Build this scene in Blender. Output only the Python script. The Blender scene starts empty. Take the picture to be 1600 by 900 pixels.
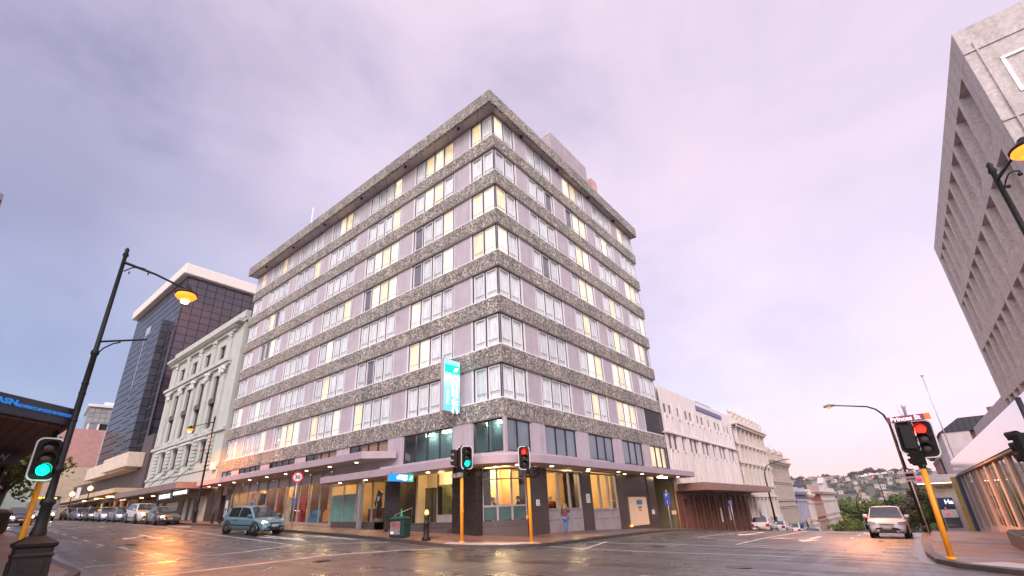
import bpy, bmesh, math, random
import numpy as np
from mathutils import Matrix, Vector
R = math.radians
rnd = random.Random(7)
SC = bpy.context.scene
COL = SC.collection

# ------------------------------------------------------------------ camera, world, sun, exposure
cam_d = bpy.data.cameras.new('camera'); cam = bpy.data.objects.new('camera', cam_d); COL.objects.link(cam)
SC.camera = cam
cam_d.sensor_width = 36.0; cam_d.lens = 722.55 / 1600 * 36.0
cam_d.shift_x = (800 - 789.354) / 1600; cam_d.shift_y = (506.068 - 450) / 1600
cam_d.clip_start = 0.1; cam_d.clip_end = 6000
YAW, PIT, ROL = R(128.73464715), R(22.2532487), R(-2.31858491)
CAMP = Vector((15.169, -18.482, 0.0))
_F = Vector((math.cos(YAW) * math.cos(PIT), math.sin(YAW) * math.cos(PIT), math.sin(PIT)))
_Rr = Vector((math.sin(YAW), -math.cos(YAW), 0)); _U = _Rr.cross(_F)
_R2 = math.cos(ROL) * _Rr + math.sin(ROL) * _U; _U2 = -math.sin(ROL) * _Rr + math.cos(ROL) * _U
cam.matrix_world = Matrix(((_R2.x, _U2.x, -_F.x, CAMP.x), (_R2.y, _U2.y, -_F.y, CAMP.y), (_R2.z, _U2.z, -_F.z, CAMP.z), (0, 0, 0, 1)))
SUN_EL, SUN_AZ = R(34), R(-50)      # azimuth measured from +X towards +Y (direction the light comes from)
world = bpy.data.worlds.new('World'); SC.world = world; world.use_nodes = True
nt = world.node_tree; nt.nodes.clear()
def N(t, **k):
    n = nt.nodes.new(t)
    for a, b in k.items(): setattr(n, a, b)
    return n
def LK(a, b): nt.links.new(a, b)
out = N('ShaderNodeOutputWorld'); add = N('ShaderNodeAddShader')
sky = N('ShaderNodeTexSky', sky_type='NISHITA', sun_disc=False, sun_elevation=SUN_EL, sun_rotation=math.pi / 2 - SUN_AZ)
bg1 = N('ShaderNodeBackground'); bg1.inputs[1].default_value = 0.05
LK(sky.outputs[0], bg1.inputs[0])
tc = N('ShaderNodeTexCoord'); sep = N('ShaderNodeSeparateXYZ'); LK(tc.outputs['Generated'], sep.inputs[0])
def dot(v):
    n = N('ShaderNodeVectorMath', operation='DOT_PRODUCT'); LK(tc.outputs['Generated'], n.inputs[0]); n.inputs[1].default_value = v
    return n.outputs['Value']
def mth(op, a, b=0.0, clamp=False):
    n = N('ShaderNodeMath', operation=op); n.use_clamp = clamp
    for i, v in enumerate((a, b)):
        if isinstance(v, (int, float)): n.inputs[i].default_value = v
        else: LK(v, n.inputs[i])
    return n.outputs[0]
def ramp(f, stops):
    n = N('ShaderNodeValToRGB'); el = n.color_ramp.elements
    while len(el) < len(stops): el.new(0.5)
    for e, (p, c) in zip(el, stops): e.position = p; e.color = (*c, 1)
    LK(f, n.inputs[0]); return n.outputs[0]
def mixc(f, a, b, mode='MIX'):
    n = N('ShaderNodeMix', data_type='RGBA', blend_type=mode)
    if isinstance(f, (int, float)): n.inputs[0].default_value = f
    else: LK(f, n.inputs[0])
    for i, v in ((6, a), (7, b)):
        if isinstance(v, tuple): n.inputs[i].default_value = (*v, 1)
        else: LK(v, n.inputs[i])
    return n.outputs[2]
mp = N('ShaderNodeMapping'); mp.inputs['Scale'].default_value = (1.0, 1.0, 1.7); mp.inputs['Rotation'].default_value = (0.3, 0.2, 0.5); LK(tc.outputs['Generated'], mp.inputs[0])
n1 = N('ShaderNodeTexNoise'); n1.inputs['Scale'].default_value = 2.6; n1.inputs['Detail'].default_value = 9; n1.inputs['Roughness'].default_value = 0.6; n1.inputs['Distortion'].default_value = 0.35
LK(mp.outputs[0], n1.inputs[0])
n2 = N('ShaderNodeTexNoise'); n2.inputs['Scale'].default_value = 1.1; n2.inputs['Detail'].default_value = 4; LK(mp.outputs[0], n2.inputs[0])
wob = mth('MULTIPLY', mth('SUBTRACT', n1.outputs[0], 0.5), 0.42)
west = mth('ADD', dot((-0.98, -0.05, -0.2)), wob)
base = ramp(west, [(0.0, (0.80, 0.66, 0.80)), (0.30, (0.80, 0.67, 0.81)), (0.48, (0.72, 0.62, 0.76)), (0.62, (0.62, 0.54, 0.69)), (0.78, (0.46, 0.44, 0.60)), (0.94, (0.24, 0.29, 0.48))])
cl = ramp(n1.outputs[0], [(0.34, (0.60, 0.62, 0.70)), (0.46, (0.86, 0.86, 0.92)), (0.54, (1.02, 1, 1)), (0.68, (1.22, 1.12, 1.06))])
big = ramp(n2.outputs[0], [(0.36, (0.62, 0.63, 0.70)), (0.52, (0.95, 0.95, 0.97)), (0.66, (1.06, 1.04, 1.03))])
wst = mth('MULTIPLY', mth('ADD', dot((-0.98, -0.05, 0.15)), -0.15), 1.3, True)
base = mixc(1.0, base, (0.96, 0.935, 0.90), 'MULTIPLY')
base = mixc(mth('ADD', 0.28, mth('MULTIPLY', wst, 0.72)), base, cl, 'MULTIPLY')
base = mixc(mth('ADD', 0.25, mth('MULTIPLY', wst, 0.75)), base, big, 'MULTIPLY')
el = sep.outputs[2]
# glow low in the north-east, where the sun has just gone
ne = mth('MULTIPLY', mth('SUBTRACT', dot((-0.12, 0.99, 0.0)), 0.72), 3.6, True)
low = mth('SUBTRACT', 1.0, mth('MULTIPLY', mth('ABSOLUTE', mth('SUBTRACT', mth('ADD', el, mth('MULTIPLY', wob, 0.14)), 0.05)), 11.0), True)
base = mixc(mth('MULTIPLY', mth('MULTIPLY', ne, low), 1.0, True), base, (1.0, 0.52, 0.58))
# extra brightness put into the unseen sky behind the camera, lighting the facades
back = mth('MULTIPLY', mth('ADD', dot((0.55, -0.83, 0.1)), 0.05), 1.2, True)
base = mixc(back, base, (1.9, 1.62, 1.66))
bg2 = N('ShaderNodeBackground'); bg2.inputs[1].default_value = 1.0; LK(base, bg2.inputs[0])
LK(bg1.outputs[0], add.inputs[0]); LK(bg2.outputs[0], add.inputs[1]); LK(add.outputs[0], out.inputs[0])

sd = bpy.data.lights.new('sun', 'SUN'); sd.energy = 1.4; sd.angle = R(18); sd.color = (1.0, 0.90, 0.88)
sun = bpy.data.objects.new('sun', sd); COL.objects.link(sun)
_sd = Vector((math.cos(SUN_AZ) * math.cos(SUN_EL), math.sin(SUN_AZ) * math.cos(SUN_EL), math.sin(SUN_EL)))
sun.rotation_euler = _sd.to_track_quat('Z', 'Y').to_euler()
vs = SC.view_settings; vs.view_transform = 'Standard'; vs.look = 'None'; vs.exposure = 0.22; vs.gamma = 1.0; vs.use_curve_mapping = False
cy = SC.cycles
try:
    cy.use_denoising = True; cy.max_bounces = 6; cy.diffuse_bounces = 3; cy.glossy_bounces = 3; cy.transmission_bounces = 3; cy.transparent_max_bounces = 8
    cy.sample_clamp_indirect = 4.0; cy.sample_clamp_direct = 0; cy.caustics_reflective = False; cy.caustics_refractive = False
except Exception: pass

# ------------------------------------------------------------------ materials
MATS = {}
def _new(name):
    m = bpy.data.materials.new(name); m.use_nodes = True; t = m.node_tree; t.nodes.clear()
    o = t.nodes.new('ShaderNodeOutputMaterial'); p = t.nodes.new('ShaderNodeBsdfPrincipled'); t.links.new(p.outputs[0], o.inputs[0])
    MATS[name] = m; return m, t, p, o
def _tn(t, ty, **k):
    n = t.nodes.new(ty)
    for a, b in k.items(): setattr(n, a, b)
    return n
def _ramp(t, f, stops, mode='LINEAR'):
    n = t.nodes.new('ShaderNodeValToRGB'); n.color_ramp.interpolation = mode; e = n.color_ramp.elements
    while len(e) < len(stops): e.new(0.5)
    for a, (p, c) in zip(e, stops):
        a.position = p; a.color = (*(c if isinstance(c, tuple) else (c, c, c)), 1)
    t.links.new(f, n.inputs[0]); return n.outputs[0]
def _mixc(t, f, a, b, mode='MIX'):
    n = t.nodes.new('ShaderNodeMix'); n.data_type = 'RGBA'; n.blend_type = mode
    for i, v in ((0, f), (6, a), (7, b)):
        if isinstance(v, (int, float)) and i == 0: n.inputs[0].default_value = v
        elif isinstance(v, tuple): n.inputs[i].default_value = (*v, 1)
        else: t.links.new(v, n.inputs[i])
    return n.outputs[2]
def _bump(t, p, h, dist=0.01, s=0.5):
    b = t.nodes.new('ShaderNodeBump'); b.inputs['Strength'].default_value = s; b.inputs['Distance'].default_value = dist
    t.links.new(h, b.inputs['Height']); t.links.new(b.outputs[0], p.inputs['Normal'])
def plain(name, col, rough=0.6, metal=0.0, var=0.15, scale=1.5, bump=0.0, spec=0.5, coat=0.0):
    if name in MATS: return MATS[name]
    m, t, p, o = _new(name)
    c = _tn(t, 'ShaderNodeTexCoord'); n = _tn(t, 'ShaderNodeTexNoise'); n.inputs['Scale'].default_value = scale; n.inputs['Detail'].default_value = 6
    n.inputs['Roughness'].default_value = 0.65
    t.links.new(c.outputs['Object'], n.inputs[0])
    d = tuple(x * (1 - var) for x in col); l = tuple(min(1, x * (1 + var)) for x in col)
    t.links.new(_ramp(t, n.outputs[0], [(0.3, d), (0.7, l)]), p.inputs['Base Color'])
    p.inputs['Roughness'].default_value = rough; p.inputs['Metallic'].default_value = metal
    p.inputs['Specular IOR Level'].default_value = spec; p.inputs['Coat Weight'].default_value = coat; p.inputs['Coat Roughness'].default_value = 0.05
    if bump: 
        n2 = _tn(t, 'ShaderNodeTexNoise'); n2.inputs['Scale'].default_value = 25; n2.inputs['Detail'].default_value = 5; t.links.new(c.outputs['Object'], n2.inputs[0])
        _bump(t, p, n2.outputs[0], bump)
    return m
def emit(name, col, s):
    if name in MATS: return MATS[name]
    m, t, p, o = _new(name); p.inputs['Base Color'].default_value = (*[min(1, c) for c in col], 1)
    p.inputs['Emission Color'].default_value = (*col, 1); p.inputs['Emission Strength'].default_value = s; return m
def glass(name, tint=(0.9, 0.95, 0.95), refl=0.12, rough=0.02, ior=1.5):
    m, t, p, o = _new(name); t.nodes.remove(p)
    tr = _tn(t, 'ShaderNodeBsdfTransparent'); tr.inputs[0].default_value = (*tint, 1)
    g = _tn(t, 'ShaderNodeBsdfGlossy'); g.inputs['Roughness'].default_value = rough; g.inputs[0].default_value = (0.95, 0.97, 1, 1)
    f = _tn(t, 'ShaderNodeFresnel'); ge = _tn(t, 'ShaderNodeNewGeometry'); mr_ = _tn(t, 'ShaderNodeMapRange'); mr_.inputs[3].default_value = ior; mr_.inputs[4].default_value = 1 / ior; t.links.new(ge.outputs['Backfacing'], mr_.inputs[0]); t.links.new(mr_.outputs[0], f.inputs[0])
    a = _tn(t, 'ShaderNodeMath', operation='ADD'); a.use_clamp = True; t.links.new(f.outputs[0], a.inputs[0]); a.inputs[1].default_value = refl
    c = _tn(t, 'ShaderNodeTexCoord'); n = _tn(t, 'ShaderNodeTexNoise'); n.inputs['Scale'].default_value = 0.7; t.links.new(c.outputs['Object'], n.inputs[0])
    b = _tn(t, 'ShaderNodeBump'); b.inputs['Strength'].default_value = 0.25; b.inputs['Distance'].default_value = 0.02; t.links.new(n.outputs[0], b.inputs['Height']); t.links.new(b.outputs[0], g.inputs['Normal'])
    mx = _tn(t, 'ShaderNodeMixShader'); t.links.new(a.outputs[0], mx.inputs[0]); t.links.new(tr.outputs[0], mx.inputs[1]); t.links.new(g.outputs[0], mx.inputs[2]); t.links.new(mx.outputs[0], o.inputs[0])
    return m
def mirrorish(name, col, rough=0.06, var=0.3, wav=0.02, ws=0.5):      # dark window glass: glossy, nothing seen behind it
    m, t, p, o = _new(name); c = _tn(t, 'ShaderNodeTexCoord'); n = _tn(t, 'ShaderNodeTexNoise'); n.inputs['Scale'].default_value = ws; n.inputs['Detail'].default_value = 3
    t.links.new(c.outputs['Object'], n.inputs[0])
    t.links.new(_ramp(t, n.outputs[0], [(0.35, tuple(x * (1 - var) for x in col)), (0.65, tuple(x * (1 + var) for x in col))]), p.inputs['Base Color'])
    p.inputs['Roughness'].default_value = rough; p.inputs['Specular IOR Level'].default_value = 1.0; p.inputs['IOR'].default_value = 1.7
    b = _tn(t, 'ShaderNodeBump'); b.inputs['Strength'].default_value = 0.3; b.inputs['Distance'].default_value = wav; t.links.new(n.outputs[0], b.inputs['Height']); t.links.new(b.outputs[0], p.inputs['Normal'])
    return m
def aggregate():
    m, t, p, o = _new('exposed_aggregate'); c = _tn(t, 'ShaderNodeTexCoord')
    v = _tn(t, 'ShaderNodeTexVoronoi'); v.inputs['Scale'].default_value = 11; v.inputs['Randomness'].default_value = 1; t.links.new(c.outputs['Object'], v.inputs[0])
    col = _ramp(t, v.outputs['Color'], [(0.0, (0.04, 0.038, 0.036)), (0.28, (0.15, 0.14, 0.13)), (0.46, (0.30, 0.275, 0.25)), (0.64, (0.46, 0.43, 0.405)), (0.82, (0.82, 0.77, 0.73))], 'CONSTANT')
    v2 = _tn(t, 'ShaderNodeTexVoronoi'); v2.inputs['Scale'].default_value = 30; t.links.new(c.outputs['Object'], v2.inputs[0])
    col2 = _ramp(t, v2.outputs['Color'], [(0.0, (0.09, 0.085, 0.08)), (0.45, (0.32, 0.295, 0.27)), (0.78, (0.68, 0.64, 0.60))], 'CONSTANT')
    n = _tn(t, 'ShaderNodeTexNoise'); n.inputs['Scale'].default_value = 0.35; n.inputs['Detail'].default_value = 8; n.inputs['Roughness'].default_value = .7; t.links.new(c.outputs['Object'], n.inputs[0])
    col = _mixc(t, 0.42, col, col2)
    col = _mixc(t, 0.75, col, _ramp(t, n.outputs[0], [(0.3, (0.60, 0.63, 0.62)), (0.65, (1.22, 1.14, 1.06))]), 'MULTIPLY')
    sp_ = _tn(t, 'ShaderNodeSeparateXYZ'); t.links.new(c.outputs['Object'], sp_.inputs[0]); ad = _tn(t, 'ShaderNodeMath', operation='SUBTRACT'); t.links.new(sp_.outputs[1], ad.inputs[0]); t.links.new(sp_.outputs[0], ad.inputs[1])
    cb_ = _tn(t, 'ShaderNodeCombineXYZ'); t.links.new(ad.outputs[0], cb_.inputs[0]); mz = _tn(t, 'ShaderNodeMath', operation='MULTIPLY'); t.links.new(sp_.outputs[2], mz.inputs[0]); mz.inputs[1].default_value = 0.12; t.links.new(mz.outputs[0], cb_.inputs[1])
    ns = _tn(t, 'ShaderNodeTexNoise'); ns.inputs['Scale'].default_value = 1.7; ns.inputs['Detail'].default_value = 6; ns.inputs['Roughness'].default_value = 0.7; t.links.new(cb_.outputs[0], ns.inputs[0])
    col = _mixc(t, 0.8, col, _ramp(t, ns.outputs[0], [(0.36, (0.66, 0.68, 0.67)), (0.5, (1, 1, 1)), (0.66, (1.14, 1.10, 1.05))]), 'MULTIPLY')
    pg_ = _tn(t, 'ShaderNodeMath', operation='PINGPONG'); t.links.new(ad.outputs[0], pg_.inputs[0]); pg_.inputs[1].default_value = 1.465
    col = _mixc(t, _ramp(t, pg_.outputs[0], [(0.0, 0.8), (0.016, 0.0)]), col, (0.05, 0.045, 0.04))
    t.links.new(col, p.inputs['Base Color']); p.inputs['Roughness'].default_value = 0.75
    _bump(t, p, v.outputs['Distance'], 0.03, 0.6); return m
def asphalt():
    m, t, p, o = _new('wet_asphalt'); c = _tn(t, 'ShaderNodeTexCoord')
    n = _tn(t, 'ShaderNodeTexNoise'); n.inputs['Scale'].default_value = 0.35; n.inputs['Detail'].default_value = 7; n.inputs['Roughness'].default_value = 0.6; t.links.new(c.outputs['Object'], n.inputs[0])
    f = _tn(t, 'ShaderNodeTexNoise'); f.inputs['Scale'].default_value = 30; f.inputs['Detail'].default_value = 5; t.links.new(c.outputs['Object'], f.inputs[0])
    mpn = _tn(t, 'ShaderNodeMapping'); mpn.inputs['Scale'].default_value = (0.08, 1.0, 1); t.links.new(c.outputs['Object'], mpn.inputs[0])
    s = _tn(t, 'ShaderNodeTexNoise'); s.inputs['Scale'].default_value = 1.3; s.inputs['Detail'].default_value = 5; t.links.new(mpn.outputs[0], s.inputs[0])
    mpn2 = _tn(t, 'ShaderNodeMapping'); mpn2.inputs['Scale'].default_value = (1.0, 0.07, 1); t.links.new(c.outputs['Object'], mpn2.inputs[0])
    s2 = _tn(t, 'ShaderNodeTexNoise'); s2.inputs['Scale'].default_value = 1.1; s2.inputs['Detail'].default_value = 4; t.links.new(mpn2.outputs[0], s2.inputs[0])
    col = _ramp(t, n.outputs[0], [(0.3, (0.036, 0.036, 0.040)), (0.55, (0.064, 0.063, 0.068)), (0.75, (0.098, 0.094, 0.096))])
    col = _mixc(t, 0.5, col, _ramp(t, f.outputs[0], [(0.35, (0.35, 0.35, 0.35)), (0.65, (1.9, 1.9, 1.9))]), 'MULTIPLY')
    vc = _tn(t, 'ShaderNodeTexVoronoi', feature='DISTANCE_TO_EDGE'); vc.inputs['Scale'].default_value = 0.13; t.links.new(c.outputs['Object'], vc.inputs[0])
    col = _mixc(t, _ramp(t, vc.outputs[0], [(0.0, 0.7), (0.006, 0.0)]), col, (0.02, 0.02, 0.02))
    t.links.new(col, p.inputs['Base Color'])
    r = _mixc(t, 0.5, _ramp(t, s.outputs[0], [(0.40, 0.19), (0.58, 0.6)]), _ramp(t, s2.outputs[0], [(0.40, 0.2), (0.6, 0.6)]))
    t.links.new(r, p.inputs['Roughness']); p.inputs['Specular IOR Level'].default_value = 0.62
    _bump(t, p, f.outputs[0], 0.012, 0.55); return m
def paving(name, a, b, mort, scale, wet=0.45, bw=0.5, rh=0.25):
    m, t, p, o = _new(name); c = _tn(t, 'ShaderNodeTexCoord')
    k = _tn(t, 'ShaderNodeTexBrick'); k.inputs['Scale'].default_value = scale; k.inputs['Color1'].default_value = (*a, 1); k.inputs['Color2'].default_value = (*b, 1); k.inputs['Mortar'].default_value = (*mort, 1)
    k.inputs['Mortar Size'].default_value = 0.012; k.inputs['Brick Width'].default_value = bw; k.inputs['Row Height'].default_value = rh; t.links.new(c.outputs['Object'], k.inputs[0])
    n = _tn(t, 'ShaderNodeTexNoise'); n.inputs['Scale'].default_value = 0.6; n.inputs['Detail'].default_value = 7; t.links.new(c.outputs['Object'], n.inputs[0])
    t.links.new(_mixc(t, 0.85, k.outputs[0], _ramp(t, n.outputs[0], [(0.3, (0.55, 0.55, 0.57)), (0.7, (1.3, 1.25, 1.2))]), 'MULTIPLY'), p.inputs['Base Color'])
    t.links.new(_ramp(t, n.outputs[0], [(0.35, wet * 0.6), (0.6, wet + 0.2)]), p.inputs['Roughness'])
    _bump(t, p, k.outputs['Fac'], 0.004, 0.4); return m
def panelled(name, col, line, su, sv, rough=0.6, msz=0.02, off=0.5, var=0.15, metal=0.0, spec=None):      # boards, roofing, brickwork on walls (u = x+y, v = z)
    m, t, p, o = _new(name); c = _tn(t, 'ShaderNodeTexCoord'); s = _tn(t, 'ShaderNodeSeparateXYZ'); t.links.new(c.outputs['Object'], s.inputs[0])
    a = _tn(t, 'ShaderNodeMath', operation='ADD'); t.links.new(s.outputs[0], a.inputs[0]); t.links.new(s.outputs[1], a.inputs[1])
    cb = _tn(t, 'ShaderNodeCombineXYZ'); t.links.new(a.outputs[0], cb.inputs[0]); t.links.new(s.outputs[2], cb.inputs[1])
    k = _tn(t, 'ShaderNodeTexBrick'); k.offset = off; k.inputs['Scale'].default_value = 1; k.inputs['Brick Width'].default_value = su; k.inputs['Row Height'].default_value = sv; k.inputs['Mortar Size'].default_value = msz
    k.inputs['Color1'].default_value = (*[x * (1 - var) for x in col], 1); k.inputs['Color2'].default_value = (*[min(1, x * (1 + var)) for x in col], 1); k.inputs['Mortar'].default_value = (*line, 1)
    t.links.new(cb.outputs[0], k.inputs[0])
    n = _tn(t, 'ShaderNodeTexNoise'); n.inputs['Scale'].default_value = 0.5; n.inputs['Detail'].default_value = 7; t.links.new(c.outputs['Object'], n.inputs[0])
    t.links.new(_mixc(t, 0.5, k.outputs[0], _ramp(t, n.outputs[0], [(0.3, (0.7, 0.7, 0.7)), (0.7, (1.15, 1.15, 1.15))]), 'MULTIPLY'), p.inputs['Base Color'])
    p.inputs['Roughness'].default_value = rough; p.inputs['Metallic'].default_value = metal; _bump(t, p, k.outputs['Fac'], 0.01, 0.5)
    if spec is not None: t.links.new(_ramp(t, k.outputs['Fac'], [(0, rough), (1, 0.9)]), p.inputs['Roughness']); t.links.new(_ramp(t, k.outputs['Fac'], [(0, spec), (1, 0.0)]), p.inputs['Specular IOR Level'])
    return m
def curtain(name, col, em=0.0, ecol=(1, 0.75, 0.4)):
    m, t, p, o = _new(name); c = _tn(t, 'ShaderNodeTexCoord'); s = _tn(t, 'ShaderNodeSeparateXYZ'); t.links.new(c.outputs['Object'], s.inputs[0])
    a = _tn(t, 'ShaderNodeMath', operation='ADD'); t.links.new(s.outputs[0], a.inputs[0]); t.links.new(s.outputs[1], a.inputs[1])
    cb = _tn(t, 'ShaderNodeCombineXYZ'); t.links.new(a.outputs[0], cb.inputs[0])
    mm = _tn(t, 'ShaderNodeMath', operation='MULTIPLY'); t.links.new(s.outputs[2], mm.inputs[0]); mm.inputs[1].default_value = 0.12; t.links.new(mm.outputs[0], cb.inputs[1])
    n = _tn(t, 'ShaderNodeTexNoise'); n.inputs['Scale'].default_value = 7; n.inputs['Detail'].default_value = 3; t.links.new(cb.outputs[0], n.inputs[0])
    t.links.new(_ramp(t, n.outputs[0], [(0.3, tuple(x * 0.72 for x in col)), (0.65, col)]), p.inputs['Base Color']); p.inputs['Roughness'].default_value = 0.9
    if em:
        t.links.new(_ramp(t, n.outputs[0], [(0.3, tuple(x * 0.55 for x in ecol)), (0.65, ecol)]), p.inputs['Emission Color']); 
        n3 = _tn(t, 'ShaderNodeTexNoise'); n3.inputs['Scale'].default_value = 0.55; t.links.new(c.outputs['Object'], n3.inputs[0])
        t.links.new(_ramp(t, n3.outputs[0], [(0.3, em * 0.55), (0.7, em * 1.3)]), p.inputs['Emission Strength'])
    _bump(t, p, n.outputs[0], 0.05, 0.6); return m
def leafy(name, a, b):
    m, t, p, o = _new(name); c = _tn(t, 'ShaderNodeTexCoord'); n = _tn(t, 'ShaderNodeTexNoise'); n.inputs['Scale'].default_value = 0.55; n.inputs['Detail'].default_value = 5
    t.links.new(c.outputs['Object'], n.inputs[0])
    w = _tn(t, 'ShaderNodeTexWhiteNoise', noise_dimensions='1D'); g = _tn(t, 'ShaderNodeNewGeometry'); t.links.new(g.outputs['Random Per Island'], w.inputs['W'])
    col = _mixc(t, 0.45, _ramp(t, n.outputs[0], [(0.35, a), (0.65, b)]), _ramp(t, w.outputs[0], [(0, a), (1, b)]))
    t.links.new(col, p.inputs['Base Color']); p.inputs['Roughness'].default_value = 0.7
    p.inputs['Transmission Weight'].default_value = 0.0; return m

AGG = aggregate(); ASPH = asphalt()
PAVE = paving('brick_pavers', (0.30, 0.155, 0.10), (0.22, 0.13, 0.10), (0.10, 0.08, 0.07), 2.2)
PAVE_G = paving('dark_pavers', (0.11, 0.10, 0.11), (0.14, 0.125, 0.13), (0.06, 0.055, 0.06), 1.2)
KERB = plain('kerb_stone', (0.05, 0.045, 0.047), 0.5, var=0.35, scale=2, bump=0.01)
PAINT = plain('road_paint', (0.55, 0.53, 0.53), 0.5, var=0.45, scale=2.5)
PAINT_Y = plain('yellow_road_paint', (0.5, 0.38, 0.08), 0.5, var=0.4, scale=3)
MAUVE = plain('mauve_render', (0.46, 0.405, 0.45), 0.7, var=0.10, bump=0.004)
MAUVE_L = plain('pale_mauve_cladding', (0.46, 0.40, 0.44), 0.45, var=0.07)
WHITE = plain('white_paint', (0.80, 0.78, 0.80), 0.4, var=0.05)
DARKM = plain('dark_bronze_metal', (0.03, 0.024, 0.03), 0.4, var=0.2)
GREYM = plain('grey_metal', (0.30, 0.29, 0.30), 0.4, 0.3, var=0.1)
GRAN = plain('black_granite', (0.030, 0.026, 0.027), 0.18, var=0.45, scale=14, spec=0.7)
GRANB = panelled('brown_granite_tiles', (0.075, 0.058, 0.055), (0.03, 0.025, 0.025), 0.9, 0.6, 0.3, 0.008, 0.0, 0.12)
CREAM = plain('cream_wall', (0.72, 0.58, 0.36), 0.7, var=0.06)
SOFF = plain('soffit_board', (0.42, 0.37, 0.34), 0.6, var=0.08)
SOFFT = panelled('roof_soffit_boards', (0.44, 0.37, 0.38), (0.16, 0.13, 0.13), 1.46, 1.0, 0.6, 0.03, 0.0, 0.05)
GL = glass('window_glass', (0.93, 0.96, 0.97), 0.06)
GLT = glass('teal_tinted_glass', (0.50, 0.68, 0.72), 0.30)
GLO = glass('olive_tinted_glass', (0.50, 0.56, 0.50), 0.08)
GLS = glass('shop_glass', (0.96, 0.96, 0.94), 0.02, 0.02, 1.22)
GLD = mirrorish('dark_glass', (0.03, 0.035, 0.045))
GLB = mirrorish('blue_grey_glass', (0.10, 0.13, 0.17))
CUR = curtain('net_curtain_faint_glow', (0.94, 0.92, 0.92), 0.11, (1.0, 0.93, 0.86))  # unlit curtain with a weak glow added to brighten the panes
CUR2 = curtain('grey_net_curtain_faint_glow', (0.82, 0.80, 0.82), 0.05, (1.0, 0.93, 0.86))  # greyer unlit curtain, also given a slight glow of its own
CURL = curtain('net_curtain_lamp_lit', (0.8, 0.68, 0.5), 1.0, (1.0, 0.70, 0.34))
CURW = curtain('net_curtain_bright_lit', (0.8, 0.72, 0.6), 1.25, (1.0, 0.80, 0.50))
ROOM = plain('dim_room_wall', (0.16, 0.13, 0.15), 0.8)
BLK = plain('black_paint', (0.012, 0.012, 0.014), 0.35, var=0.2)
RUB = plain('tyre_rubber', (0.015, 0.015, 0.016), 0.8)
YEL = plain('yellow_pole_paint', (0.75, 0.31, 0.015), 0.4, var=0.12, scale=4)
IRON = plain('dark_green_black_iron', (0.010, 0.011, 0.013), 0.5, var=0.3, scale=6, spec=0.22)
SOD = emit('sodium_lamp', (1.0, 0.22, 0.02), 2.1)
DL = emit('downlight_glow', (1.0, 0.78, 0.42), 14)
WGLOW = emit('warm_lamp_glow', (1.0, 0.42, 0.12), 3)
SKIN = plain('skin', (0.50, 0.30, 0.22), 0.55, var=0.06)
HAIR = plain('dark_hair', (0.03, 0.02, 0.015), 0.6)

def streaks(mat, amt=0.6):      # weathering: dirt running down a wall
    t = mat.node_tree; p = t.nodes['Principled BSDF']; lk = p.inputs['Base Color'].links[0]; src = lk.from_socket
    c = _tn(t, 'ShaderNodeTexCoord'); s = _tn(t, 'ShaderNodeMapping'); s.inputs['Scale'].default_value = (1.0, 1.0, 0.10); t.links.new(c.outputs['Object'], s.inputs[0])
    n = _tn(t, 'ShaderNodeTexNoise'); n.inputs['Scale'].default_value = 2.2; n.inputs['Detail'].default_value = 8; n.inputs['Roughness'].default_value = 0.7; t.links.new(s.outputs[0], n.inputs[0])
    t.links.new(_mixc(t, amt, src, _ramp(t, n.outputs[0], [(0.34, (0.62, 0.60, 0.57)), (0.50, (1, 1, 1)), (0.7, (1.06, 1.05, 1.04))]), 'MULTIPLY'), p.inputs['Base Color'])
for _m in (MAUVE, MAUVE_L): streaks(_m, 0.45)
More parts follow.
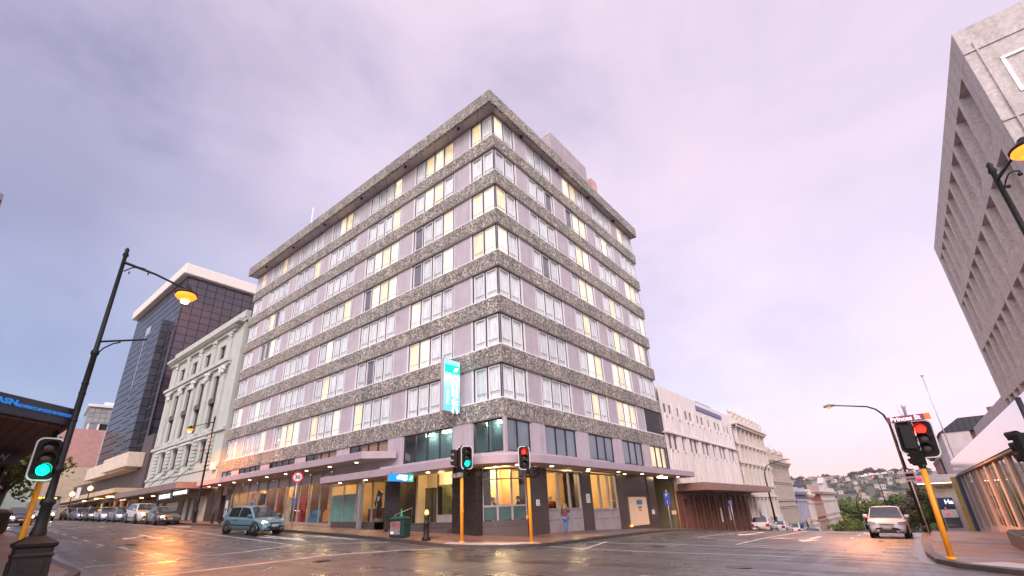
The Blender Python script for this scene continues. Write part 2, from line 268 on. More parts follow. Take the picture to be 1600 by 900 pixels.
# ------------------------------------------------------------------ helpers
class MB:
    def __init__(s): s.pc = 0; s.pp = []; s.v = []; s.f = []; s.m = []; s.mi = 0; s.sm = []; s.smooth = False
    def add(s, vs, fs):
        o = len(s.v); s.v += [tuple(v) for v in vs]
        for f in fs: s.f.append(tuple(i + o for i in f)); s.m.append(s.mi); s.sm.append(s.smooth); s.pp.append(s.pc)
        return s
    def use(s, i): s.mi = i; return s
    def next(s): s.pc += 1; return s
    def box(s, x0, y0, z0, x1, y1, z1):
        x0, x1 = min(x0, x1), max(x0, x1); y0, y1 = min(y0, y1), max(y0, y1); z0, z1 = min(z0, z1), max(z0, z1)
        return s.add([(x0, y0, z0), (x1, y0, z0), (x1, y1, z0), (x0, y1, z0), (x0, y0, z1), (x1, y0, z1), (x1, y1, z1), (x0, y1, z1)],
                     [(0, 3, 2, 1), (4, 5, 6, 7), (0, 1, 5, 4), (1, 2, 6, 5), (2, 3, 7, 6), (3, 0, 4, 7)])
    def quad(s, a, b, c, d): return s.add([a, b, c, d], [(0, 1, 2, 3)])
    def prism(s, pts, z0, z1):
        n = len(pts); a = sum(pts[i][0] * pts[(i + 1) % n][1] - pts[(i + 1) % n][0] * pts[i][1] for i in range(n))
        if a < 0: pts = pts[::-1]
        zz = (lambda z, p: z(p[0], p[1]) if callable(z) else z)
        v = [(p[0], p[1], zz(z0, p)) for p in pts] + [(p[0], p[1], zz(z1, p)) for p in pts]
        return s.add(v, [tuple(range(n))[::-1], tuple(range(n, 2 * n))] + [(i, (i + 1) % n, (i + 1) % n + n, i + n) for i in range(n)])
    def extr(s, pts3, vec):       # planar polygon (3D points) extruded along vec
        n = len(pts3); V = Vector(vec); v = [Vector(p) for p in pts3]; v += [p + V for p in v[:n]]
        return s.add(v, [tuple(range(n))[::-1], tuple(range(n, 2 * n))] + [(i, (i + 1) % n, (i + 1) % n + n, i + n) for i in range(n)])
    def tube(s, pts, r, n=8, cap=True):
        pts = [Vector(p) for p in pts]; rs = r if isinstance(r, (list, tuple)) else [r] * len(pts); rings = []
        up = Vector((0.013, 0.021, 1)).normalized(); sm = s.smooth; s.smooth = True
        for i, p in enumerate(pts):
            d = (pts[min(i + 1, len(pts) - 1)] - pts[max(i - 1, 0)]).normalized()
            a = d.cross(up if abs(d.dot(up)) < 0.95 else Vector((1, 0, 0))).normalized(); b = d.cross(a)
            if rings and a.dot(pa) < 0: a, b = -a, -b
            pa = a
            rings.append([p + (a * math.cos(2 * math.pi * k / n) + b * math.sin(2 * math.pi * k / n)) * rs[i] for k in range(n)])
        v = [q for rg in rings for q in rg]; f = []
        for i in range(len(pts) - 1):
            for k in range(n): f.append((i * n + k, i * n + (k + 1) % n, (i + 1) * n + (k + 1) % n, (i + 1) * n + k))
        if cap: f += [tuple(range(n))[::-1], tuple(range((len(pts) - 1) * n, len(pts) * n))]
        s.add(v, f); s.smooth = sm; return s
    def lathe(s, prof, c=(0, 0, 0), n=16, ax='z', sq=False, flat=False):
        sm = s.smooth; s.smooth = not sq and not flat; c = Vector(c); v = []; f = []
        for (r, h) in prof:
            for k in range(n):
                a = 2 * math.pi * (k + (0.5 if sq else 0)) / n; x, y = r * math.cos(a), r * math.sin(a)
                v.append(c + (Vector((x, y, h)) if ax == 'z' else Vector((h, x, y)) if ax == 'x' else Vector((x, h, y))))
        for i in range(len(prof) - 1):
            for k in range(n): f.append((i * n + k, i * n + (k + 1) % n, (i + 1) * n + (k + 1) % n, (i + 1) * n + k))
        f += [tuple(range(n))[::-1], tuple(range((len(prof) - 1) * n, len(prof) * n))]
        s.add(v, f); s.smooth = sm; return s
    def each(s, name, mats, parent=None, mod=None):
        res = []
        for k in sorted(set(s.pp)):
            b = MB(); ix = [i for i, q in enumerate(s.pp) if q == k]; mp_ = {}
            for i in ix:
                for v in s.f[i]:
                    if v not in mp_: mp_[v] = len(b.v); b.v.append(s.v[v])
            b.f = [tuple(mp_[v] for v in s.f[i]) for i in ix]; b.m = [s.m[i] for i in ix]; b.sm = [s.sm[i] for i in ix]; res.append(b.build(name, mats, parent, mod))
        return res
    def build(s, name, mats, parent=None, mod=None):
        me = bpy.data.meshes.new(name); me.from_pydata(s.v, [], s.f)
        for m in (mats if isinstance(mats, (list, tuple)) else [mats]): me.materials.append(m)
        me.polygons.foreach_set('material_index', s.m); me.polygons.foreach_set('use_smooth', s.sm)
        bm = bmesh.new(); bm.from_mesh(me); bmesh.ops.recalc_face_normals(bm, faces=bm.faces); bm.to_mesh(me); bm.free()
        me.update(); o = bpy.data.objects.new(name, me); COL.objects.link(o)
        if parent: attach(o, parent)
        if mod: mod(o)
        return o
def attach(o, parent):
    o.parent = parent
    if not parent.get('_local'): o.matrix_parent_inverse = Matrix.Translation(root_loc(parent)).inverted()
def root_loc(p):
    l = Vector((0, 0, 0))
    while p is not None and p.type == 'EMPTY': l += Vector(p.location); p = p.parent
    return l
def tag(o, label=None, cat=None, group=None, kind=None):
    if label: o['label'] = label
    if cat: o['category'] = cat
    if group: o['group'] = group
    if kind: o['kind'] = kind
    return o
def thing(name, loc, label, cat, group=None, rz=0, local=False):
    o = bpy.data.objects.new(name, None); COL.objects.link(o); o.location = loc; o.rotation_euler = (0, 0, rz); o.empty_display_size = 0.3
    if local: o['_local'] = 1
    return tag(o, label, cat, group)
def kids(o): return [c for c in bpy.data.objects if c.parent == o]
def copy_tree(o, parent=None, table=None):
    if table is None:
        table = {}
        for c in bpy.data.objects:
            if c.parent: table.setdefault(c.parent.name, []).append(c)
    c = o.copy(); COL.objects.link(c)
    if parent: c.parent = parent
    for k in table.get(o.name, []): copy_tree(k, c, table)
    return c
def clone(o, loc, rz=0, label=None, scale=None):
    c = copy_tree(o); c.location = loc; c.rotation_euler = (0, 0, rz)
    if label: c['label'] = label
    if scale: c.scale = scale
    return c
def bev(w, seg=2, ang=40):
    def f(o):
        m = o.modifiers.new('b', 'BEVEL'); m.width = w; m.segments = seg; m.limit_method = 'ANGLE'; m.angle_limit = R(ang)
    return f
def text(s, size, loc, u, mat, parent=None, name='lettering', ext=0.01, align='CENTER', up=(0, 0, 1), sx=1.0, bold=0.0):
    cu = bpy.data.curves.new(name, 'FONT'); cu.body = s; cu.size = size; cu.extrude = ext; cu.align_x = align; cu.align_y = 'CENTER'; cu.offset = bold
    cu.materials.append(mat); cu.resolution_u = 2
    tmp = bpy.data.objects.new(name, cu); me = bpy.data.meshes.new_from_object(tmp); bpy.data.objects.remove(tmp); bpy.data.curves.remove(cu)
    if not me.materials: me.materials.append(mat)
    o = bpy.data.objects.new(name, me); COL.objects.link(o)
    U = Vector(u).normalized(); V = Vector(up).normalized(); W = U.cross(V).normalized(); V = W.cross(U)
    o.matrix_world = Matrix(((U.x * sx, V.x, W.x, loc[0]), (U.y * sx, V.y, W.y, loc[1]), (U.z * sx, V.z, W.z, loc[2]), (0, 0, 0, 1)))
    if parent:
        mw = o.matrix_world.copy(); o.parent = parent
        if parent.get('_local'): pass
        else: o.matrix_parent_inverse = Matrix.Translation(root_loc(parent)).inverted()
        o.matrix_basis = mw
    return o
def lamp(name, loc, energy, col, rad=0.1, parent=None):
    d = bpy.data.lights.new(name, 'POINT'); d.energy = energy; d.color = col; d.shadow_soft_size = rad
    o = bpy.data.objects.new(name, d); COL.objects.link(o); o.location = loc
    if parent: attach(o, parent)
    return o
# ------------------------------------------------------------------ ground surface (a smooth height field through surveyed spots)
_K = 0.13
CP = [(-34.7,0,.29-_K),(-21,0,-.10-_K),(-9.5,0,-.54-_K),(-2.6,0,-.83-_K),(0,3.5,-1.05-_K),(0,15.5,-1.38-_K),(0,21,-1.63-_K),
(-.85,-2.2,-1.24),(1.17,.32,-1.37),(-4.3,-3.2,-.88-_K),(-2.5,-3.07,-.99-_K),(-14.5,-3.2,-.41-_K),(15.55,1.57,-1.73-_K),(-3,-15.5,-1.3-_K),
(-40,-4.5,.42),(-60,-4.5,1.05),(-80,-8,1.5),(-110,-8,1.7),(-130,-8,1.8),(-110,30,1.8),(-110,-40,1.8),(-60,-20,.9),(-30,-12,.12),(-60,10,1.1),
(15,12.5,-1.9),(15,18,-2.05),(19,22,-2.25),(8,-8,-1.48),(15,-18,-1.85),(30,-20,-2.0),(15,-45,-1.9),(0,-45,-1.3),(-30,-45,.2),(40,0,-2.4),(60,20,-3),
(8,15,-1.76),(8,24,-1.99),(8,32,-2.55),(8,45,-3.6),(8,60,-5.0),(8,80,-7.0),(8,110,-10),(8,150,-13.5),(8,200,-16),
(0,32,-2.6),(0,45,-3.5),(0,60,-4.7),(0,80,-6.7),(0,110,-9.8),(0,150,-13.4),(0,200,-16),(22,45,-3.7),(22,60,-5.1),(22,80,-7.1),(22,110,-10.2),(22,150,-13.7),(22,200,-16),
(-40,60,-3.5),(-40,120,-9),(60,80,-8),(60,150,-13),(-40,200,-15),(60,220,-16)]
_A = np.array(CP, float); _X = _A[:, :2] / 20.; _n = len(_X)
def _phi(r2): return 0.5 * r2 * np.log(r2 + 1e-9)
_M = np.zeros((_n + 3, _n + 3)); _M[:_n, :_n] = _phi(((_X[:, None] - _X[None]) ** 2).sum(-1)) + np.eye(_n) * 0.02
_M[:_n, _n:] = np.c_[np.ones(_n), _X]; _M[_n:, :_n] = _M[:_n, _n:].T
_W = np.linalg.solve(_M, np.r_[_A[:, 2], 0, 0, 0])
def G(x, y):
    xs, ys = np.asarray(x, float) / 20, np.asarray(y, float) / 20
    d = (xs[..., None] - _X[:, 0]) ** 2 + (ys[..., None] - _X[:, 1]) ** 2
    r = _phi(d) @ _W[:_n] + _W[_n] + _W[_n + 1] * xs + _W[_n + 2] * ys
    return float(r) if r.ndim == 0 else r
def PV(x, y): return G(x, y) + 0.13
def hnoise(x, y): return (np.sin(x * .011 + 1.3) * np.cos(y * .009 + .4) + .5 * np.sin(x * .027 + y * .019) + .3 * np.sin(x * .06 - y * .043))
def HZ(x, y):     # far land: a valley beyond the town, then the hills
    x, y = np.asarray(x, float), np.asarray(y, float); d = np.hypot(x - 15, y + 18)
    t = np.clip((d - 330) / 620, 0, 1); s = t * t * (3 - 2 * t)
    return -17 + s * (46.5 + 3.2 * hnoise(x * 1.5, y * 1.5)) + 1.5 * np.clip((d - 200) / 200, 0, 1) * hnoise(x * 2, y * 2)
def grid(name, x0, x1, y0, y1, st, fn, m, inside=None):
    nx = max(1, int(round((x1 - x0) / st))); ny = max(1, int(round((y1 - y0) / st)))
    xs = np.linspace(x0, x1, nx + 1); ys = np.linspace(y0, y1, ny + 1); XX, YY = np.meshgrid(xs, ys)
    Z = fn(XX, YY); v = np.c_[XX.ravel(), YY.ravel(), Z.ravel()].tolist(); w = nx + 1
    f = [(j * w + i, j * w + i + 1, (j + 1) * w + i + 1, (j + 1) * w + i) for j in range(ny) for i in range(nx) if inside is None or inside((xs[i] + xs[i + 1]) / 2, (ys[j] + ys[j + 1]) / 2)]
    b = MB(); b.smooth = True; b.add(v, f); return b.build(name, m)
LAND = leafy('hillside_grass', (0.045, 0.062, 0.03), (0.10, 0.11, 0.055))
def GF(X, Y):     # ground sheet: follows the streets a hand's breadth below them, turns into valley and hills further out
    d = np.hypot(X - 15, Y + 18); g = G(np.clip(X, -140, 70), np.clip(Y, -60, 210)) - 0.25
    k = np.clip((d - 150) / 110, 0, 1); return g * (1 - k) + HZ(X, Y) * k
tag(grid('ground', -1300, 1500, -500, 1500, 14, GF, LAND), kind='structure')
tag(grid('road', -135, 48, -58, 150, 1.0, G, ASPH), kind='structure')

def arc(cx, cy, r, a0, a1, n=10): return [(cx + r * math.cos(R(a0 + (a1 - a0) * i / n)), cy + r * math.sin(R(a0 + (a1 - a0) * i / n))) for i in range(n + 1)]
def draped(name, poly, h, m, kerb=None, step=1.5):
    """pavement slab: top draped over the ground, vertical kerb face, kerb stone rim along the given edge"""
    bm = bmesh.new(); vs = [bm.verts.new((p[0], p[1], 0)) for p in poly]; bm.faces.new(vs)
    xs = [p[0] for p in poly]; ys = [p[1] for p in poly]
    for ax, lo, hi in ((0, min(xs), max(xs)), (1, min(ys), max(ys))):
        k = lo + step
        while k < hi:
            bmesh.ops.bisect_plane(bm, geom=bm.verts[:] + bm.edges[:] + bm.faces[:], plane_co=((k, 0, 0) if ax == 0 else (0, k, 0)), plane_no=((1, 0, 0) if ax == 0 else (0, 1, 0)))
            k += step
    bmesh.ops.triangulate(bm, faces=[f for f in bm.faces if len(f.verts) > 4])
    for v in bm.verts: v.co.z = G(v.co.x, v.co.y) + h
    r = bmesh.ops.extrude_edge_only(bm, edges=[e for e in bm.edges if e.is_boundary])
    for e in r['geom']:
        if isinstance(e, bmesh.types.BMVert): e.co.z -= h + 0.1
    bmesh.ops.recalc_face_normals(bm, faces=bm.faces)
    me = bpy.data.meshes.new(name); bm.to_mesh(me); bm.free(); me.materials.append(m)
    o = bpy.data.objects.new(name, me); COL.objects.link(o); return tag(o, kind='structure')
def resample(pts, st=1.0):
    out = [pts[0]]
    for a, b in zip(pts, pts[1:]):
        n = max(1, int(math.hypot(b[0] - a[0], b[1] - a[1]) / st)); out += [(a[0] + (b[0] - a[0]) * i / n, a[1] + (b[1] - a[1]) * i / n) for i in range(1, n + 1)]
    return out
def strip(b, pts, w, h, st=1.0, side=0.0, down=None):
    """flat band of width w draped h above the road; side shifts it; down gives it a thickness"""
    p = resample(pts, st); L = []; Rr = []
    for i, q in enumerate(p):
        a = p[max(0, i - 1)]; c = p[min(len(p) - 1, i + 1)]; dx, dy = c[0] - a[0], c[1] - a[1]; l = math.hypot(dx, dy) or 1; nx, ny = -dy / l, dx / l
        L.append((q[0] + nx * (side + w / 2), q[1] + ny * (side + w / 2))); Rr.append((q[0] + nx * (side - w / 2), q[1] + ny * (side - w / 2)))
    v = []
    for l_, r_ in zip(L, Rr): v += [(l_[0], l_[1], G(*l_) + h), (r_[0], r_[1], G(*r_) + h)]
    n = len(p); f = [(2 * i, 2 * i + 1, 2 * i + 3, 2 * i + 2) for i in range(n - 1)]
    if down:
        o = len(v); v += [(x, y, z - down) for x, y, z in v]
        f += [(2 * i, 2 * i + 2, o + 2 * i + 2, o + 2 * i) for i in range(n - 1)] + [(2 * i + 1, o + 2 * i + 1, o + 2 * i + 3, 2 * i + 3) for i in range(n - 1)] + [(0, o, o + 1, 1), (2 * n - 2, 2 * n - 1, o + 2 * n - 1, o + 2 * n - 2)]
    b.add(v, f)
# kerb lines
KN = [(-130, -3.4), (-60, -3.4), (-36, -3.4), (-20, -3.5), (-5, -3.5), (-2.2, -3.4)] + arc(-2.0, 1.0, 4.4, -88, -8, 12)[1:] + [(2.55, 2.5), (2.75, 5), (2.65, 9), (2.3, 13), (2.2, 20), (2.2, 60), (2.2, 150)]
KE = [(48, -6.2), (30, -5.6), (24, -5.0), (20.5, -3.9), (18.2, -2.3), (16.7, -.95), (15.7, 0.2), (15.25, 1.4), (15.05, 4), (15.0, 12), (15.1, 22), (15.1, 60), (15.1, 150)]
KS = [(-130, -14.4), (-60, -14.3), (-24, -13.9), (-10, -14.6), (-7, -14.5)] + [(-5.4, -14.5), (-4.3, -14.9), (-3.2, -15.4), (-2.0, -16.0), (-1.1, -17.0), (-0.6, -18.2), (-0.4, -20), (-0.4, -35), (-0.4, -58)]
KSE = [(48, -21.5), (22, -21.0), (17.5, -20.8), (15.0, -22.0), (14.2, -24.5), (14.2, -58)]
draped('pavement', KN + [(-40, 150), (-40, 22), (-130, 22)], 0.125, PAVE)
draped('pavement', KE + [(48, 150)], 0.125, PAVE)
draped('pavement', KS + [(-130, -58)], 0.125, PAVE)
draped('pavement', KSE + [(48, -58)], 0.125, PAVE_G)
kb = MB()
for k, s in ((KN, 0.06), (KE, -0.06), (KS, -0.06), (KSE, 0.06)): strip(kb, k, 0.26, 0.129, 1.0, s, 0.2)
tag(kb.build('kerb', KERB), kind='structure')
gt = MB()
for k, s in ((KN, -0.3), (KE, 0.3), (KS, 0.3)): strip(gt, k, 0.3, 0.006, 1.0, s * .85)
tag(gt.build('gutter', plain('concrete_gutter', (0.11, 0.105, 0.11), 0.3, var=0.3)), kind='structure')
pb = MB()     # darker slabs in front of the shops on the right and along the hotel's east side
strip(pb, [(17.05, 8.6), (17.05, 60)], 3.6, 0.131, 1.0); strip(pb, [(1.15, 5.2), (1.15, 30)], 2.2, 0.131, 1.0)
tag(pb.build('paving_band', PAVE_G), kind='structure')
lk = MB(); strip(lk, [(-1.0, -3.0), (0.1, -2.5), (1.1, -1.5), (1.85, -0.2)], 0.75, 0.134, 0.5); strip(lk, [(16.2, 0.7), (17.6, -0.5), (19.5, -2.0)], 1.2, 0.134, 0.5)
tag(lk.build('kerb_ramp_paving', plain('pale_tactile_paving', (0.42, 0.38, 0.38), 0.5, var=0.2, scale=6, bump=0.01)), kind='structure')

mk = MB()
def line(pts, w=0.11): strip(mk, pts, w, 0.005, 1.0)
line([(-57, -4.9), (-34, -5.6), (-23.5, -6.6), (-14, -6.75), (-7.1, -6.77)])
line([(-7.1, -6.77), (-6.6, -9), (-7.0, -11.2), (-7.2, -14.0)], 0.13)
line([(-6.9, -6.7), (-5, -4.6), (-3.25, -3.3)], 0.1)
line([(-3.3, -13.6), (-2.8, -10.3), (-2.7, -7.84), (-1.5, -5.2), (-0.2, -3.4)], 0.11)
line([(1.9, 0.0), (4, -0.1), (6.5, 0.05), (10.8, 0.86), (15.2, 1.75)], 0.11); line([(2.6, 2.2), (6, 3.6), (10, 4.4), (14.9, 3.3)], 0.11)
line([(4.26, -0.6), (3.4, 3.2)], 0.11)
for x in (-26.6, -23.8, -21.2, -18.4, -15.6, -13.2, -10.9, -8.9): line([(x, -12.1 if x < -14 else -11.75), (x + 1.2, -12.1 if x < -14 else -11.7)], 0.12)
line([(8.63, 5.18), (8.8, 14), (8.9, 40), (8.9, 90)], 0.12); line([(5.87, 8.5), (5.9, 20), (6, 60)], 0.1); line([(5.87, 8.5), (8.7, 7.3)], 0.1); line([(8.63, 5.18), (14.6, 5.6)], 0.12)
for y in (12, 16, 20, 24, 28, 34, 40): line([(12.2, y), (12.2, y + 1.5)], 0.1)
line([(4.6, -10.5), (6.3, -9.8)], 0.09); line([(9.5, -6.5), (11.5, -6.2)], 0.09)
def arrow(x, y, s, rz, turn=0):
    c, sn = math.cos(rz), math.sin(rz)
    def T(u, v): return (x + (u * c - v * sn) * s, y + (u * sn + v * c) * s)
    def pol(pts):
        p = [T(*q) for q in pts]; mk.add([(q[0], q[1], G(*q) + 0.007) for q in p], [tuple(range(len(p)))])
    pol([(-.09, -2), (.09, -2), (.09, -1), (.09, 0.4), (-.09, 0.4), (-.09, -1)]); pol([(-.34, 0.4), (.34, 0.4), (0, 1.6)])
    if turn: pol([(.09 * turn, -1.0), (.09 * turn, -.7), (.75 * turn, 0.0), (.75 * turn, -.3)]); pol([(.55 * turn, .1), (.95 * turn, -.5), (1.15 * turn, .45)])
arrow(10.7, 10.6, 1.5, math.pi, 1); arrow(7.0, 14.5, 1.6, math.pi); arrow(12.6, 20.0, 1.3, math.pi)
arrow(-27, -5.1, 1.3, -math.pi / 2); arrow(-17.5, -9.4, 1.2, -math.pi / 2, 1); arrow(-10.5, -5.4, 1.2, -math.pi / 2)
for a, b in (((-12.5, -5.9), (-8.3, -5.5)), ((-10.6, -4.15), (-6.3, -3.95))): line([a, b], 0.22)
tag(mk.build('road_marking', PAINT), kind='structure')
my = MB(); strip(my, [(3.4, 5.6), (3.1, 9), (2.75, 13.2), (2.65, 22)], 0.1, 0.011, 1.0); tag(my.build('kerbside_yellow_line', PAINT_Y), kind='structure')
mh = MB()
for x, y, r in ((10.9, -3.2, .33), (-1.5, -8.6, .33), (-14.2, -11.0, .3), (6.2, 2.4, .3)):
    mh.add([(x + r * math.cos(a * R(30)), y + r * math.sin(a * R(30)), G(x, y) + 0.012) for a in range(12)], [tuple(range(12))])
tag(mh.build('manhole_cover', plain('cast_iron_cover', (0.05, 0.045, 0.045), 0.35, 0.6, bump=0.02)), kind='structure')
# darker trench repairs in the asphalt
pr = MB()
for pts, w in (([(1.5, -6.2), (9.5, -4.2)], 0.9), ([(10.8, -2.6), (13.6, -1.9)], 1.3), ([(-19, -13.1), (-8.5, -12.9)], 0.8), ([(13.2, 3.8), (13.4, 9.5)], 1.1)): strip(pr, pts, w, 0.003, 0.7)
tag(pr.build('road_patch', plain('newer_asphalt', (0.035, 0.033, 0.036), 0.3, var=0.4, scale=8, bump=0.02)), kind='structure')
# ------------------------------------------------------------------ facade frames: P(u, d, z): u along the wall, d outwards
class Fr:
    def __init__(s, ox, oy, u, o): s.o = (ox, oy); s.u = u; s.n = o
    def P(s, u, d, z): return (s.o[0] + s.u[0] * u + s.n[0] * d, s.o[1] + s.u[1] * u + s.n[1] * d, z)
    def box(s, b, u0, u1, d0, d1, z0, z1):
        c = [s.P(u, d, z) for z in (z0, z1) for (u, d) in ((u0, d0), (u1, d0), (u1, d1), (u0, d1))]
        b.add(c, [(0, 3, 2, 1), (4, 5, 6, 7), (0, 1, 5, 4), (1, 2, 6, 5), (2, 3, 7, 6), (3, 0, 4, 7)]); return b
    def quad(s, b, u0, u1, d, z0, z1): b.quad(s.P(u0, d, z0), s.P(u1, d, z0), s.P(u1, d, z1), s.P(u0, d, z1)); return b
FS = Fr(0, 0, (-1, 0), (0, -1)); FE = Fr(0, 0, (0, 1), (1, 0))
def wall(b, fr, u0, u1, z0, z1, holes, d=0.0, th=0.3):
    """wall front with openings and their reveals; holes = (u0,u1,z0,z1)"""
    us = sorted({u0, u1, *[h[0] for h in holes], *[h[1] for h in holes]}); zs = sorted({z0, z1, *[h[2] for h in holes], *[h[3] for h in holes]})
    us = [u for u in us if u0 <= u <= u1]; zs = [z for z in zs if z0 <= z <= z1]
    for a, c in zip(us, us[1:]):
        for e, f in zip(zs, zs[1:]):
            mu, mz = (a + c) / 2, (e + f) / 2
            if not any(h[0] < mu < h[1] and h[2] < mz < h[3] for h in holes): fr.quad(b, a, c, d, e, f)
    for h in holes:
        a, c, e, f = h
        for p in (((a, e), (c, e)), ((c, e), (c, f)), ((c, f), (a, f)), ((a, f), (a, e))):
            b.quad(fr.P(p[0][0], d, p[0][1]), fr.P(p[1][0], d, p[1][1]), fr.P(p[1][0], d - th, p[1][1]), fr.P(p[0][0], d - th, p[0][1]))
    return b

# ------------------------------------------------------------------ the hotel
HOT = thing('hotel_building', (-17, 11, PV(-17, 0)), 'nine storey mauve hotel with pebbled concrete bands and lit windows on the street corner', 'building')
ZB = lambda k: 4.666 + 3.0 * (8 - k)
LS, LE = 35.37, 21.85
for k in range(8, 1, -1):
    b = MB(); z0, z1 = ZB(k), ZB(k) + 1.05
    FS.box(b, 0.0, LS, -1.3, 0.0, z0, z1 - 0.07); b2 = FE.box(b, 1.3, LE, -1.3, 0.0, z0, z1 - 0.07)
    b.use(1); FS.box(b, 0.03, LS, -1.2, -0.03, z1 - 0.069, z1); FE.box(b, 1.203, LE, -1.2, -0.03, z1 - 0.069, z1)
    b.use(2); FS.box(b, 0.02, LS - .02, -1.1, -0.02, z0 - 0.03, z0 - 0.001); FE.box(b, 1.103, LE - .02, -1.1, -0.02, z0 - 0.03, z0 - 0.001)
    b.build('pebbled_band', [AGG, WHITE, SOFF], HOT)
# window bays
def bays():
    S = [(0.16, 2.24, 2)] ; u = 2.24
    for i in range(5): S.append((u + 1.63, u + 5.86, 4)); u += 5.86
    S.append((u + 1.63, 35.3, 2))
    E_ = [(0.16, 2.35, 2), (3.85, 7.1, 3), (8.75, 12.05, 3), (13.6, 16.9, 3), (18.5, 21.78, 3)]
    return S, E_
BS, BE = bays()
# lit panes: (facade, row from the top 0..6, bay) -> list of lit pane numbers counted from the corner
LIT = {('S',0,0):[1],('S',0,1):[0,1,2],('S',0,3):[1,2],('S',0,5):[1],('S',0,6):[0],
 ('S',1,1):[1,2],('S',1,4):[0],('S',2,0):[0,1],('S',2,1):[0],('S',2,2):[0,1,2],('S',2,3):[],('S',3,0):[0,1],('S',3,1):[0],('S',3,2):[0,1,2],('S',3,3):[0],
 ('S',5,1):[2,3],('S',4,3):[2],('S',5,3):[2],('S',5,5):[2],('S',6,3):[0,3],('S',6,4):[0,1,2],('S',6,5):[0],('S',5,6):[0],
 ('E',0,2):[0,1],('E',1,2):[1,2],('E',2,0):[0],('E',2,2):[1,2],('E',2,4):[0,1],('E',3,0):[0],('E',3,2):[1,2],('E',3,3):[1],('E',4,2):[1],('E',4,4):[0,1],
 ('E',5,2):[1,2],('E',5,3):[0,1,2],('E',6,2):[1],('E',6,3):[0,1,2],('E',4,3):[1],('S',0,2):[0],('S',4,1):[3],('S',3,5):[1],('S',2,5):[2],('S',1,2):[0],('S',6,2):[3],('E',0,0):[0],('E',1,3):[1],('E',3,4):[2],('E',0,4):[0]}
def hotel_window(fr, u0, u1, n, z0, z1, lit, right_first=True, corner=False):
    b = MB(); fd = -0.17                         # white frames, dark gaps
    W = u1 - u0; g = 0.125; pw = (W - g * (n + 1)) / n
    for i in range(n + 1):
        b.use(1); a = u0 + i * (pw + g); fr.box(b, a, a + g, -0.27, fd - 0.012, z0, z1 - .06)
    b.use(1); fr.box(b, u0, u1, -0.27, fd - .008, z1 - .06, z1)  # dark strip built in for the shadow under the band
    for i in range(n):
        a = u0 + g + i * (pw + g); c = a + pw; t = 0.058; b.use(0)
        fr.box(b, a, a + t, -0.26, fd, z0 + 0.0, z1 - .065); fr.box(b, c - t, c, -0.26, fd, z0, z1 - .065)
        fr.box(b, a + t, c - t, -0.26, fd, z1 - 0.13, z1 - .066); fr.box(b, a + t, c - t, -0.26, fd, z0 + .002, z0 + 0.05)
        b.use(2); fr.box(b, a + t, c - t, -0.24, -0.215, z0 + 0.40, z0 + 0.44)
    w = b.build('window', [WHITE, DARKM, GREYM], HOT)
    g_ = MB(); fr.quad(g_, u0 + g, u1 - g, -0.235, z0 + 0.03, z1 - 0.05); g_.build('glass', GL, w)
    c_ = MB(); segs = max(8, int(W * 7)); jit = rnd.random()
    for i in range(n):
        a = u0 + g + i * (pw + g); c = a + pw; li = i in lit
        opn = rnd.random() < 0.035 and not li
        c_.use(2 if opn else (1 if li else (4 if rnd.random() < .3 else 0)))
        if li: c_.use(1 if (i + int(jit * 7)) % 2 else 3)
        m = 8
        for k in range(m):
            x0 = a + (c - a) * k / m; x1 = a + (c - a) * (k + 1) / m; d0 = -0.29 - 0.03 * (k % 2); d1 = -0.29 - 0.03 * ((k + 1) % 2)
            c_.quad(fr.P(x0, d0, z0), fr.P(x1, d1, z0), fr.P(x1, d1, z1), fr.P(x0, d0, z1))
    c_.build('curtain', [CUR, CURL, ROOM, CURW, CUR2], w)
    return w
pb = MB(); pw_ = MB()
for side, fr, B, L in (('S', FS, BS, LS), ('E', FE, BE, LE)):
    for row in range(7):
        k = row + 2; z0 = ZB(k) + 1.05; z1 = (25.70 if k == 2 else ZB(k - 1)) - 0.03
        for i, (u0, u1, n) in enumerate(B):
            if side == 'E' and row == 6 and i == 4:
                lb = MB()
                for q in range(13): FE.box(lb, u0, u1, -0.3, -0.12, z0 + 0.02 + q * 0.145, z0 + 0.115 + q * 0.145)
                lb.use(1); FE.box(lb, u0, u1, -0.5, -0.31, z0, z1); lb.build('louvre_screen', [DARKM, BLK], HOT); continue
            hotel_window(fr, u0, u1, n, z0, z1, LIT.get((side, row, i), []))
        e = [x for (a, c, n) in B for x in (a, c)]
        for a, c in zip(e[1::2], e[2::2]):
            pb.next(); pb.use(0); fr.box(pb, a + 0.12, c - 0.04, -0.6, -0.15, z0 + 0.001, z1)
            pb.use(1); fr.box(pb, a + 0.005, a + 0.055, -0.3, -0.13, z0 + .002, z1 - .002); fr.box(pb, a + 0.085, a + 0.119, -0.3, -0.125, z0 + .002, z1 - .002); fr.box(pb, c - 0.038, c - 0.004, -0.3, -0.125, z0 + .002, z1 - .002)
        pb.use(1) ; 
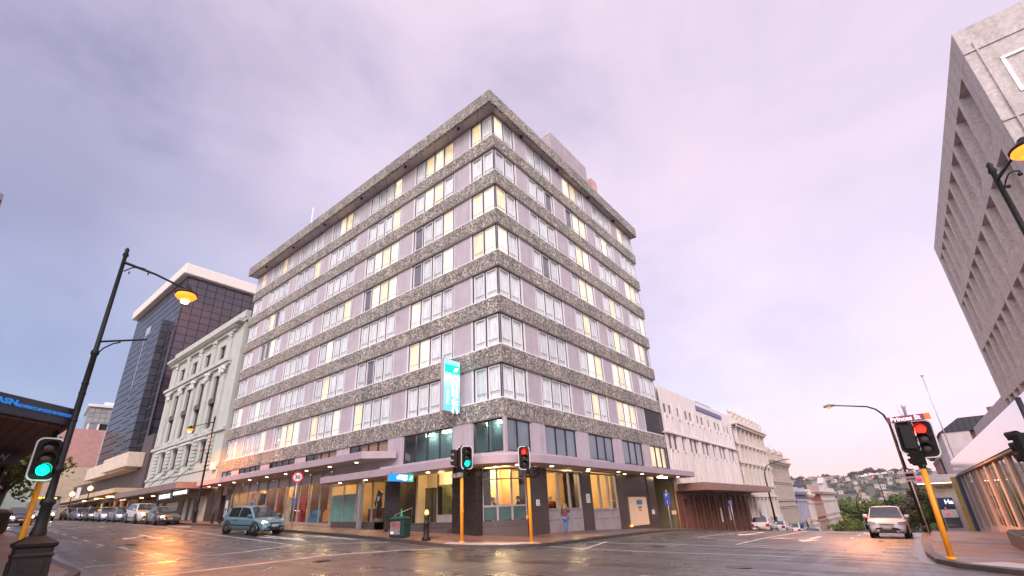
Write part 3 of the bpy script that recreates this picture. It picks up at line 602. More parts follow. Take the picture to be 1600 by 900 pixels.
    # end closers
pb.use(0)
for row in range(7):
    k = row + 2; z0 = ZB(k) + 1.05; z1 = (25.70 if k == 2 else ZB(k - 1)) - 0.03
    pb.next(); pb.use(1); pb.box(-0.27, 0.17, z0 + .001, -0.17, 0.27, z1 - .001); pb.use(2); pb.box(-0.30, 0.30, z0 + .002, -0.14 - .06, 0.2, z1 - .004); pb.box(-0.155, 0.20, z0, -0.145, 0.23, z1); pb.box(-0.23, 0.145, z0, -0.2, 0.155, z1)
pb.each('wall_pier', [MAUVE, WHITE, DARKM], HOT)
core = MB(); core.box(-35.3, 1.31, 4.7, -1.31, 21.8, 26.3); core.use(1)
for k in range(8, 1, -1): core.box(-35.33, 1.2, ZB(k) + 1.05, -34.9, 21.8, (25.7 if k == 2 else ZB(k - 1)))
core.box(-35.3, 21.75, 3, -1.2, 21.82, 25.7)
core.build('rear_wall', [ROOM, MAUVE], HOT)
# parapet, soffit
b = MB(); b.prism([(0.42, -0.78), (-35.75, -0.78), (-35.75, -0.58), (0.22, -0.58), (0.22, 22.0), (0.42, 22.0)], 25.70, 26.71)
b.use(0); b.box(-35.7, 21.8, 25.72, 0.2, 22.0, 26.6); b.build('roof_fascia', [AGG], HOT)
b = MB(); b.prism([(0.215, -0.575), (-35.7, -0.575), (-35.7, 1.4), (-1.4, 1.4), (-1.4, 21.79), (0.215, 21.79)], 25.735, 25.86); b.build('soffit', SOFFT, HOT)
b = MB(); b.box(-35.6, -0.5, 26.2, 0.15, 21.7, 26.45); b.build('roof', plain('roof_membrane', (0.2, 0.19, 0.2), 0.8), HOT)
b = MB(); b.use(0)
for x in (-2.9, -8.8, -14.7, -20.5, -26.4, -32.2): b.next(); b.lathe([(0.11, 25.60), (0.13, 25.734)], (x, -0.42, 0), 10)
for y in (3.2, 8.0, 12.9, 17.7): b.next(); b.lathe([(0.12, 25.58), (0.14, 25.734)], (0.02, y, 0), 10)
b.each('soffit_lamp', BLK, HOT)
b = MB(); 
for q in range(16): b.box(-4.2, 8.6, 26.4 + q * 0.27, -0.7, 14.7, 26.6 + q * 0.27)
b.use(1); b.box(-4.1, 8.7, 26.4, -0.8, 14.6, 30.7); b.build('plant_room_louvres', [plain('pale_louvre', (0.5, 0.43, 0.46), 0.5), GREYM], HOT)
b = MB(); b.box(-3.4, 6.9, 26.4, -2.9, 7.9, 30.6); b.next(); b.box(-2.5, 15.2, 26.4, -0.5, 16.2, 29.6); b.each('roof_box', plain('pink_render', (0.55, 0.36, 0.34)), HOT)
for x, y, h in ((-24.2, 0.0, 3.1), ): b = MB(); b.tube([(x, y, 26.3), (x, y, 26.6 + h)], 0.06, 6); b.build('roof_mast', WHITE, HOT)
for x in (-6.8, -14.2, -21.2, -26.0, -31.0): b = MB(); b.tube([(x, -0.3, 26.4), (x, -0.3, 27.45)], 0.025, 5); b.box(x - .02, -.3, 26.5, x + .5, -.26, 27.1) ; b.build('roof_vent', WHITE, HOT)

# first floor
z0, z1 = 2.95, 4.63
def ff_window(fr, u0, u1, n, z0, z1, gm, room):
    b = MB(); w = (u1 - u0) / n
    for i in range(n + 1): fr.box(b, u0 + i * w - 0.035, u0 + i * w + 0.035, -0.2, -0.11, z0, z1)
    fr.box(b, u0 + .04, u1 - .04, -0.19, -0.12, z0, z0 + .06); fr.box(b, u0 + .04, u1 - .04, -0.19, -0.12, z1 - .06, z1)
    o = b.build('window', DARKM, HOT); g = MB(); fr.quad(g, u0, u1, -0.165, z0, z1); g.build('glass', gm, o)
    r = MB(); fr.quad(r, u0, u1, -1.1 if room != 1 else -.3, z0 - .1, z1 + .03); r.build('room_wall', [ROOM, CURL, MATS['teal_room'], MATS['amber_blind']][room], o)
    return o
plain('teal_room', (0.26, 0.36, 0.40), 0.8); m_, t_, p_, o_ = _new('amber_blind'); p_.inputs['Base Color'].default_value = (0.5, 0.2, 0.08, 1); p_.inputs['Emission Color'].default_value = (1, 0.38, 0.12, 1); p_.inputs['Emission Strength'].default_value = 0.28
ff_window(FS, 0.12, 2.24, 2, z0, z1, GLT, 2); ff_window(FS, 3.87, 8.10, 4, z0 - .05, z1, GLT, 2)
for i in range(2, 7): u0, u1, n = BS[i]; ff_window(FS, u0, u1, n, 3.92, z1, GLT if i > 5 else GL, 3 if i < 4 else 0)
ff_window(FE, 0.12, 2.35, 2, z0, z1, GLB, 2)
for i in range(1, 5): ff_window(FE, BE[i][0], BE[i][1], 3, z0, z1, GLB if i != 4 else GL, 0 if i < 4 else 1)
b = MB(); e = [x for (a, c, n) in BS for x in (a, c)]
wall(b, FS, 0.05, LS, 2.5, 4.665, [(0.12, 2.24, z0, z1), (3.87, 8.10, z0 - .05, z1)] + [(BS[i][0], BS[i][1], 3.92, z1) for i in range(2, 7)], -0.1, 0.12)
wall(b, FE, 0.0, LE, 2.3, 4.665, [(0.12, 2.35, z0, z1)] + [(BE[i][0], BE[i][1], z0, z1) for i in range(1, 5)], -0.1, 0.12)
FS.box(b, -0.02, 0.1, -0.22, -0.02, 2.3, 4.66)
for a, c in zip(e[1::2][:2], e[2::2][:2]): FS.box(b, a + .1, c - .1, -0.098, -0.04, 2.7, 4.66)
for a, c in ((2.5, 3.7), (7.2, 8.6), (12.2, 13.45), (17.0, 18.35)): FE.box(b, a, c, -0.098, -0.04, 2.7, 4.66)
b.build('first_floor_wall', MAUVE_L, HOT)
lt = MB()
for (x, y) in ((-0.9, 0.8), (-5, 0.75), (-6.5, .8), (-4.3, .9), (-1.6, .9)): lt.next(); lt.box(x - .35, y - .05, 4.52, x + .35, y + .05, 4.56)
lt.each('ceiling_light', emit('fluorescent_tube', (1.0, 0.98, 0.80), 45), HOT)
b = MB(); b.box(-35.2, 1.15, 3.6, -16.0, 1.3, 4.66); b.box(-15.99, 1.15, 2.91, -1.1, 1.3, 4.66); b.box(-1.25, 1.3, 2.91, -1.1, 21.7, 4.66); b.build('inner_wall', [MATS['teal_room']], HOT)
b = MB(); b.prism([(-.15, .15), (-16, .15), (-16, 21.7), (-.15, 21.7)], 2.62, 2.9); b.next(); b.prism([(-16.01, .15), (-35.2, .15), (-35.2, 21.7), (-16.01, 21.7)], 3.4, 3.6); b.each('floor_slab', SOFF, HOT)

# canopies
def slab(name, pts, z0, z1, rim, m):
    b = MB(); b.prism(pts, z0, z1); b.use(1); inner = pts
    o = b.build(name, m, HOT, bev(0.02)); return o
CAN = plain('canopy_fascia', (0.42, 0.33, 0.38), 0.45, var=0.08)
low = [(-14.4, -0.02), (-14.4, -1.6), (-1.4, -1.6)] + arc(-1.4, 1.4, 3.0, -88, -2, 10) + [(1.6, 22.9), (-0.05, 22.9), (-0.05, 0.02)]
o = slab('entrance_canopy', low, 2.22, 2.62, 1, CAN)
sf = MB(); off = [(-14.3, -0.05), (-14.3, -1.46), (-1.4, -1.46)] + arc(-1.4, 1.4, 2.86, -88, -2, 10) + [(1.46, 22.8), (-0.02, 22.8), (-0.02, -0.05)]
sf.prism(off, 2.195, 2.216); sf.build('canopy_soffit', plain('canopy_soffit_board', (0.50, 0.42, 0.33), 0.5), HOT)
rf = MB(); rf.prism([(-8.6, -0.12), (-8.6, -1.2), (-0.5, -1.2), (1.1, 0.6), (1.1, 9.0), (0.12, 9.0), (0.12, 0.0)], 2.622, 2.78); rf.build('canopy_upstand', MAUVE_L, HOT)
b = MB(); b.prism([(-35.8, -0.12), (-35.8, -1.7), (-9.8, -1.7), (-8.5, -0.12)], 3.36, 3.80); o = b.build('street_canopy', CAN, HOT, bev(0.02))
b = MB(); b.prism([(-35.7, -0.12), (-35.7, -1.56), (-9.9, -1.56), (-8.8, -0.12)], 3.335, 3.356); b.build('canopy_soffit', MATS['canopy_soffit_board'], HOT)
b = MB(); b.use(0)
DLP = [(x, -1.0, 2.195) for x in (-13, -10.2, -7.4, -4.6, -1.9)] + [(0.6, 0.2, 2.195)] + [(1.0, y, 2.195) for y in (2.6, 6.4, 10.2, 13.8, 17.2, 20.6)] + [(0.25, y, 2.195) for y in (2.2, 7.6, 12.6)] + [(x, -0.9, 3.335) for x in (-11.5, -14.6, -17.6, -20.6, -23.6, -26.6, -29.6, -32.6, -35)]
for x, y, z in DLP: b.next(); b.lathe([(0.10, z - 0.02), (0.10, z - 0.003)], (x, y, 0), 10)
b.each('downlight', DL, HOT)
b = MB(); b.box(0.25, 18.2, 2.10, 0.45, 19.8, 2.18); b.build('tube_light', emit('tube_light_glow', (1, 0.8, 0.5), 12), HOT)
# ------------------------------------------------------------------ hotel, street level
FC = Fr(-1.6, 0.0, (.70711, .70711), (.70711, -.70711)); CW = 2.26
gb = MB()
# east side piers, panels
gb.use(0)
for a, c in ((1.65, 3.5), (7.1, 8.3), (11.8, 12.9)): gb.next(); FE.box(gb, a, c, -0.5, 0.0, -2.2, 2.6)
gb.next(); FE.box(gb, 12.9, 16.7, -0.5, -0.06, -2.2, 2.6); FE.box(gb, 12.9, 16.4, -0.06, 0.0, 0.95, 2.6); gb.next(); FE.box(gb, 16.7, 18.0, -0.5, -0.0, -2.2, 2.6)
gb.each('granite_pier', GRANB, HOT)
pl = MB(); FE.box(pl, 11.9, 16.9, -.05, .12, -2.2, -1.18); pl.next(); FC.box(pl, 0, CW, -0.3, -0.02, -2.0, -0.33); pl.each('plinth', GRANB, HOT)
ew = MB()
def shopwin(fr, u0, u1, n, zb, zs, zt, gm, frame, lower):
    w = (u1 - u0) / n; b = MB(); b.use(0)
    for i in range(n + 1): fr.box(b, u0 + i * w - .05, u0 + i * w + .05, -0.2, -0.06, zb, zt)
    for z in (zs, zt - .05): fr.box(b, u0 + .05, u1 - .05, -0.19, -0.07, z - .04, z + .04)
    if lower:
        fr.box(b, u0, u1, -0.17, -0.12, zb, zs - .04); b.use(1)
        for z in (zb + .12, zs - .55): fr.box(b, u0 + .05, u1 - .05, -0.16, -0.114, z, z + .02)
    o = b.build('shop_window', [frame, DARKM], HOT); g = MB(); fr.quad(g, u0, u1, -0.13, zs if lower else zb, zt); g.build('glass', gm, o); return o
FRM = plain('grey_mauve_frame', (0.33, 0.29, 0.31), 0.45)
shopwin(FE, 3.55, 7.05, 3, -1.35, 0.1, 2.15, GLS, FRM, True); shopwin(FE, 8.35, 11.75, 3, -1.6, 0.0, 2.15, GLS, FRM, True)
w = shopwin(FC, 0.03, CW, 3, -0.33, 0.35, 2.2, GLS, FRM, False)
b = MB(); FC.box(b, 0, CW, -.19, -.05, 1.62, 1.68); b.build('transom', FRM, w); b = MB(); FC.quad(b, .06, CW - .06, -.15, -.3, .32); b.build('frosted_film', plain('deep_teal_film', (.03, .09, .10), .25), w)
b = MB(); FE.box(b, 13.25, 16.1, -0.055, 0.03, -1.12, 0.72); o = b.build('notice_panel', plain('cream_panel', (0.72, 0.55, 0.38), 0.5, var=.04), HOT)
b = MB(); FE.box(b, 14.35, 15.3, 0.031, 0.045, 0.22, 0.52); b.build('blue_logo', plain('logo_blue', (0.02, 0.22, 0.42), 0.4), o)
text('SCENIC', 0.2, FE.P(14.8, 0.05, 0.02), (0, 1, 0), GREYM, o); text('HOTELS', 0.1, FE.P(14.8, 0.05, -0.16), (0, 1, 0), GREYM, o)
for u, z, w_, h in ((2.55, 0.45, .3, .3), (7.75, 0.65, .42, .5), (17.1, -0.32, .45, .3)):
    b = MB(); FE.box(b, u - w_ / 2, u + w_ / 2, 0.0, 0.02, z - h / 2, z + h / 2); b.use(1)
    for q in range(3): FE.box(b, u - w_ * .34, u + w_ * .34, 0.02, 0.024, z - h * .32 + q * h * .26, z - h * .24 + q * h * .26)
    b.build('wall_notice', [WHITE, GREYM], HOT)
b = MB(); FE.box(b, 13.0, 13.2, 0.02, 0.1, -1.15, -1.05); b.build('step_light', emit('orange_step_light', (1, .25, .05), 6), HOT)
# passage at the north end
ol = plain('olive_render', (0.13, 0.115, 0.07), 0.6); b = MB()
b.box(-4, 18.0, -2.4, -2.2, 22.0, 2.4); b.box(-4, 21.0, -2.4, -0.02, 22.0, 2.4); b.build('passage_wall', ol, HOT)
b = MB(); b.box(-.02, 20.7, -.6, .02, 21.6, -.3); b.build('wall_notice', [MATS['cream_panel']], HOT)
b = MB(); b.tube([(0.05, 21.95, -2.1), (0.05, 21.95, 2.2)], 0.06, 6); b.build('drain_pipe', plain('ochre_pipe', (.45, .3, .1)), HOT)
# south side
gb = MB(); gb.box(-3.3, -0.45, -1.6, -1.62, 0.7, 2.2); gb.build('granite_column', GRAN, HOT)
gb = MB(); gb.box(-9.2, -0.3, -1.4, -7.76, 0.9, 2.2); gb.build('granite_column', GRAN, HOT)
b = MB(); b.box(-10.5, -1.25, -1.2, -10.26, -1.05, 2.2); b.build('canopy_post', GREYM, HOT)
en = MB(); en.box(-7.76, 1.6, -0.5, -3.0, 1.75, 2.6); en.box(-7.9, 0.9, -0.5, -7.6, 1.7, 2.6); en.box(-3.3, 0.7, -.5, -3.1, 1.7, 2.6); en.build('entrance_wall', CREAM, HOT)
b = MB(); b.box(-7.7, 1.5, -0.33, -6.2, 1.59, 1.5); o = b.build('entrance_door', plain('smoked_door_glass', (0.10, 0.10, 0.065), 0.1, spec=.8), HOT)
b = MB()
for x in (-7.74, -6.98, -6.22): b.box(x - .04, 1.46, -.33, x + .04, 1.52, 1.55)
b.box(-7.78, 1.46, 1.5, -6.18, 1.52, 1.58); b.build('frame', DARKM, o)
b = MB(); b.box(-5.2, .3, -0.33, -3.3, .36, 0.0); b.use(1); b.box(-5.2, .3, 0.05, -3.3, .33, 1.55)
b.use(0); b.box(-5.2, .28, 0.0, -3.3, .38, .05); b.box(-5.2, .28, 1.55, -3.3, .38, 1.6); b.box(-5.26, .28, -.3, -5.2, .38, 2.2); o = b.build('lobby_window', [FRM, GLO], HOT)
st = MB()
for i, (y, z) in enumerate(((-0.75, -0.63), (-0.4, -0.48), (-0.05, -0.33))): st.box(-7.75, y, -1.5, -3.31, 2.0, z)
st.build('entrance_steps', plain('dark_step_stone', (0.085, 0.075, 0.075), 0.35, var=.3), HOT)
rl = MB(); rl.tube([(-7.6, -0.7, -0.75), (-7.6, -0.7, 0.15), (-7.6, 0.5, 0.5), (-7.6, .5, -.33)], 0.025, 6); rl.build('handrail', plain('steel_rail', (.6, .6, .6), .3, .8), HOT)
rw = MB(); rw.prism([(-13.9, -0.85), (-8.6, -0.85), (-8.6, -0.7), (-13.9, -0.7)], -1.4, lambda x, y: -0.08 - (x + 13.9) / 5.3 * 0.12); rw.box(-9.3, -.85, -1.4, -8.6, -.1, -.2); rw.build('ramp_wall', GRANB, HOT)
rf = MB(); rf.prism([(-13.9, -0.7), (-9.2, -0.7), (-9.2, 0.3), (-13.9, 0.3)], -1.4, -0.36); rf.build('ramp_floor', PAVE_G, HOT)
def sglaze(u0, u1, n, zb0, zb1, zt, gm=GLS, film=None):
    b = MB(); w = (u1 - u0) / n
    for i in range(n + 1):
        u = u0 + i * w; FS.box(b, u - .03, u + .03, -.13, -.03, zb0 + (zb1 - zb0) * i / n - .3, zt)
    FS.box(b, u0, u1, -.14, -.04, zt - .06, zt); FS.box(b, u0, u1, -.14, -.04, min(zb0, zb1) + .9 + .8, min(zb0, zb1) + 1.75) if film else None
    b.add([FS.P(u0, -.02, zb0 - .5), FS.P(u1, -.02, zb1 - .5), FS.P(u1, -.02, zb1 + .1), FS.P(u0, -.02, zb0 + .1), FS.P(u0, -.15, zb0 - .5), FS.P(u1, -.15, zb1 - .5), FS.P(u1, -.15, zb1 + .1), FS.P(u0, -.15, zb0 + .1)],
          [(0, 1, 2, 3), (7, 6, 5, 4), (3, 2, 6, 7), (0, 3, 7, 4), (1, 5, 6, 2)])
    o = b.build('shop_window', FRM, HOT); g = MB(); FS.quad(g, u0, u1, -.09, min(zb0, zb1), zt); g.build('glass', gm, o)
    if film: g = MB(); FS.quad(g, u0 + .06, u1 - .06, -.11, min(zb0, zb1) + .05, 1.55); g.build('frosted_film', film, o)
    return o
TEAL = plain('teal_frosted_film', (0.13, 0.30, 0.28), 0.35)
sglaze(9.25, 12.6, 2, -0.36, -0.36, 2.2); sglaze(12.65, 15.6, 2, -0.36, -0.3, 2.2, GLS, TEAL)
sglaze(15.65, 20.0, 3, -0.3, -0.12, 3.3); sglaze(20.05, 27.0, 4, -0.12, 0.08, 3.3); sglaze(27.05, 32.0, 3, 0.08, 0.2, 3.3)
b = MB(); b.box(-35.3, 0.0, -.2, -34.2, .4, 3.3); b.next(); b.box(-33.1, -0.0, -.2, -32.05, .4, 3.3); b.next(); b.box(-34.2, 2.5, -.2, -33.1, 2.7, 3.3); b.each('granite_pier', GRANB, HOT)
b = MB(); b.box(-32.8, -.04, .6, -32.3, 0.0, 2.0); b.use(1); b.box(-32.68, -.06, 0.9, -32.42, -.041, 1.4); b.build('cash_machine', [WHITE, GREYM], HOT)
# interior
it = MB(); it.prism([(-16, .35), (-1.75, .35), (-.4, 1.75), (-.4, 12), (-16, 12)], -.55, -.37); it.box(-32, .2, -.5, -16, 9, -.05); it.build('interior_floor', plain('timber_floor', (0.16, 0.08, 0.04), 0.35, var=.3), HOT)
it = MB(); it.box(-16, 5.2, -.4, -8.0, 5.4, 2.7); it.box(-4.6, 3.3, -.4, -4.4, 12, 2.7); it.box(-8.2, 1.76, -.4, -8.0, 5.2, 2.7); it.box(-4.6, 1.8, -.4, -3.25, 3.3, 2.7) ; it.box(-16.0, .3, -.4, -15.85, 5.2, 2.7)
it.box(-2.9, 11.9, -.5, -.5, 12.0, 2.6)
it.build('interior_wall', plain('warm_interior_wall', (0.72, 0.48, 0.22), 0.7, var=.08), HOT)
it = MB(); it.box(-32, 2.3, -.2, -16, 2.5, 3.4); it.box(-32.1, .3, -.2, -32, 2.5, 3.4); it.build('interior_wall', plain('shop_back_wall', (0.62, 0.40, 0.20), .7, var=.3, scale=.8), HOT)
it = MB(); it.prism([(-16, .2), (-1.6, .2), (-.3, 1.5), (-.3, 12), (-16, 12)], 2.55, 2.6); it.box(-32, .2, 3.3, -16, 9, 3.36); it.build('ceiling', SOFF, HOT)
it = MB()
for x, y in ((-1.6, 1.6), (-3.2, 3.0), (-2.0, 4.5), (-2.0, 7), (-2, 9.6), (-11, 2), (-13.6, 2), (-9.4, 3)): it.next(); it.lathe([(.1, 2.53), (.1, 2.548)], (x, y, 0), 8)
for x in (-18, -20.5, -23, -25.5, -28, -30.5): it.next(); it.lathe([(.12, 3.27), (.12, 3.298)], (x, 1.2, 0), 8)
it.each('ceiling_light', emit('ceiling_spot_glow', (1, .72, .38), 18), HOT)
for i, (x, y, z, e_) in enumerate(((-2.6, 2.6, 2.2, 330), (-2.4, 6.0, 2.2, 230), (-2.4, 9.8, 2.2, 170), (-11.5, 2.2, 2.2, 170), (-14, 1.5, 2.2, 70), (-5.5, 0.8, 2.1, 90), (-18, 1.2, 2.9, 85), (-21.5, 1.2, 2.9, 105), (-25.5, 1.2, 2.9, 80), (-30, 1.2, 2.9, 90))):
    lamp('room_lamp', (x, y, z), e_, (1, .72, .36), .15, HOT)
q_ = MB()
for x_, w_, z_, y_ in ((-19.9, .12, 3.2, 1.0), (-23.0, .12, 3.2, 1.1), (-26.9, .12, 3.2, .9), (-29.0, .1, 2.4, 1.2), (-10.0, .1, 2.5, 2.4)): q_.next(); q_.box(x_, y_, -.3, x_ + w_, 2.29 if x_ < -16 else 5.1, z_)
q_.each('partition', plain('brown_partition', (.16, .08, .045), .5, var=.3), HOT)
q_ = MB()
for x_, y_, w_, z0_, z1_ in ((-17.6, 2.15, 1.4, .9, 2.0), (-21.0, 2.15, 1.2, 1.0, 2.4), (-24.6, 2.15, 1.5, .6, 1.7), (-28.2, 2.15, .9, 1.1, 2.2), (-30.6, 2.15, 1.3, .7, 2.0), (-13.3, 5.05, 2.4, .6, 1.3), (-10.9, 5.05, 1.0, .8, 1.7)): q_.next(); q_.use(0); q_.box(x_ - w_ / 2, y_, z0_, x_ + w_ / 2, y_ + .14, z1_); q_.use(1); [q_.box(x_ - w_ / 2 + .08 + k_ * w_ / 4, y_ - .02, z0_ + .15, x_ - w_ / 2 + .02 + (k_ + .8) * w_ / 4, y_ - .001, z0_ + .15 + (z1_ - z0_) * (.3 + .12 * (k_ % 3))) for k_ in range(4)]
q_.each('wall_shelf', [plain('dark_shelf', (.07, .045, .035), .5), plain('pale_stock', (.55, .5, .42), .6, var=.5, scale=6)], HOT)
q_ = MB(); q_.box(-14.9, 2.6, -.36, -12.2, 3.2, .65); q_.use(1); q_.box(-15.0, 2.5, .65, -12.1, 3.3, .71); q_.build('reception_counter', [plain('dark_red_timber', (.12, .04, .03), .4), plain('pale_counter_top', (.6, .6, .55), .3)], HOT)
bt = MB(); bt.use(0); bt.box(-3.3, 3.6, -.37, -2.6, 3.75, 2.4)
bt.build('timber_screen', plain('amber_timber', (.55, .27, .08), .5), HOT)
# shop displays behind the left glazing
disp = [(-17.3, .8, .9, 1.5, (.55, .25, .04), 'orange'), (-19.2, .8, 1.2, .75, (.03, .18, .3), 'blue counter'), (-21.6, 1.0, .8, 1.9, (.35, .04, .03), 'red'), (-23.6, 1.0, .9, 1.7, (.5, .45, .35), 'cream'), (-25.6, .9, .7, 2.1, (.3, .04, .03), 'dark red'), (-27.7, .8, .9, 1.5, (.45, .2, .05), 'tan'), (-29.6, .7, .8, 2.0, (.03, .12, .3), 'navy'), (-31, .8, .7, 1.2, (.5, .35, .1), 'ochre')]
for x, y, w_, h, c, nm in disp:
    b = MB(); b.box(x - w_ / 2, y, -.05, x + w_ / 2, y + .35, h * .35); b.use(1); b.box(x - w_ / 2 + .04, y + .3, h * .35, x + w_ / 2 - .04, y + .36, h); 
    b.use(0)
    for q in range(3): b.box(x - w_ / 2 + .1 + q * w_ * .28, y + .05, h * .35, x - w_ / 2 + .1 + q * w_ * .28 + w_ * .18, y + .2, h * .35 + .15 + .1 * (q % 2))
    tag(b.build('display_stand', [plain('stand_' + nm.replace(' ', '_'), c), plain('panel_' + nm.replace(' ', '_'), tuple(min(1, k * 1.5) for k in c))]), nm + ' display stand behind the hotel shop glass', 'display stand')
b = MB(); b.box(-29.0, .5, .1, -28.4, .54, 2.4); b.use(1); b.box(-29.0, .49, 1.9, -28.4, .5, 2.3); b.use(2); b.box(-28.9, .488, .5, -28.55, .499, 1.7)
tag(b.build('poster', [plain('poster_pale', (.5, .5, .55)), plain('poster_orange', (.8, .2, .04)), plain('poster_blue', (.03, .12, .45))]), 'tall poster with orange top and blue shape in shop glass', 'poster')
# abstract black and white sculpture in the lobby window
b = MB(); b.box(-11.5, .6, -.36, -11.0, 1.0, .0); b.use(1)
b.tube([(-11.25, .8, 0), (-11.35, .8, .4), (-11.1, .8, .75), (-11.3, .8, 1.1), (-11.15, .8, 1.5), (-11.35, .8, 1.7)], [.06, .1, .15, .2, .2, .04], 8)
b.tube([(-11.3, .8, 1.2), (-11.6, .75, .9), (-11.4, .75, .65)], [.07, .06, .03], 6); b.tube([(-11.2, .8, .8), (-10.95, .8, .4), (-11.1, .8, .05)], [.08, .07, .04], 6)
b.use(2); b.tube([(-11.28, .72, .75), (-11.12, .68, 1.3)], [.07, .09], 6)
tag(b.build('sculpture', [GREYM, BLK, WHITE]), 'black and white twisted figure sculpture in the lobby window', 'sculpture')

# hotel signs
SGN = thing('blade_sign', (-3, 0, 6.7), 'tall lit teal and blue blade sign reading SCENIC HOTELS fixed above the canopy', 'sign')
def grad_sign(name, stops, strength, axis=2, z0=5.2, z1=8.2):
    m, t, p, o = _new(name); c = _tn(t, 'ShaderNodeTexCoord'); s = _tn(t, 'ShaderNodeSeparateXYZ'); t.links.new(c.outputs['Object'], s.inputs[0])
    mr = _tn(t, 'ShaderNodeMapRange'); mr.inputs[1].default_value = z0; mr.inputs[2].default_value = z1; t.links.new(s.outputs[axis], mr.inputs[0])
    col = _ramp(t, mr.outputs[0], stops); t.links.new(col, p.inputs['Emission Color']); p.inputs['Emission Strength'].default_value = strength; p.inputs['Base Color'].default_value = (.1, .3, .4, 1); return m
SB = grad_sign('blade_face', [(0, (.10, .50, .85)), (.4, (.22, .62, .85)), (.62, (.75, .95, 1)), (.8, (.95, 1, 1)), (.86, (.5, .9, .9)), (1, (.30, .78, .82))], 1.0)
b = MB(); b.box(-3.22, -1.46, 5.22, -3.0, -.16, 8.2); b.build('cabinet', MAUVE_L, SGN)
b = MB(); b.box(-2.999, -1.42, 5.26, -2.985, -.2, 8.16); fc = b.build('face', SB, SGN)
b = MB(); b.box(-2.984, -1.38, 7.40, -2.975, -.2, 7.88); b.build('green_band', emit('sign_green', (.0, .55, .42), .9), SGN)
b = MB(); b.add([(-2.972, -.75, 7.5), (-2.972, -.45, 7.55), (-2.972, -.3, 7.8), (-2.972, -.6, 7.72)], [(0, 1, 2, 3)]); b.build('leaf_emblem', emit('sign_white', (1, 1, 1), 1.2), SGN)
b = MB(); b.box(-2.984, -1.38, 7.33, -2.975, -.2, 7.36); b.build('green_line', MATS['sign_green'], SGN)
text('SCENIC', 0.62, (-2.97, -0.62, 6.2), (0, 0, -1), MATS['sign_white'], SGN, up=(0, 1, 0), bold=0.012)
text('HOTELS', 0.22, (-2.97, -1.15, 6.0), (0, 0, -1), MATS['sign_white'], SGN, up=(0, 1, 0))
b = MB(); b.box(-3.15, -.17, 5.6, -3.05, 0.02, 5.7); b.box(-3.15, -.17, 7.6, -3.05, 0.02, 7.7); b.build('bracket', GREYM, SGN)
US = thing('hanging_sign', (-6, -1.6, 1.8), 'small lit blue and green hotel sign hanging under the entrance canopy', 'sign')
b = MB(); b.box(-6.12, -2.5, 1.80, -6.0, -.82, 2.20); b.build('cabinet', GREYM, US)
b = MB(); b.box(-5.999, -2.48, 1.82, -5.99, -1.16, 2.18); b.build('blue_face', emit('sign_blue', (.0, .22, .95), 1.0), US)
b = MB(); b.box(-5.999, -1.155, 1.82, -5.99, -.84, 2.18); b.build('green_face', emit('sign_teal', (.0, .62, .42), 1.0), US)
text('SCENIC', 0.22, (-5.98, -1.60, 1.99), (0, 1, 0), MATS['sign_white'], US, bold=0.006); text('SOUTHERN CROSS', 0.07, (-5.98, -1.55, 2.12), (0, 1, 0), MATS['sign_white'], US); text('HOTEL', 0.08, (-5.98, -1.42, 1.87), (0, 1, 0), MATS['sign_white'], US)
b = MB(); b.add([(-5.985, -1.1, 1.9), (-5.985, -.95, 1.93), (-5.985, -.87, 2.12), (-5.985, -1.02, 2.05)], [(0, 1, 2, 3)]); b.build('leaf_emblem', MATS['sign_white'], US)
b = MB(); b.tube([(-6.06, -2.3, 2.2), (-6.06, -2.3, 2.3)], .02, 5); b.tube([(-6.06, -1.0, 2.2), (-6.06, -1.0, 2.3)], .02, 5); b.build('hanger', BLK, US)

# ------------------------------------------------------------------ people
def skin(name, J, E_, mat, parent, root=0, sub=1):
    ks = list(J); me = bpy.data.meshes.new(name); me.from_pydata([J[k][:3] for k in ks], [(ks.index(a), ks.index(b)) for a, b in E_], [])
    o = bpy.data.objects.new(name, me); COL.objects.link(o); o.modifiers.new('s', 'SKIN').use_smooth_shade = True
    for i, k in enumerate(ks):
        r = J[k][3]; r = r if isinstance(r, tuple) else (r, r); me.skin_vertices[0].data[i].radius = r; me.skin_vertices[0].data[i].use_root = (i == root)
    s = o.modifiers.new('u', 'SUBSURF'); s.levels = sub; s.render_levels = sub
    me.materials.append(mat); attach(o, parent); return o
def hand(J, E_, nm, w, d, side=(0, 0, 1), curl=(0, 0, 0)):
    w = Vector(w); d = Vector(d).normalized(); s = Vector(side).normalized(); c = Vector(curl)
    J[nm + 'p'] = (*(w + d * .06), (.035, .018)); E_.append((nm, nm + 'p'))
    for i, l in enumerate((.065, .08, .075, .06)):
        a = w + d * .095 + s * (.026 - .017 * i); J[f'{nm}f{i}a'] = (*a, .010); J[f'{nm}f{i}b'] = (*(a + d * l * .55 + c * .3), .0095); J[f'{nm}f{i}c'] = (*(a + d * l * .9 + c), .008)
        E_ += [(nm + 'p', f'{nm}f{i}a'), (f'{nm}f{i}a', f'{nm}f{i}b'), (f'{nm}f{i}b', f'{nm}f{i}c')]
    a = w + d * .035 + s * .035; J[nm + 't'] = (*a, .012); J[nm + 'u'] = (*(a + d * .035 + s * .02 + c * .5), .010); E_ += [(nm + 'p', nm + 't'), (nm + 't', nm + 'u')]
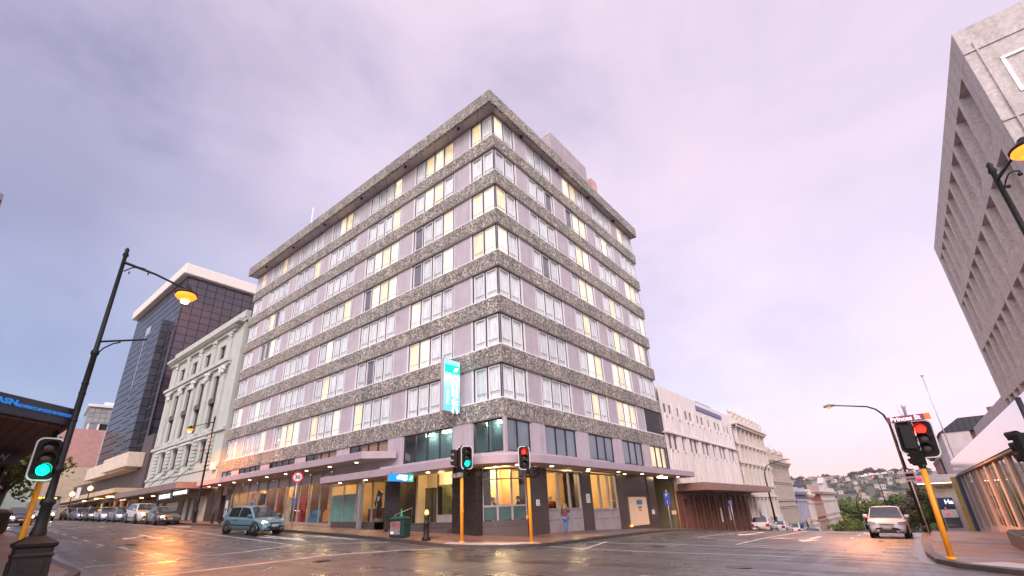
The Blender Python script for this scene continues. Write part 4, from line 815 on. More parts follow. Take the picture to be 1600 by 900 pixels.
def person(loc, rz, label, pose, top, legs_m, hair=HAIR, shoes=BLK, inner=None, scale=1.0, group=None):
    p = thing('person', loc, label, 'person', group, rz, True); p.scale = (scale,) * 3
    sit = pose == 'sit'; h = 0.46 if sit else 0.93; T = 0
    J = {'pel': (0, 0, h, .14), 'waist': (0, .01, h + .18, .125), 'chest': (0, .01, h + .38, (.16, .12)), 'nk0': (0, 0, h + .52, .06), 'nk': (0, .01, h + .57, .052), 'jaw': (0, .035, h + .63, .062), 'head': (0, .015, h + .71, (.078, .092)), 'top': (0, 0, h + .78, .062), 'nose': (0, .115, h + .675, .014)}
    E_ = [('pel', 'waist'), ('waist', 'chest'), ('chest', 'nk0'), ('nk0', 'nk'), ('nk', 'jaw'), ('jaw', 'head'), ('head', 'top'), ('jaw', 'nose')]
    for s, n in ((1, 'L'), (-1, 'R')):
        J['sh' + n] = (.18 * s, 0, h + .47, .055); E_.append(('chest', 'sh' + n))
        if sit: el, wr, d = (.24 * s, .1, h + .22), (.14 * s, .33, h + .27), (-.3 * s, 1, .1)
        elif pose == 'phone' and s == -1: el, wr, d = (-.27, .10, h + .27), (-.13, .13, h + .56), (.1, -.1, 1)
        elif pose == 'phone': el, wr, d = (.23, -.03, h + .2), (.2, .12, h + .02), (-.4, .9, -.3)
        else: el, wr, d = (.24 * s, 0, h + .18), (.24 * s, .06, h - .06), (0, .1, -1)
        J['el' + n] = (*el, .042); J['wr' + n] = (*wr, .026); E_ += [('sh' + n, 'el' + n), ('el' + n, 'wr' + n)]; hand(J, E_, 'wr' + n, wr, d, (0, 1, 0) if abs(d[2]) > .8 else (0, 0, 1), Vector((-.02 * s, 0, 0)))
        if sit: kn, an, to = (.11 * s, .42, .47), (.11 * s, .42, .08), (.11 * s, .58, .04)
        elif pose == 'phone': kn, an, to = ((.09, .07, .5), (.07, -.02, .08), (.08, .13, .04)) if s == 1 else ((-.08, .03, .49), (-.05, -.1, .09), (-.06, .05, .04))
        else: kn, an, to = (.09 * s, .02, .5), (.09 * s, -.02, .08), (.1 * s, .14, .04)
        J['hip' + n] = (.09 * s, .02 if not sit else .05, h - .03, .095); J['kn' + n] = (*kn, .058); J['an' + n] = (*an, .042); J['to' + n] = (*to, .035)
        E_ += [('pel', 'hip' + n), ('hip' + n, 'kn' + n), ('kn' + n, 'an' + n), ('an' + n, 'to' + n)]
    skin('body', J, E_, SKIN, p)
    def grow(keys, k): return {q: (*J[q][:3], tuple(x + k for x in J[q][3]) if isinstance(J[q][3], tuple) else J[q][3] + k) for q in keys}
    kt = ['pel', 'waist', 'chest', 'nk0', 'shL', 'elL', 'wrL', 'shR', 'elR', 'wrR']; sh = grow(kt, .022)
    for q in ('wrL', 'wrR'): a = Vector(J['el' + q[-1]][:3]); w_ = Vector(J[q][:3]); sh[q] = (*(a + (w_ - a) * .9), .045)
    skin('jacket', sh, [e for e in E_ if e[0] in sh and e[1] in sh], top, p)
    kl = ['pel', 'hipL', 'knL', 'anL', 'hipR', 'knR', 'anR']; tr = grow(kl, .014); skin('trousers', tr, [e for e in E_ if e[0] in tr and e[1] in tr], legs_m, p)
    for n in 'LR':
        s_ = grow(['an' + n, 'to' + n], .012); skin('shoe', s_, [('an' + n, 'to' + n)], shoes, p)
    hd = Vector(J['head'][:3]); b = MB(); b.smooth = True
    b.lathe([(.03, .105), (.075, .085), (.098, .04), (.1, -.01), (.09, -.06)], hd + Vector((0, -.022, .012)), 12); b.build('hair', hair, p)
    b = MB(); b.lathe([(.004, -.012), (.011, 0), (.004, .012)], (.032, .1, h + .705), 8, 'y'); b.lathe([(.004, -.012), (.011, 0), (.004, .012)], (-.032, .1, h + .705), 8, 'y'); b.build('eye', BLK, p)
    if inner: b = MB(); b.box(-.07, .13, h + .02, .07, .165, h + .46); o = b.build('shirt', inner, p, bev(.02))
    return p
JK = plain('dark_grey_jacket', (.07, .075, .07), .8); RED = plain('dark_red_shirt', (.25, .02, .03), .8); JEAN = plain('blue_denim', (.08, .16, .33), .8, var=.3, scale=8)
PX, PY = 0.95, 3.6
pe = person((PX, PY, PV(PX, PY)), R(-150), 'person in a grey jacket, red shirt and jeans talking on a phone on the pavement', 'phone', JK, JEAN, plain('light_brown_hair', (.22, .13, .07), .6), plain('brown_shoe', (.16, .05, .03)), RED, .86)
b = MB(); b.box(-.015, -.004, -.07, .015, .004, .07); ph = b.build('phone', BLK); ph.location = (PX + .12, PY + .02, PV(PX, PY) + 1.33); tag(ph, 'black phone held to the ear of the person in the red shirt', 'phone')
# the restaurant behind the corner glass
DT = plain('dark_timber', (.06, .03, .02), .35); FZ = -.37
def table_set(x, y, n):
    t = thing('dining_table', (x, y, FZ), ['small dark table nearest the corner glass', 'dark dining table behind the middle pane of the corner glass', 'dark dining table inside the first east side window', 'dark dining table inside the second east side window'][n], 'table', 'tables in the hotel restaurant', 0, True)
    b = MB(); b.box(-.4, -.4, .71, .4, .4, .75); b.build('tabletop', DT, t, bev(.008)); b = MB(); b.lathe([(.25, 0), (.24, .03), (.04, .05), (.04, .71)], (0, 0, 0), 12); b.build('pedestal', GREYM, t)
    return t
for i, (x, y) in enumerate(((-1.35, 1.45), (-2.6, 1.0), (-1.3, 5.0), (-1.3, 9.6))): table_set(x, y, i)
def chair(x, y, rz, lab):
    t = thing('restaurant_chair', (x, y, FZ), lab, 'chair', 'chairs in the hotel restaurant', rz, True)
    b = MB(); b.box(-.21, -.2, .43, .21, .22, .48); b.build('seat', BLK, t, bev(.015)); b = MB(); b.box(-.2, -.24, .5, .2, -.2, .9); b.build('backrest', BLK, t, bev(.015))
    for sx in (-1, 1):
        for sy in (-1, 1): b = MB(); b.tube([(.18 * sx, .18 * sy, .43), (.2 * sx, .2 * sy, 0)], .014, 6); b.build('leg', GREYM, t)
    return t
c0 = None
ppl = [(-1.9, 1.0, -45, 'diner in white shirt', plain('white_shirt', (.7, .68, .66), .8), HAIR, 'leftmost diner seated at the corner glass in a white shirt'),
       (-.85, 1.95, 135, 'd', plain('black_top', (.02, .02, .025), .8), HAIR, 'diner in black with back to the corner glass, right side'),
       (-3.1, .65, -30, 'd', plain('dark_blue_top', (.03, .04, .08), .8), HAIR, 'diner in dark blue near the granite column'),
       (-2.1, 1.45, 150, 'd', plain('brown_top', (.14, .07, .04), .8), plain('grey_hair', (.3, .28, .26)), 'grey haired diner in brown behind the middle pane'),
       (-1.3, 4.35, 0, 'd', MATS['white_shirt'], plain('blond_hair', (.5, .38, .2)), 'blond diner in white inside the first east side window'),
       (-1.3, 5.65, 180, 'd', RED, MATS['grey_hair'], 'grey haired diner in dark red inside the first east side window'),
       (-1.3, 8.95, 0, 'd', MATS['white_shirt'], HAIR, 'diner in white inside the second east side window')]
for i, (x, y, a, _, m, hm, lab) in enumerate(ppl):
    person((x, y, FZ), R(a), lab, 'sit', m, BLK, hm, BLK, None, .93)
    l2 = 'black restaurant chair under the ' + lab.split(' inside')[0] + ('' if i < 4 else ' %s' % ('in the first east window' if i < 6 else 'in the second east window'))
    dx, dy = -math.sin(R(a)) * -.0, 0
    if c0 is None: c0 = chair(x, y, R(a), l2)
    else: clone(c0, (x, y, FZ), R(a), l2)
# ------------------------------------------------------------------ neighbouring buildings
def bld(name, fr, u, z, label, cat='building', group=None):
    x, y, _ = fr.P(u, 0, 0); return thing(name, (x, y, z), label, cat, group)
PALEG = plain('pale_green_stucco', (0.47, 0.50, 0.46), 0.8, var=.06, bump=.006); STW = plain('white_stucco', (0.66, .64, .62), .7, var=.08, bump=.006)
# --- classical bank building to the west
BK = bld('classical_building', FS, 46.5, .6, 'pale green classical building with white capitals left of the hotel')
u0, u1 = 36.2, 58.4
pil = [39.25, 43.45, 47.7, 51.8, 56.05]; bay = [(a + b) / 2 for a, b in zip(pil, pil[1:])]
att = [(c - .8, c + .8, 17.4, 19.0) for c in bay]; big = [(c - .78, c + .78, 9.6, 12.3) for c in bay] + [(c - .78, c + .78, 12.9, 15.5) for c in bay]; ffw = [(c - .68, c + .68, 6.0, 8.3) for c in bay]
b = MB(); wall(b, FS, u0, u1, -1, 21.2, att + big + ffw, 0.0, .35)
FS.box(b, u0, u1, -20, -.5, -1, 21.0); FS.box(b, u0, u0 + .02, -20, 0, -1, 21.2); FS.box(b, u1 - .02, u1, -20, 0, -1, 21.2)
b.build('wall', PALEG, BK)
b = MB(); FS.box(b, u0, u1, -.4, .12, 21.2, 22.0); FS.box(b, u0 - .0, u1 + .3, -.2, .75, 20.55, 20.85); FS.box(b, u0 + 1, u1 + .2, -.1, .5, 20.3, 20.55); FS.box(b, u0 + 1.6, u1, -.1, .3, 20.0, 20.3)
for i in range(70): FS.box(b, u0 + 1.2 + i * .3, u0 + 1.35 + i * .3, .5, .66, 20.4, 20.56)
FS.box(b, u0 + 1.8, u1 + .1, -.1, .45, 16.5, 16.85); FS.box(b, u0 + 1.9, u1, -.1, .25, 16.2, 16.5)
FS.box(b, u0, u1, 0, .25, 8.85, 9.2); FS.box(b, u0, u1, 0, .12, 5.2, 5.5); b.build('cornice', PALEG, BK)
b = MB()
for c in pil:
    b.next(); FS.box(b, c - .55, c + .55, 0, .32, 9.2, 9.6); FS.box(b, c - .45, c + .45, 0, .26, 9.6, 15.2); FS.box(b, c - .42, c + .42, 0, .2, 17.0, 19.4)
    for q in range(8): FS.box(b, c - .62, c + .62, 0, .2, 5.6 + q * .4, 5.93 + q * .4)
b.each('pilaster', PALEG, BK, bev(.03))
b = MB(); rr = random.Random(3)
for c in pil:
    b.next()
    for k in range(26):
        t = rr.random(); x, y, z = FS.P(c + (rr.random() - .5) * (1.0 + .4 * t), .3 + .15 * rr.random(), 15.1 + t * .95); s = .11 + .06 * rr.random(); b.lathe([(s * .4, -s), (s, -.2 * s), (s, .4 * s), (s * .3, s)], (x, y, z), 6)
    FS.box(b, c - .7, c + .7, 0, .42, 16.05, 16.19)
    for k in range(10): t = rr.random(); x, y, z = FS.P(c + (rr.random() - .5) * .95, .22, 19.3 + t * .45); b.lathe([(.03, -.1), (.11, 0), (.04, .1)], (x, y, z), 6)
    FS.box(b, c - .55, c + .55, 0, .3, 19.8, 19.98)
b.each('capital', STW, BK)
b = MB()
for c in bay: b.next(); FS.box(b, c - .95, c + .95, 0, .4, 8.4, 8.6)
b.each('window_hood', STW, BK)
for h in att + big + ffw:
    b = MB(); a, c, e, f = h; b.use(0); FS.quad(b, a, c, -.3, e, f); b.use(1); m = (a + c) / 2
    for x in (a + .04, m, c - .04): FS.box(b, x - .04, x + .04, -.3, -.24, e, f)
    for z in (e + .04, (e + f) / 2, f - .04): FS.box(b, a, c, -.3, -.235, z - .035, z + .035)
    b.build('window', [GLD, plain('brown_sash', (.09, .06, .055), .5)], BK)
b = MB()
for c in bay: b.next(); FS.box(b, c - .8, c + .8, -.2, .12, 12.3, 12.9)
b.each('window_apron', MATS['brown_sash'], BK)
text('SAVINGS BANK', 0.75, FS.P(47.6, .04, 19.82), (1, 0, 0), plain('stone_letter', (.40, .42, .38)), BK, ext=.04)
b = MB()
for x in (-38.2, -42, -45.5, -49): b.next(); b.tube([(x, -2.9, 3.95), (x - 2.6, 0, 6.6)], .035, 6)
b.each('suspension_rod', BLK, BK)
b = MB(); b.box(-36.3 - .9, -.4, 5.0, -36.6, -.05, 5.7); b.build('air_conditioner', WHITE, BK)
streaks(PALEG, .7); streaks(STW, .6)
CB = plain('brown_canopy', (.13, .085, .08), .5); CBL = plain('canopy_edge_pink_brown', (.20, .14, .13), .5)
V1 = bld('street_verandah', FS, 47, 3.2, 'brown flat verandah over the bars left of the hotel', 'verandah')
b = MB(); b.prism([(-36.4, -.05), (-57.5, -.05), (-57.5, -3.0), (-36.9, -3.0)], 3.25, 3.85); b.build('roof', CBL, V1, bev(.03))
b = MB(); b.prism([(-36.5, -.1), (-57.4, -.1), (-57.4, -2.9), (-37, -2.9)], 3.2, 3.246); b.build('soffit', CB, V1)
b = MB()
for x in (-40.5, -43.5, -44.9, -48.5, -52.5): b.next(); b.lathe([(.14, 3.12), (.17, 3.15), (.14, 3.19)], (x, -1.5, 0), 10)
b.each('ceiling_lamp', emit('amber_ceiling_lamp', (1, .55, .15), 12), V1)
def lsign(x0, x1, y, z0, z1, s, size, lab, col=None, back=BLK):
    t = thing('shop_sign', ((x0 + x1) / 2, y, z0), lab, 'sign'); b = MB(); b.box(x0, y, z0, x1, y + .12, z1); b.build('board', back, t)
    text(s, size, ((x0 + x1) / 2, y - .02, (z0 + z1) / 2), (1, 0, 0), col or emit('white_sign_letter', (1, 1, 1), 1.6), t, bold=.008)
    b = MB(); b.tube([(x0 + .3, y + .06, z1), (x0 + .3, y + .06, 3.2)], .02, 5); b.tube([(x1 - .3, y + .06, z1), (x1 - .3, y + .06, 3.2)], .02, 5); b.build('hanger', BLK, t)
lsign(-44.5, -39.9, -2.2, 2.5, 3.1, 'BLACK DOG', .55, 'black hanging sign with glowing white words BLACK DOG under the verandah')
lsign(-39.6, -35.3, -2.4, 2.65, 3.15, 'GAMING LOUNGE', .42, 'black hanging sign reading GAMING LOUNGE under the verandah')
lsign(-59.3, -54.3, -2.2, 3.0, 3.4, 'CRAFT HOUSE', .38, 'far black hanging sign with red glowing letters', emit('red_white_letter', (1, .45, .35), 2.0))
# shop fronts under the verandah
SF = bld('bar_frontage', FS, 46, 0, 'dark bar shopfronts with warm glowing doors under the brown verandah', 'shopfront')
DKB = plain('dark_brown_frontage', (.055, .04, .038), .5, var=.3); WOOD = plain('lit_amber_interior', (.5, .22, .06), .6)
m_, t_, p_, o_ = _new('amber_glow_room'); c_ = _tn(t_, 'ShaderNodeTexCoord'); n_ = _tn(t_, 'ShaderNodeTexNoise'); n_.inputs['Scale'].default_value = 1.6; n_.inputs['Detail'].default_value = 4; t_.links.new(c_.outputs['Object'], n_.inputs[0])
t_.links.new(_ramp(t_, n_.outputs[0], [(.4, (.10, .04, .02)), (.55, (.5, .22, .06)), (.7, (1, .6, .25))]), p_.inputs['Emission Color']); p_.inputs['Emission Strength'].default_value = .7; p_.inputs['Base Color'].default_value = (.2, .1, .05, 1)
AGR = m_
hs = [(37.3, 39.4, .0, 2.7), (40.5, 41.6, .0, 2.6), (42.2, 43.4, .0, 2.6), (45, 48.6, .9, 2.4), (50, 51.2, 0.2, 2.5), (52, 55.5, 1.0, 2.6)]
b = MB(); wall(b, FS, 35.9, 58.2, -.6, 3.25, hs, .06, .4); b.build('wall', DKB, SF)
for i, h in enumerate(hs):
    b = MB(); b.use(0 if i in (0, 2, 4) else 1); FS.quad(b, h[0], h[1], -.3, h[2], h[3]); b.use(2); m = (h[0] + h[1]) / 2; FS.box(b, m - .04, m + .04, -.3, -.22, h[2], h[3]); FS.box(b, h[0], h[1], -.3, -.23, h[3] - .5, h[3] - .44)
    b.build('doorway', [AGR, GLD, DKB], SF)
# --- dark glass tower
TW = bld('glass_tower', FS, 74, 1.2, 'tall dark gridded glass office tower with white cap', 'building')
GRID = panelled('tower_glass_grid', (.045, .055, .080), (.010, .010, .012), 1.35, 1.15, .22, .06, 0.0, .25, 0, .22)
GRIDP = panelled('tower_glass_plum', (.055, .042, .062), (.018, .014, .018), 1.35, 1.15, .2, .05, 0.0, .08, 0, .5)
GRIDB = panelled('tower_glass_black', (.012, .013, .018), (.09, .09, .10), 1.9, 1.75, .1, .05, 0.0, .2, 0, .2); GRIDW = panelled('tower_pale_panels', (.42, .44, .48), (.1, .1, .11), 1.35, 2.3, .3, .05, 0.0, .05)
b = MB(); FS.box(b, 62.35, 87.5, -24, 0, 8.5, 35.9); b.build('glazed_wall', GRID, TW)
b = MB(); b.box(-62.33, 0.05, 14, -62.25, 23.9, 35.85); b.build('east_wall', GRIDP, TW)
b = MB(); FS.box(b, 62.1, 66.2, 0.0, .12, 8.5, 27.0); b.next(); FS.box(b, 76.2, 78.2, 0.0, .1, 8.5, 21.0); b.each('black_glazing', GRIDB, TW)
b = MB(); FS.box(b, 76.2, 78.2, 0.0, .14, 21.01, 31.5); b.build('pale_strip', GRIDW, TW)
b = MB(); FS.box(b, 66.2, 70, 0, .9, 9.2, 29.5); b.next(); FS.box(b, 70, 76.1, 0, .5, 8.6, 29.5); b.each('projecting_bay', GRID, TW)
b = MB(); FS.box(b, 61.5, 88.4, -25, .8, 35.95, 37.7); b.build('roof_cap', plain('pale_cap', (.72, .67, .62), .6, var=.05), TW, bev(.15))
b = MB(); FS.box(b, 62.4, 84, -24, 1.6, 7.1, 8.9); FS.box(b, 60.4, 72, -.1, 2.1, 7.3, 9.1); b.build('podium_fascia', plain('cream_fascia', (.62, .52, .42), .6), TW, bev(.06))
b = MB(); FS.box(b, 58.45, 62.3, -6, .3, -1, 11.3); b.build('stair_wall', plain('dark_plum_cladding', (.06, .042, .05), .5), TW)
hs = [(a, a + 2.6, 1.4, 3.6) for a in np.arange(59.5, 86, 3.4)]
b = MB(); wall(b, FS, 58.4, 100, 0, 7.2, hs, 0.0, .4); FS.box(b, 58.5, 100, -14, -.6, 0, 7.1); b.build('ground_wall', DKB, TW)
for h in hs: b = MB(); FS.quad(b, h[0], h[1], -.3, h[2], h[3]); b.build('shop_window', AGR if rnd.random() < .6 else GLD, TW)
V2 = bld('street_verandah', FS, 72, 3.6, 'long cream edged verandah below the dark glass tower', 'verandah')
b = MB(); b.prism([(-57.7, -.05), (-98, -.05), (-98, -3.1), (-57.7, -3.1)], 4.0, 4.55); b.build('roof', plain('cream_verandah_edge', (.50, .36, .25), .5), V2, bev(.03))
b = MB(); b.prism([(-58, -3.2), (-84, -3.2), (-84, -4.2), (-58, -4.2)], 3.3, 3.36); b.build('awning', plain('blue_white_awning', (.45, .5, .6), .5), V2)
b = MB()
for x in (-60, -66, -72, -79): b.next(); b.lathe([(.5, 3.9), (.5, 3.98)], (x, -1.5, 0), 12)
b.each('ceiling_lamp', MATS['amber_ceiling_lamp'], V2)
b = MB(); b.box(-75, -3.6, 4.2, -74.85, -3.2, 5.6); tag(b.build('projecting_sign', [WHITE]), 'small white projecting sign above the cream verandah', 'sign')
# --- pink building and others across the end of the street
FP = Fr(-101, -9.0, (0.12, .9928), (.9928, -.12))
PK = bld('pink_building', FP, 8, 1.7, 'pink building with grey stripe and glass upper floors far down the street')
hs = [(10.2, 11.6, 5.2, 7.6), (10.4, 11.6, 8.4, 9.6)] + [(12.9, 14.0, 14.2, 15.3), (12.9, 14.0, 11.2, 12.3)]
b = MB(); wall(b, FP, 5.0, 22, 10.6, 17.4, [h for h in hs if h[2] > 10.6], 0, .3); b.use(1); wall(b, FP, 5.0, 22, 0, 10.6, [h for h in hs if h[2] < 10], .05, .3); b.use(2); FP.box(b, 11.1, 11.9, 0, .12, 10.6, 17.4); FP.box(b, 9.6, 12.2, .05, .09, 3, 5.0)
b.use(0); FP.box(b, 5.0, 22, -16, -.4, 0, 17.3); b.build('wall', [plain('salmon_wall', (.50, .27, .25), .8), plain('sand_wall', (.52, .42, .31), .8), plain('pale_stripe', (.5, .47, .47), .7)], PK)
for h in hs: b = MB(); FP.quad(b, h[0], h[1], -.2, h[2], h[3]); b.use(1); m = (h[0] + h[1]) / 2; FP.box(b, m - .04, m + .04, -.2, -.1, h[2], h[3]); FP.box(b, h[0], h[1], -.2, -.12, (h[2] + h[3]) / 2 - .04, (h[2] + h[3]) / 2 + .04); b.build('window', [GLD, WHITE], PK)
b = MB(); FP.box(b, 8.0, 22, -12, -1.0, 18.7, 21.8); b.use(1); FP.box(b, 8, 22, -12, -1.3, 17.3, 18.7); b.use(2); FP.box(b, 7.6, 22, -12, -.6, 21.8, 22.3); FP.box(b, 10, 22, -10, -2.5, 22.3, 23.2)
b.build('upper_floors', [panelled('grey_tiled_glass', (.33, .34, .36), (.15, .15, .16), 1.0, .9, .4, .06, 0.0, .15), GLD, WHITE], PK)
b = MB()
for i in range(9): b.next(); FP.box(b, 8.3 + i * 1.5, 8.6 + i * 1.5, -1.3, -1.05, 17.4, 18.7)
b.each('mullion', WHITE, PK)
PG = thing('pale_green_building', (-112, -8, 2), 'pale green flat building left behind the pink building', 'building'); b = MB(); b.box(-125, -14, 0, -108, -3.6, 18.6); b.use(1); b.box(-107.98, -12, 13, -107.9, -5, 14.2); b.box(-107.98, -12, 16, -107.9, -5, 17.2); b.build('wall', [plain('sage_render', (.36, .44, .40)), GLD], PG)
WB = thing('white_building', (-96, -18, 1.8), 'low white modern building behind the trees at the far left', 'building')
b = MB(); FW = Fr(-94, -26, (.25, .968), (.968, -.25)); hs = [(a, a + 1.6, z, z + 1.7) for a in np.arange(1, 14, 2.3) for z in (3.2, 6.4)]; wall(b, FW, 0, 15.5, 0, 9.5, hs, 0, .25); FW.box(b, 0, 15.5, -10, -.3, 0, 9.4); b.build('wall', plain('bright_white_wall', (.62, .64, .68)), WB)
for h in hs: b = MB(); FW.quad(b, h[0], h[1], -.2, h[2], h[3]); b.build('window', GLB, WB)

# --- building with the verandah at the left edge
AB = thing('corner_shop_building', (-9, -24, -.6), 'tall building with moulded cornice at the left edge of the street corner', 'building')
b = MB(); b.prism([(-1.5, -23.5), (-4.2, -19.55), (-34, -19.3), (-34, -34), (-1.5, -34)], -1.8, 8.5)
b.use(1); b.prism([(-.9, -23.6), (-3.6, -19.1), (-34, -18.8), (-34, -34), (-.9, -34)], 8.5, 8.72); b.prism([(-1.2, -23.6), (-3.85, -19.3), (-34, -19.1), (-34, -34), (-1.2, -34)], 8.72, 9.3); b.prism([(-.9, -23.6), (-3.6, -19.1), (-34, -18.8), (-34, -34), (-.9, -34)], 9.3, 9.5); b.box(-5.0, -20.2, 9.501, -3.9, -19.4, 9.9); b.build('wall', [plain('grey_stone_wall', (.25, .24, .25)), plain('grey_stone_trim', (.32, .29, .31))], AB)
FA = Fr(-1.5, -34, (0, 1), (1, 0)); FB_ = Fr(-1.5, -23.5, (-.5643, .8256), (.8256, .5643)); FN = Fr(-4.4, -19.55, (-1, -.008), (0, 1))
for fr_, us in ((FA, (1.0, 3.6, 6.2, 8.6)), (FB_, (1.7,)), (FN, (2, 5, 8, 11, 14, 17, 20, 23, 26))):
    for u in us:
        for z in (4.0, 6.3):
            b = MB(); b.use(1); fr_.box(b, u - .12, u + 1.32, -.05, .06, z - .12, z + 1.72); b.use(0); fr_.box(b, u, u + 1.2, .06, .07, z, z + 1.6); b.use(2); fr_.box(b, u + .57, u + .63, .07, .09, z, z + 1.6); fr_.box(b, u, u + 1.2, .07, .09, z + .8, z + .86); b.build('window', [GLD, MATS['grey_stone_trim'], WHITE], AB)
        b = MB(); fr_.box(b, u - .3, u + 1.6, -.05, .05, -.6, 2.2); b.use(1); fr_.box(b, u - .4, u + 1.7, -.04, .08, 2.2, 2.35); b.build('shop_window', [GLD, MATS['grey_stone_trim']], AB)
VA = thing('corner_verandah', (-4.5, -18, 2), 'dark corner verandah with blue lettered ADVANCE SPORTS NUTRITION fascia and boarded brown underside', 'verandah')
cx, cy = -3.1, -16.0; ux, uy = .62, -.785
FV = Fr(cx, cy, (ux, uy), (.785, .62)); NAVY = plain('dark_navy_fascia', (.022, .026, .045), .45, var=.2)
far = (-36, -15.6); ex = (cx + ux * 7, cy + uy * 7)
b = MB(); b.prism([(cx, cy), ex, (ex[0] - 4, ex[1] - 3), (-9, -19.6), (-36, -19.6), far], 2.80, 3.30); b.build('fascia', NAVY, VA, bev(.02))
b = MB(); b.prism([(cx - .12, cy - .06), (ex[0] - .1, ex[1]), (ex[0] - 4, ex[1] - 3), (-9, -19.5), (-36, -19.5), (far[0], far[1] - .15)], 2.74, 2.796)
BOARD = panelled('brown_soffit_boards', (.085, .042, .026), (.02, .01, .008), 40, .3, .6, .03, 0.0, .1)
c_ = [n for n in BOARD.node_tree.nodes if n.type == 'COMBXYZ'][0]; s_ = [n for n in BOARD.node_tree.nodes if n.type == 'SEPXYZ'][0]
BOARD.node_tree.links.new(s_.outputs[1], c_.inputs[1])
b.build('soffit', BOARD, VA)
b = MB(); b.prism([(-6.2, -17.6), (-6.0, -17.5), (-5.3, -18.3), (-5.5, -18.4)], 2.68, 2.735); b.build('soffit_light', plain('dim_fluorescent', (.5, .3, .16)), VA)
BLUE = emit('blue_letter', (.01, .13, .42), .8)
text('ASN', .19, FV.P(1.98, .03, 3.10), (-ux, -uy, 0), BLUE, VA, sx=1.5, bold=.008); text('ADVANCE SPORTS NUTRITION', .112, FV.P(.93, .03, 3.06), (-ux, -uy, 0), BLUE, VA, sx=1.0, bold=.004)
b = MB(); b.tube([FV.P(2.3, -.3, 3.3), FV.P(4.6, -4, 5.6)], .03, 6); b.build('suspension_rod', BLK, VA)
b = MB(); b.tube([(-16, -16.1, -.2), (-16, -16.1, 2.85)], .07, 8); b.build('verandah_post', IRON, VA)
DS = thing('hanging_sign', (-8.5, -16.4, 2.2), 'dark sign with pale letters Dow hanging under the corner verandah', 'sign')
b = MB(); b.box(-9.0, -18.3, 2.25, -8.9, -16.3, 2.75); b.build('board', NAVY, DS); text('Dow', .5, (-8.88, -17.1, 2.5), (0, 1, 0), plain('grey_letter', (.4, .42, .48)), DS)
b = MB(); b.box(-8.97, -17.9, 2.75, -8.93, -17.8, 2.84); b.box(-8.97, -16.7, 2.75, -8.93, -16.6, 2.84); b.build('hanger', BLK, DS)

# --- east row going down the hill
E1 = bld('arcaded_white_building', FE, 33, -3, 'white modern building with rows of slender arched fins right of the hotel')
WH1 = plain('warm_white_concrete', (.74, .67, .65), .7, var=.05); GRB = plain('brown_red_granite', (.14, .065, .05), .35, var=.35, scale=5)
slits = [23.1, 24.35, 26.3, 28.5, 29.8, 32.0, 33.35, 35.5, 37.9, 39.25, 41.4, 42.85]
hl = []
b = MB()
for c in slits: hl += [(c - .30, c + .30, 7.9, 8.7), (c - .32, c + .32, 4.6, 5.97)]
wall(b, FE, 22.05, 44.95, 1.2, 10.25, hl, -.05, .10); FE.box(b, 22.05, 44.95, -16, -.35, -4, 10.2)
FE.box(b, 22.05, 44.95, -.3, .22, 6.0, 6.14)
for c in slits:      # arched blind recess ribs under each slit
    for zt, zb in ((7.6, 6.16), (4.6, 1.9)):
        for s in (-1, 1): FE.box(b, c + s * .34 - .05, c + s * .34 + .05, -.05, .06, zb, zt - .25)
        pts = [(c + .39 * math.cos(a), zt - .25 + .39 * math.sin(a)) for a in np.linspace(0, math.pi, 9)] + [(c + .29 * math.cos(a), zt - .25 + .29 * math.sin(a)) for a in np.linspace(math.pi, 0, 9)]
        b.extr([FE.P(p, -.04, q) for p, q in pts], (.10, 0, 0))
for a, c in zip(slits, slits[1:]):
    if c - a > 1.8: FE.box(b, (a + c) / 2 - .45, (a + c) / 2 + .45, -.05, .09, 1.3, 5.99); FE.box(b, (a + c) / 2 - .45, (a + c) / 2 + .45, -.05, .07, 6.15, 9.1)
b.build('wall', WH1, E1)
b = MB()
for h in hl: b.next(); FE.quad(b, h[0], h[1], -.13, h[2], h[3])
b.each('slit_window', plain('brown_slit_panel', (.10, .075, .075), .5), E1)
b = MB(); FE.box(b, 32.0, 40.8, -.04, .06, 9.33, 9.78); b.build('sign_band', plain('slate_blue_band', (.14, .16, .30)), E1)
b = MB(); FE.box(b, 34.5, 39.5, -1.5, -.6, 10.2, 10.75); b.build('roof_box', GREYM, E1)
hs = [(23.2, 24.6, -2.5, .55)] + [(a, a + 1.1, -2.4, .7) for a in (26, 28, 30, 32)] + [(34.5, 35.7, -3, .7)] + [(a, a + 1.1, -2.4, .3) for a in (37, 39, 41, 43)]
b = MB(); wall(b, FE, 22.05, 44.95, -4.5, 1.15, hs, 0.02, .5)
for h in hs: FE.box(b, h[0] - .35, h[0] - .05, .02, .22, -4.4, .9)
b.build('granite_front', GRB, E1)
b = MB()
for h in hs: b.next(); FE.quad(b, h[0], h[1], -.4, h[2], h[3])
b.each('shop_window', GLD, E1)
b = MB(); b.prism([(0, 22.95), (2.3, 22.95), (2.3, 47), (0, 47)], 1.16, 1.78); b.build('canopy', plain('copper_canopy', (.28, .15, .12), .4, var=.15), E1, bev(.03))
for u, z in ((33.4, -.9), (36.3, -.8)): b = MB(); FE.box(b, u - .2, u + .2, .05, .09, z - .7, z + .6); b.build('poster', WHITE, E1)

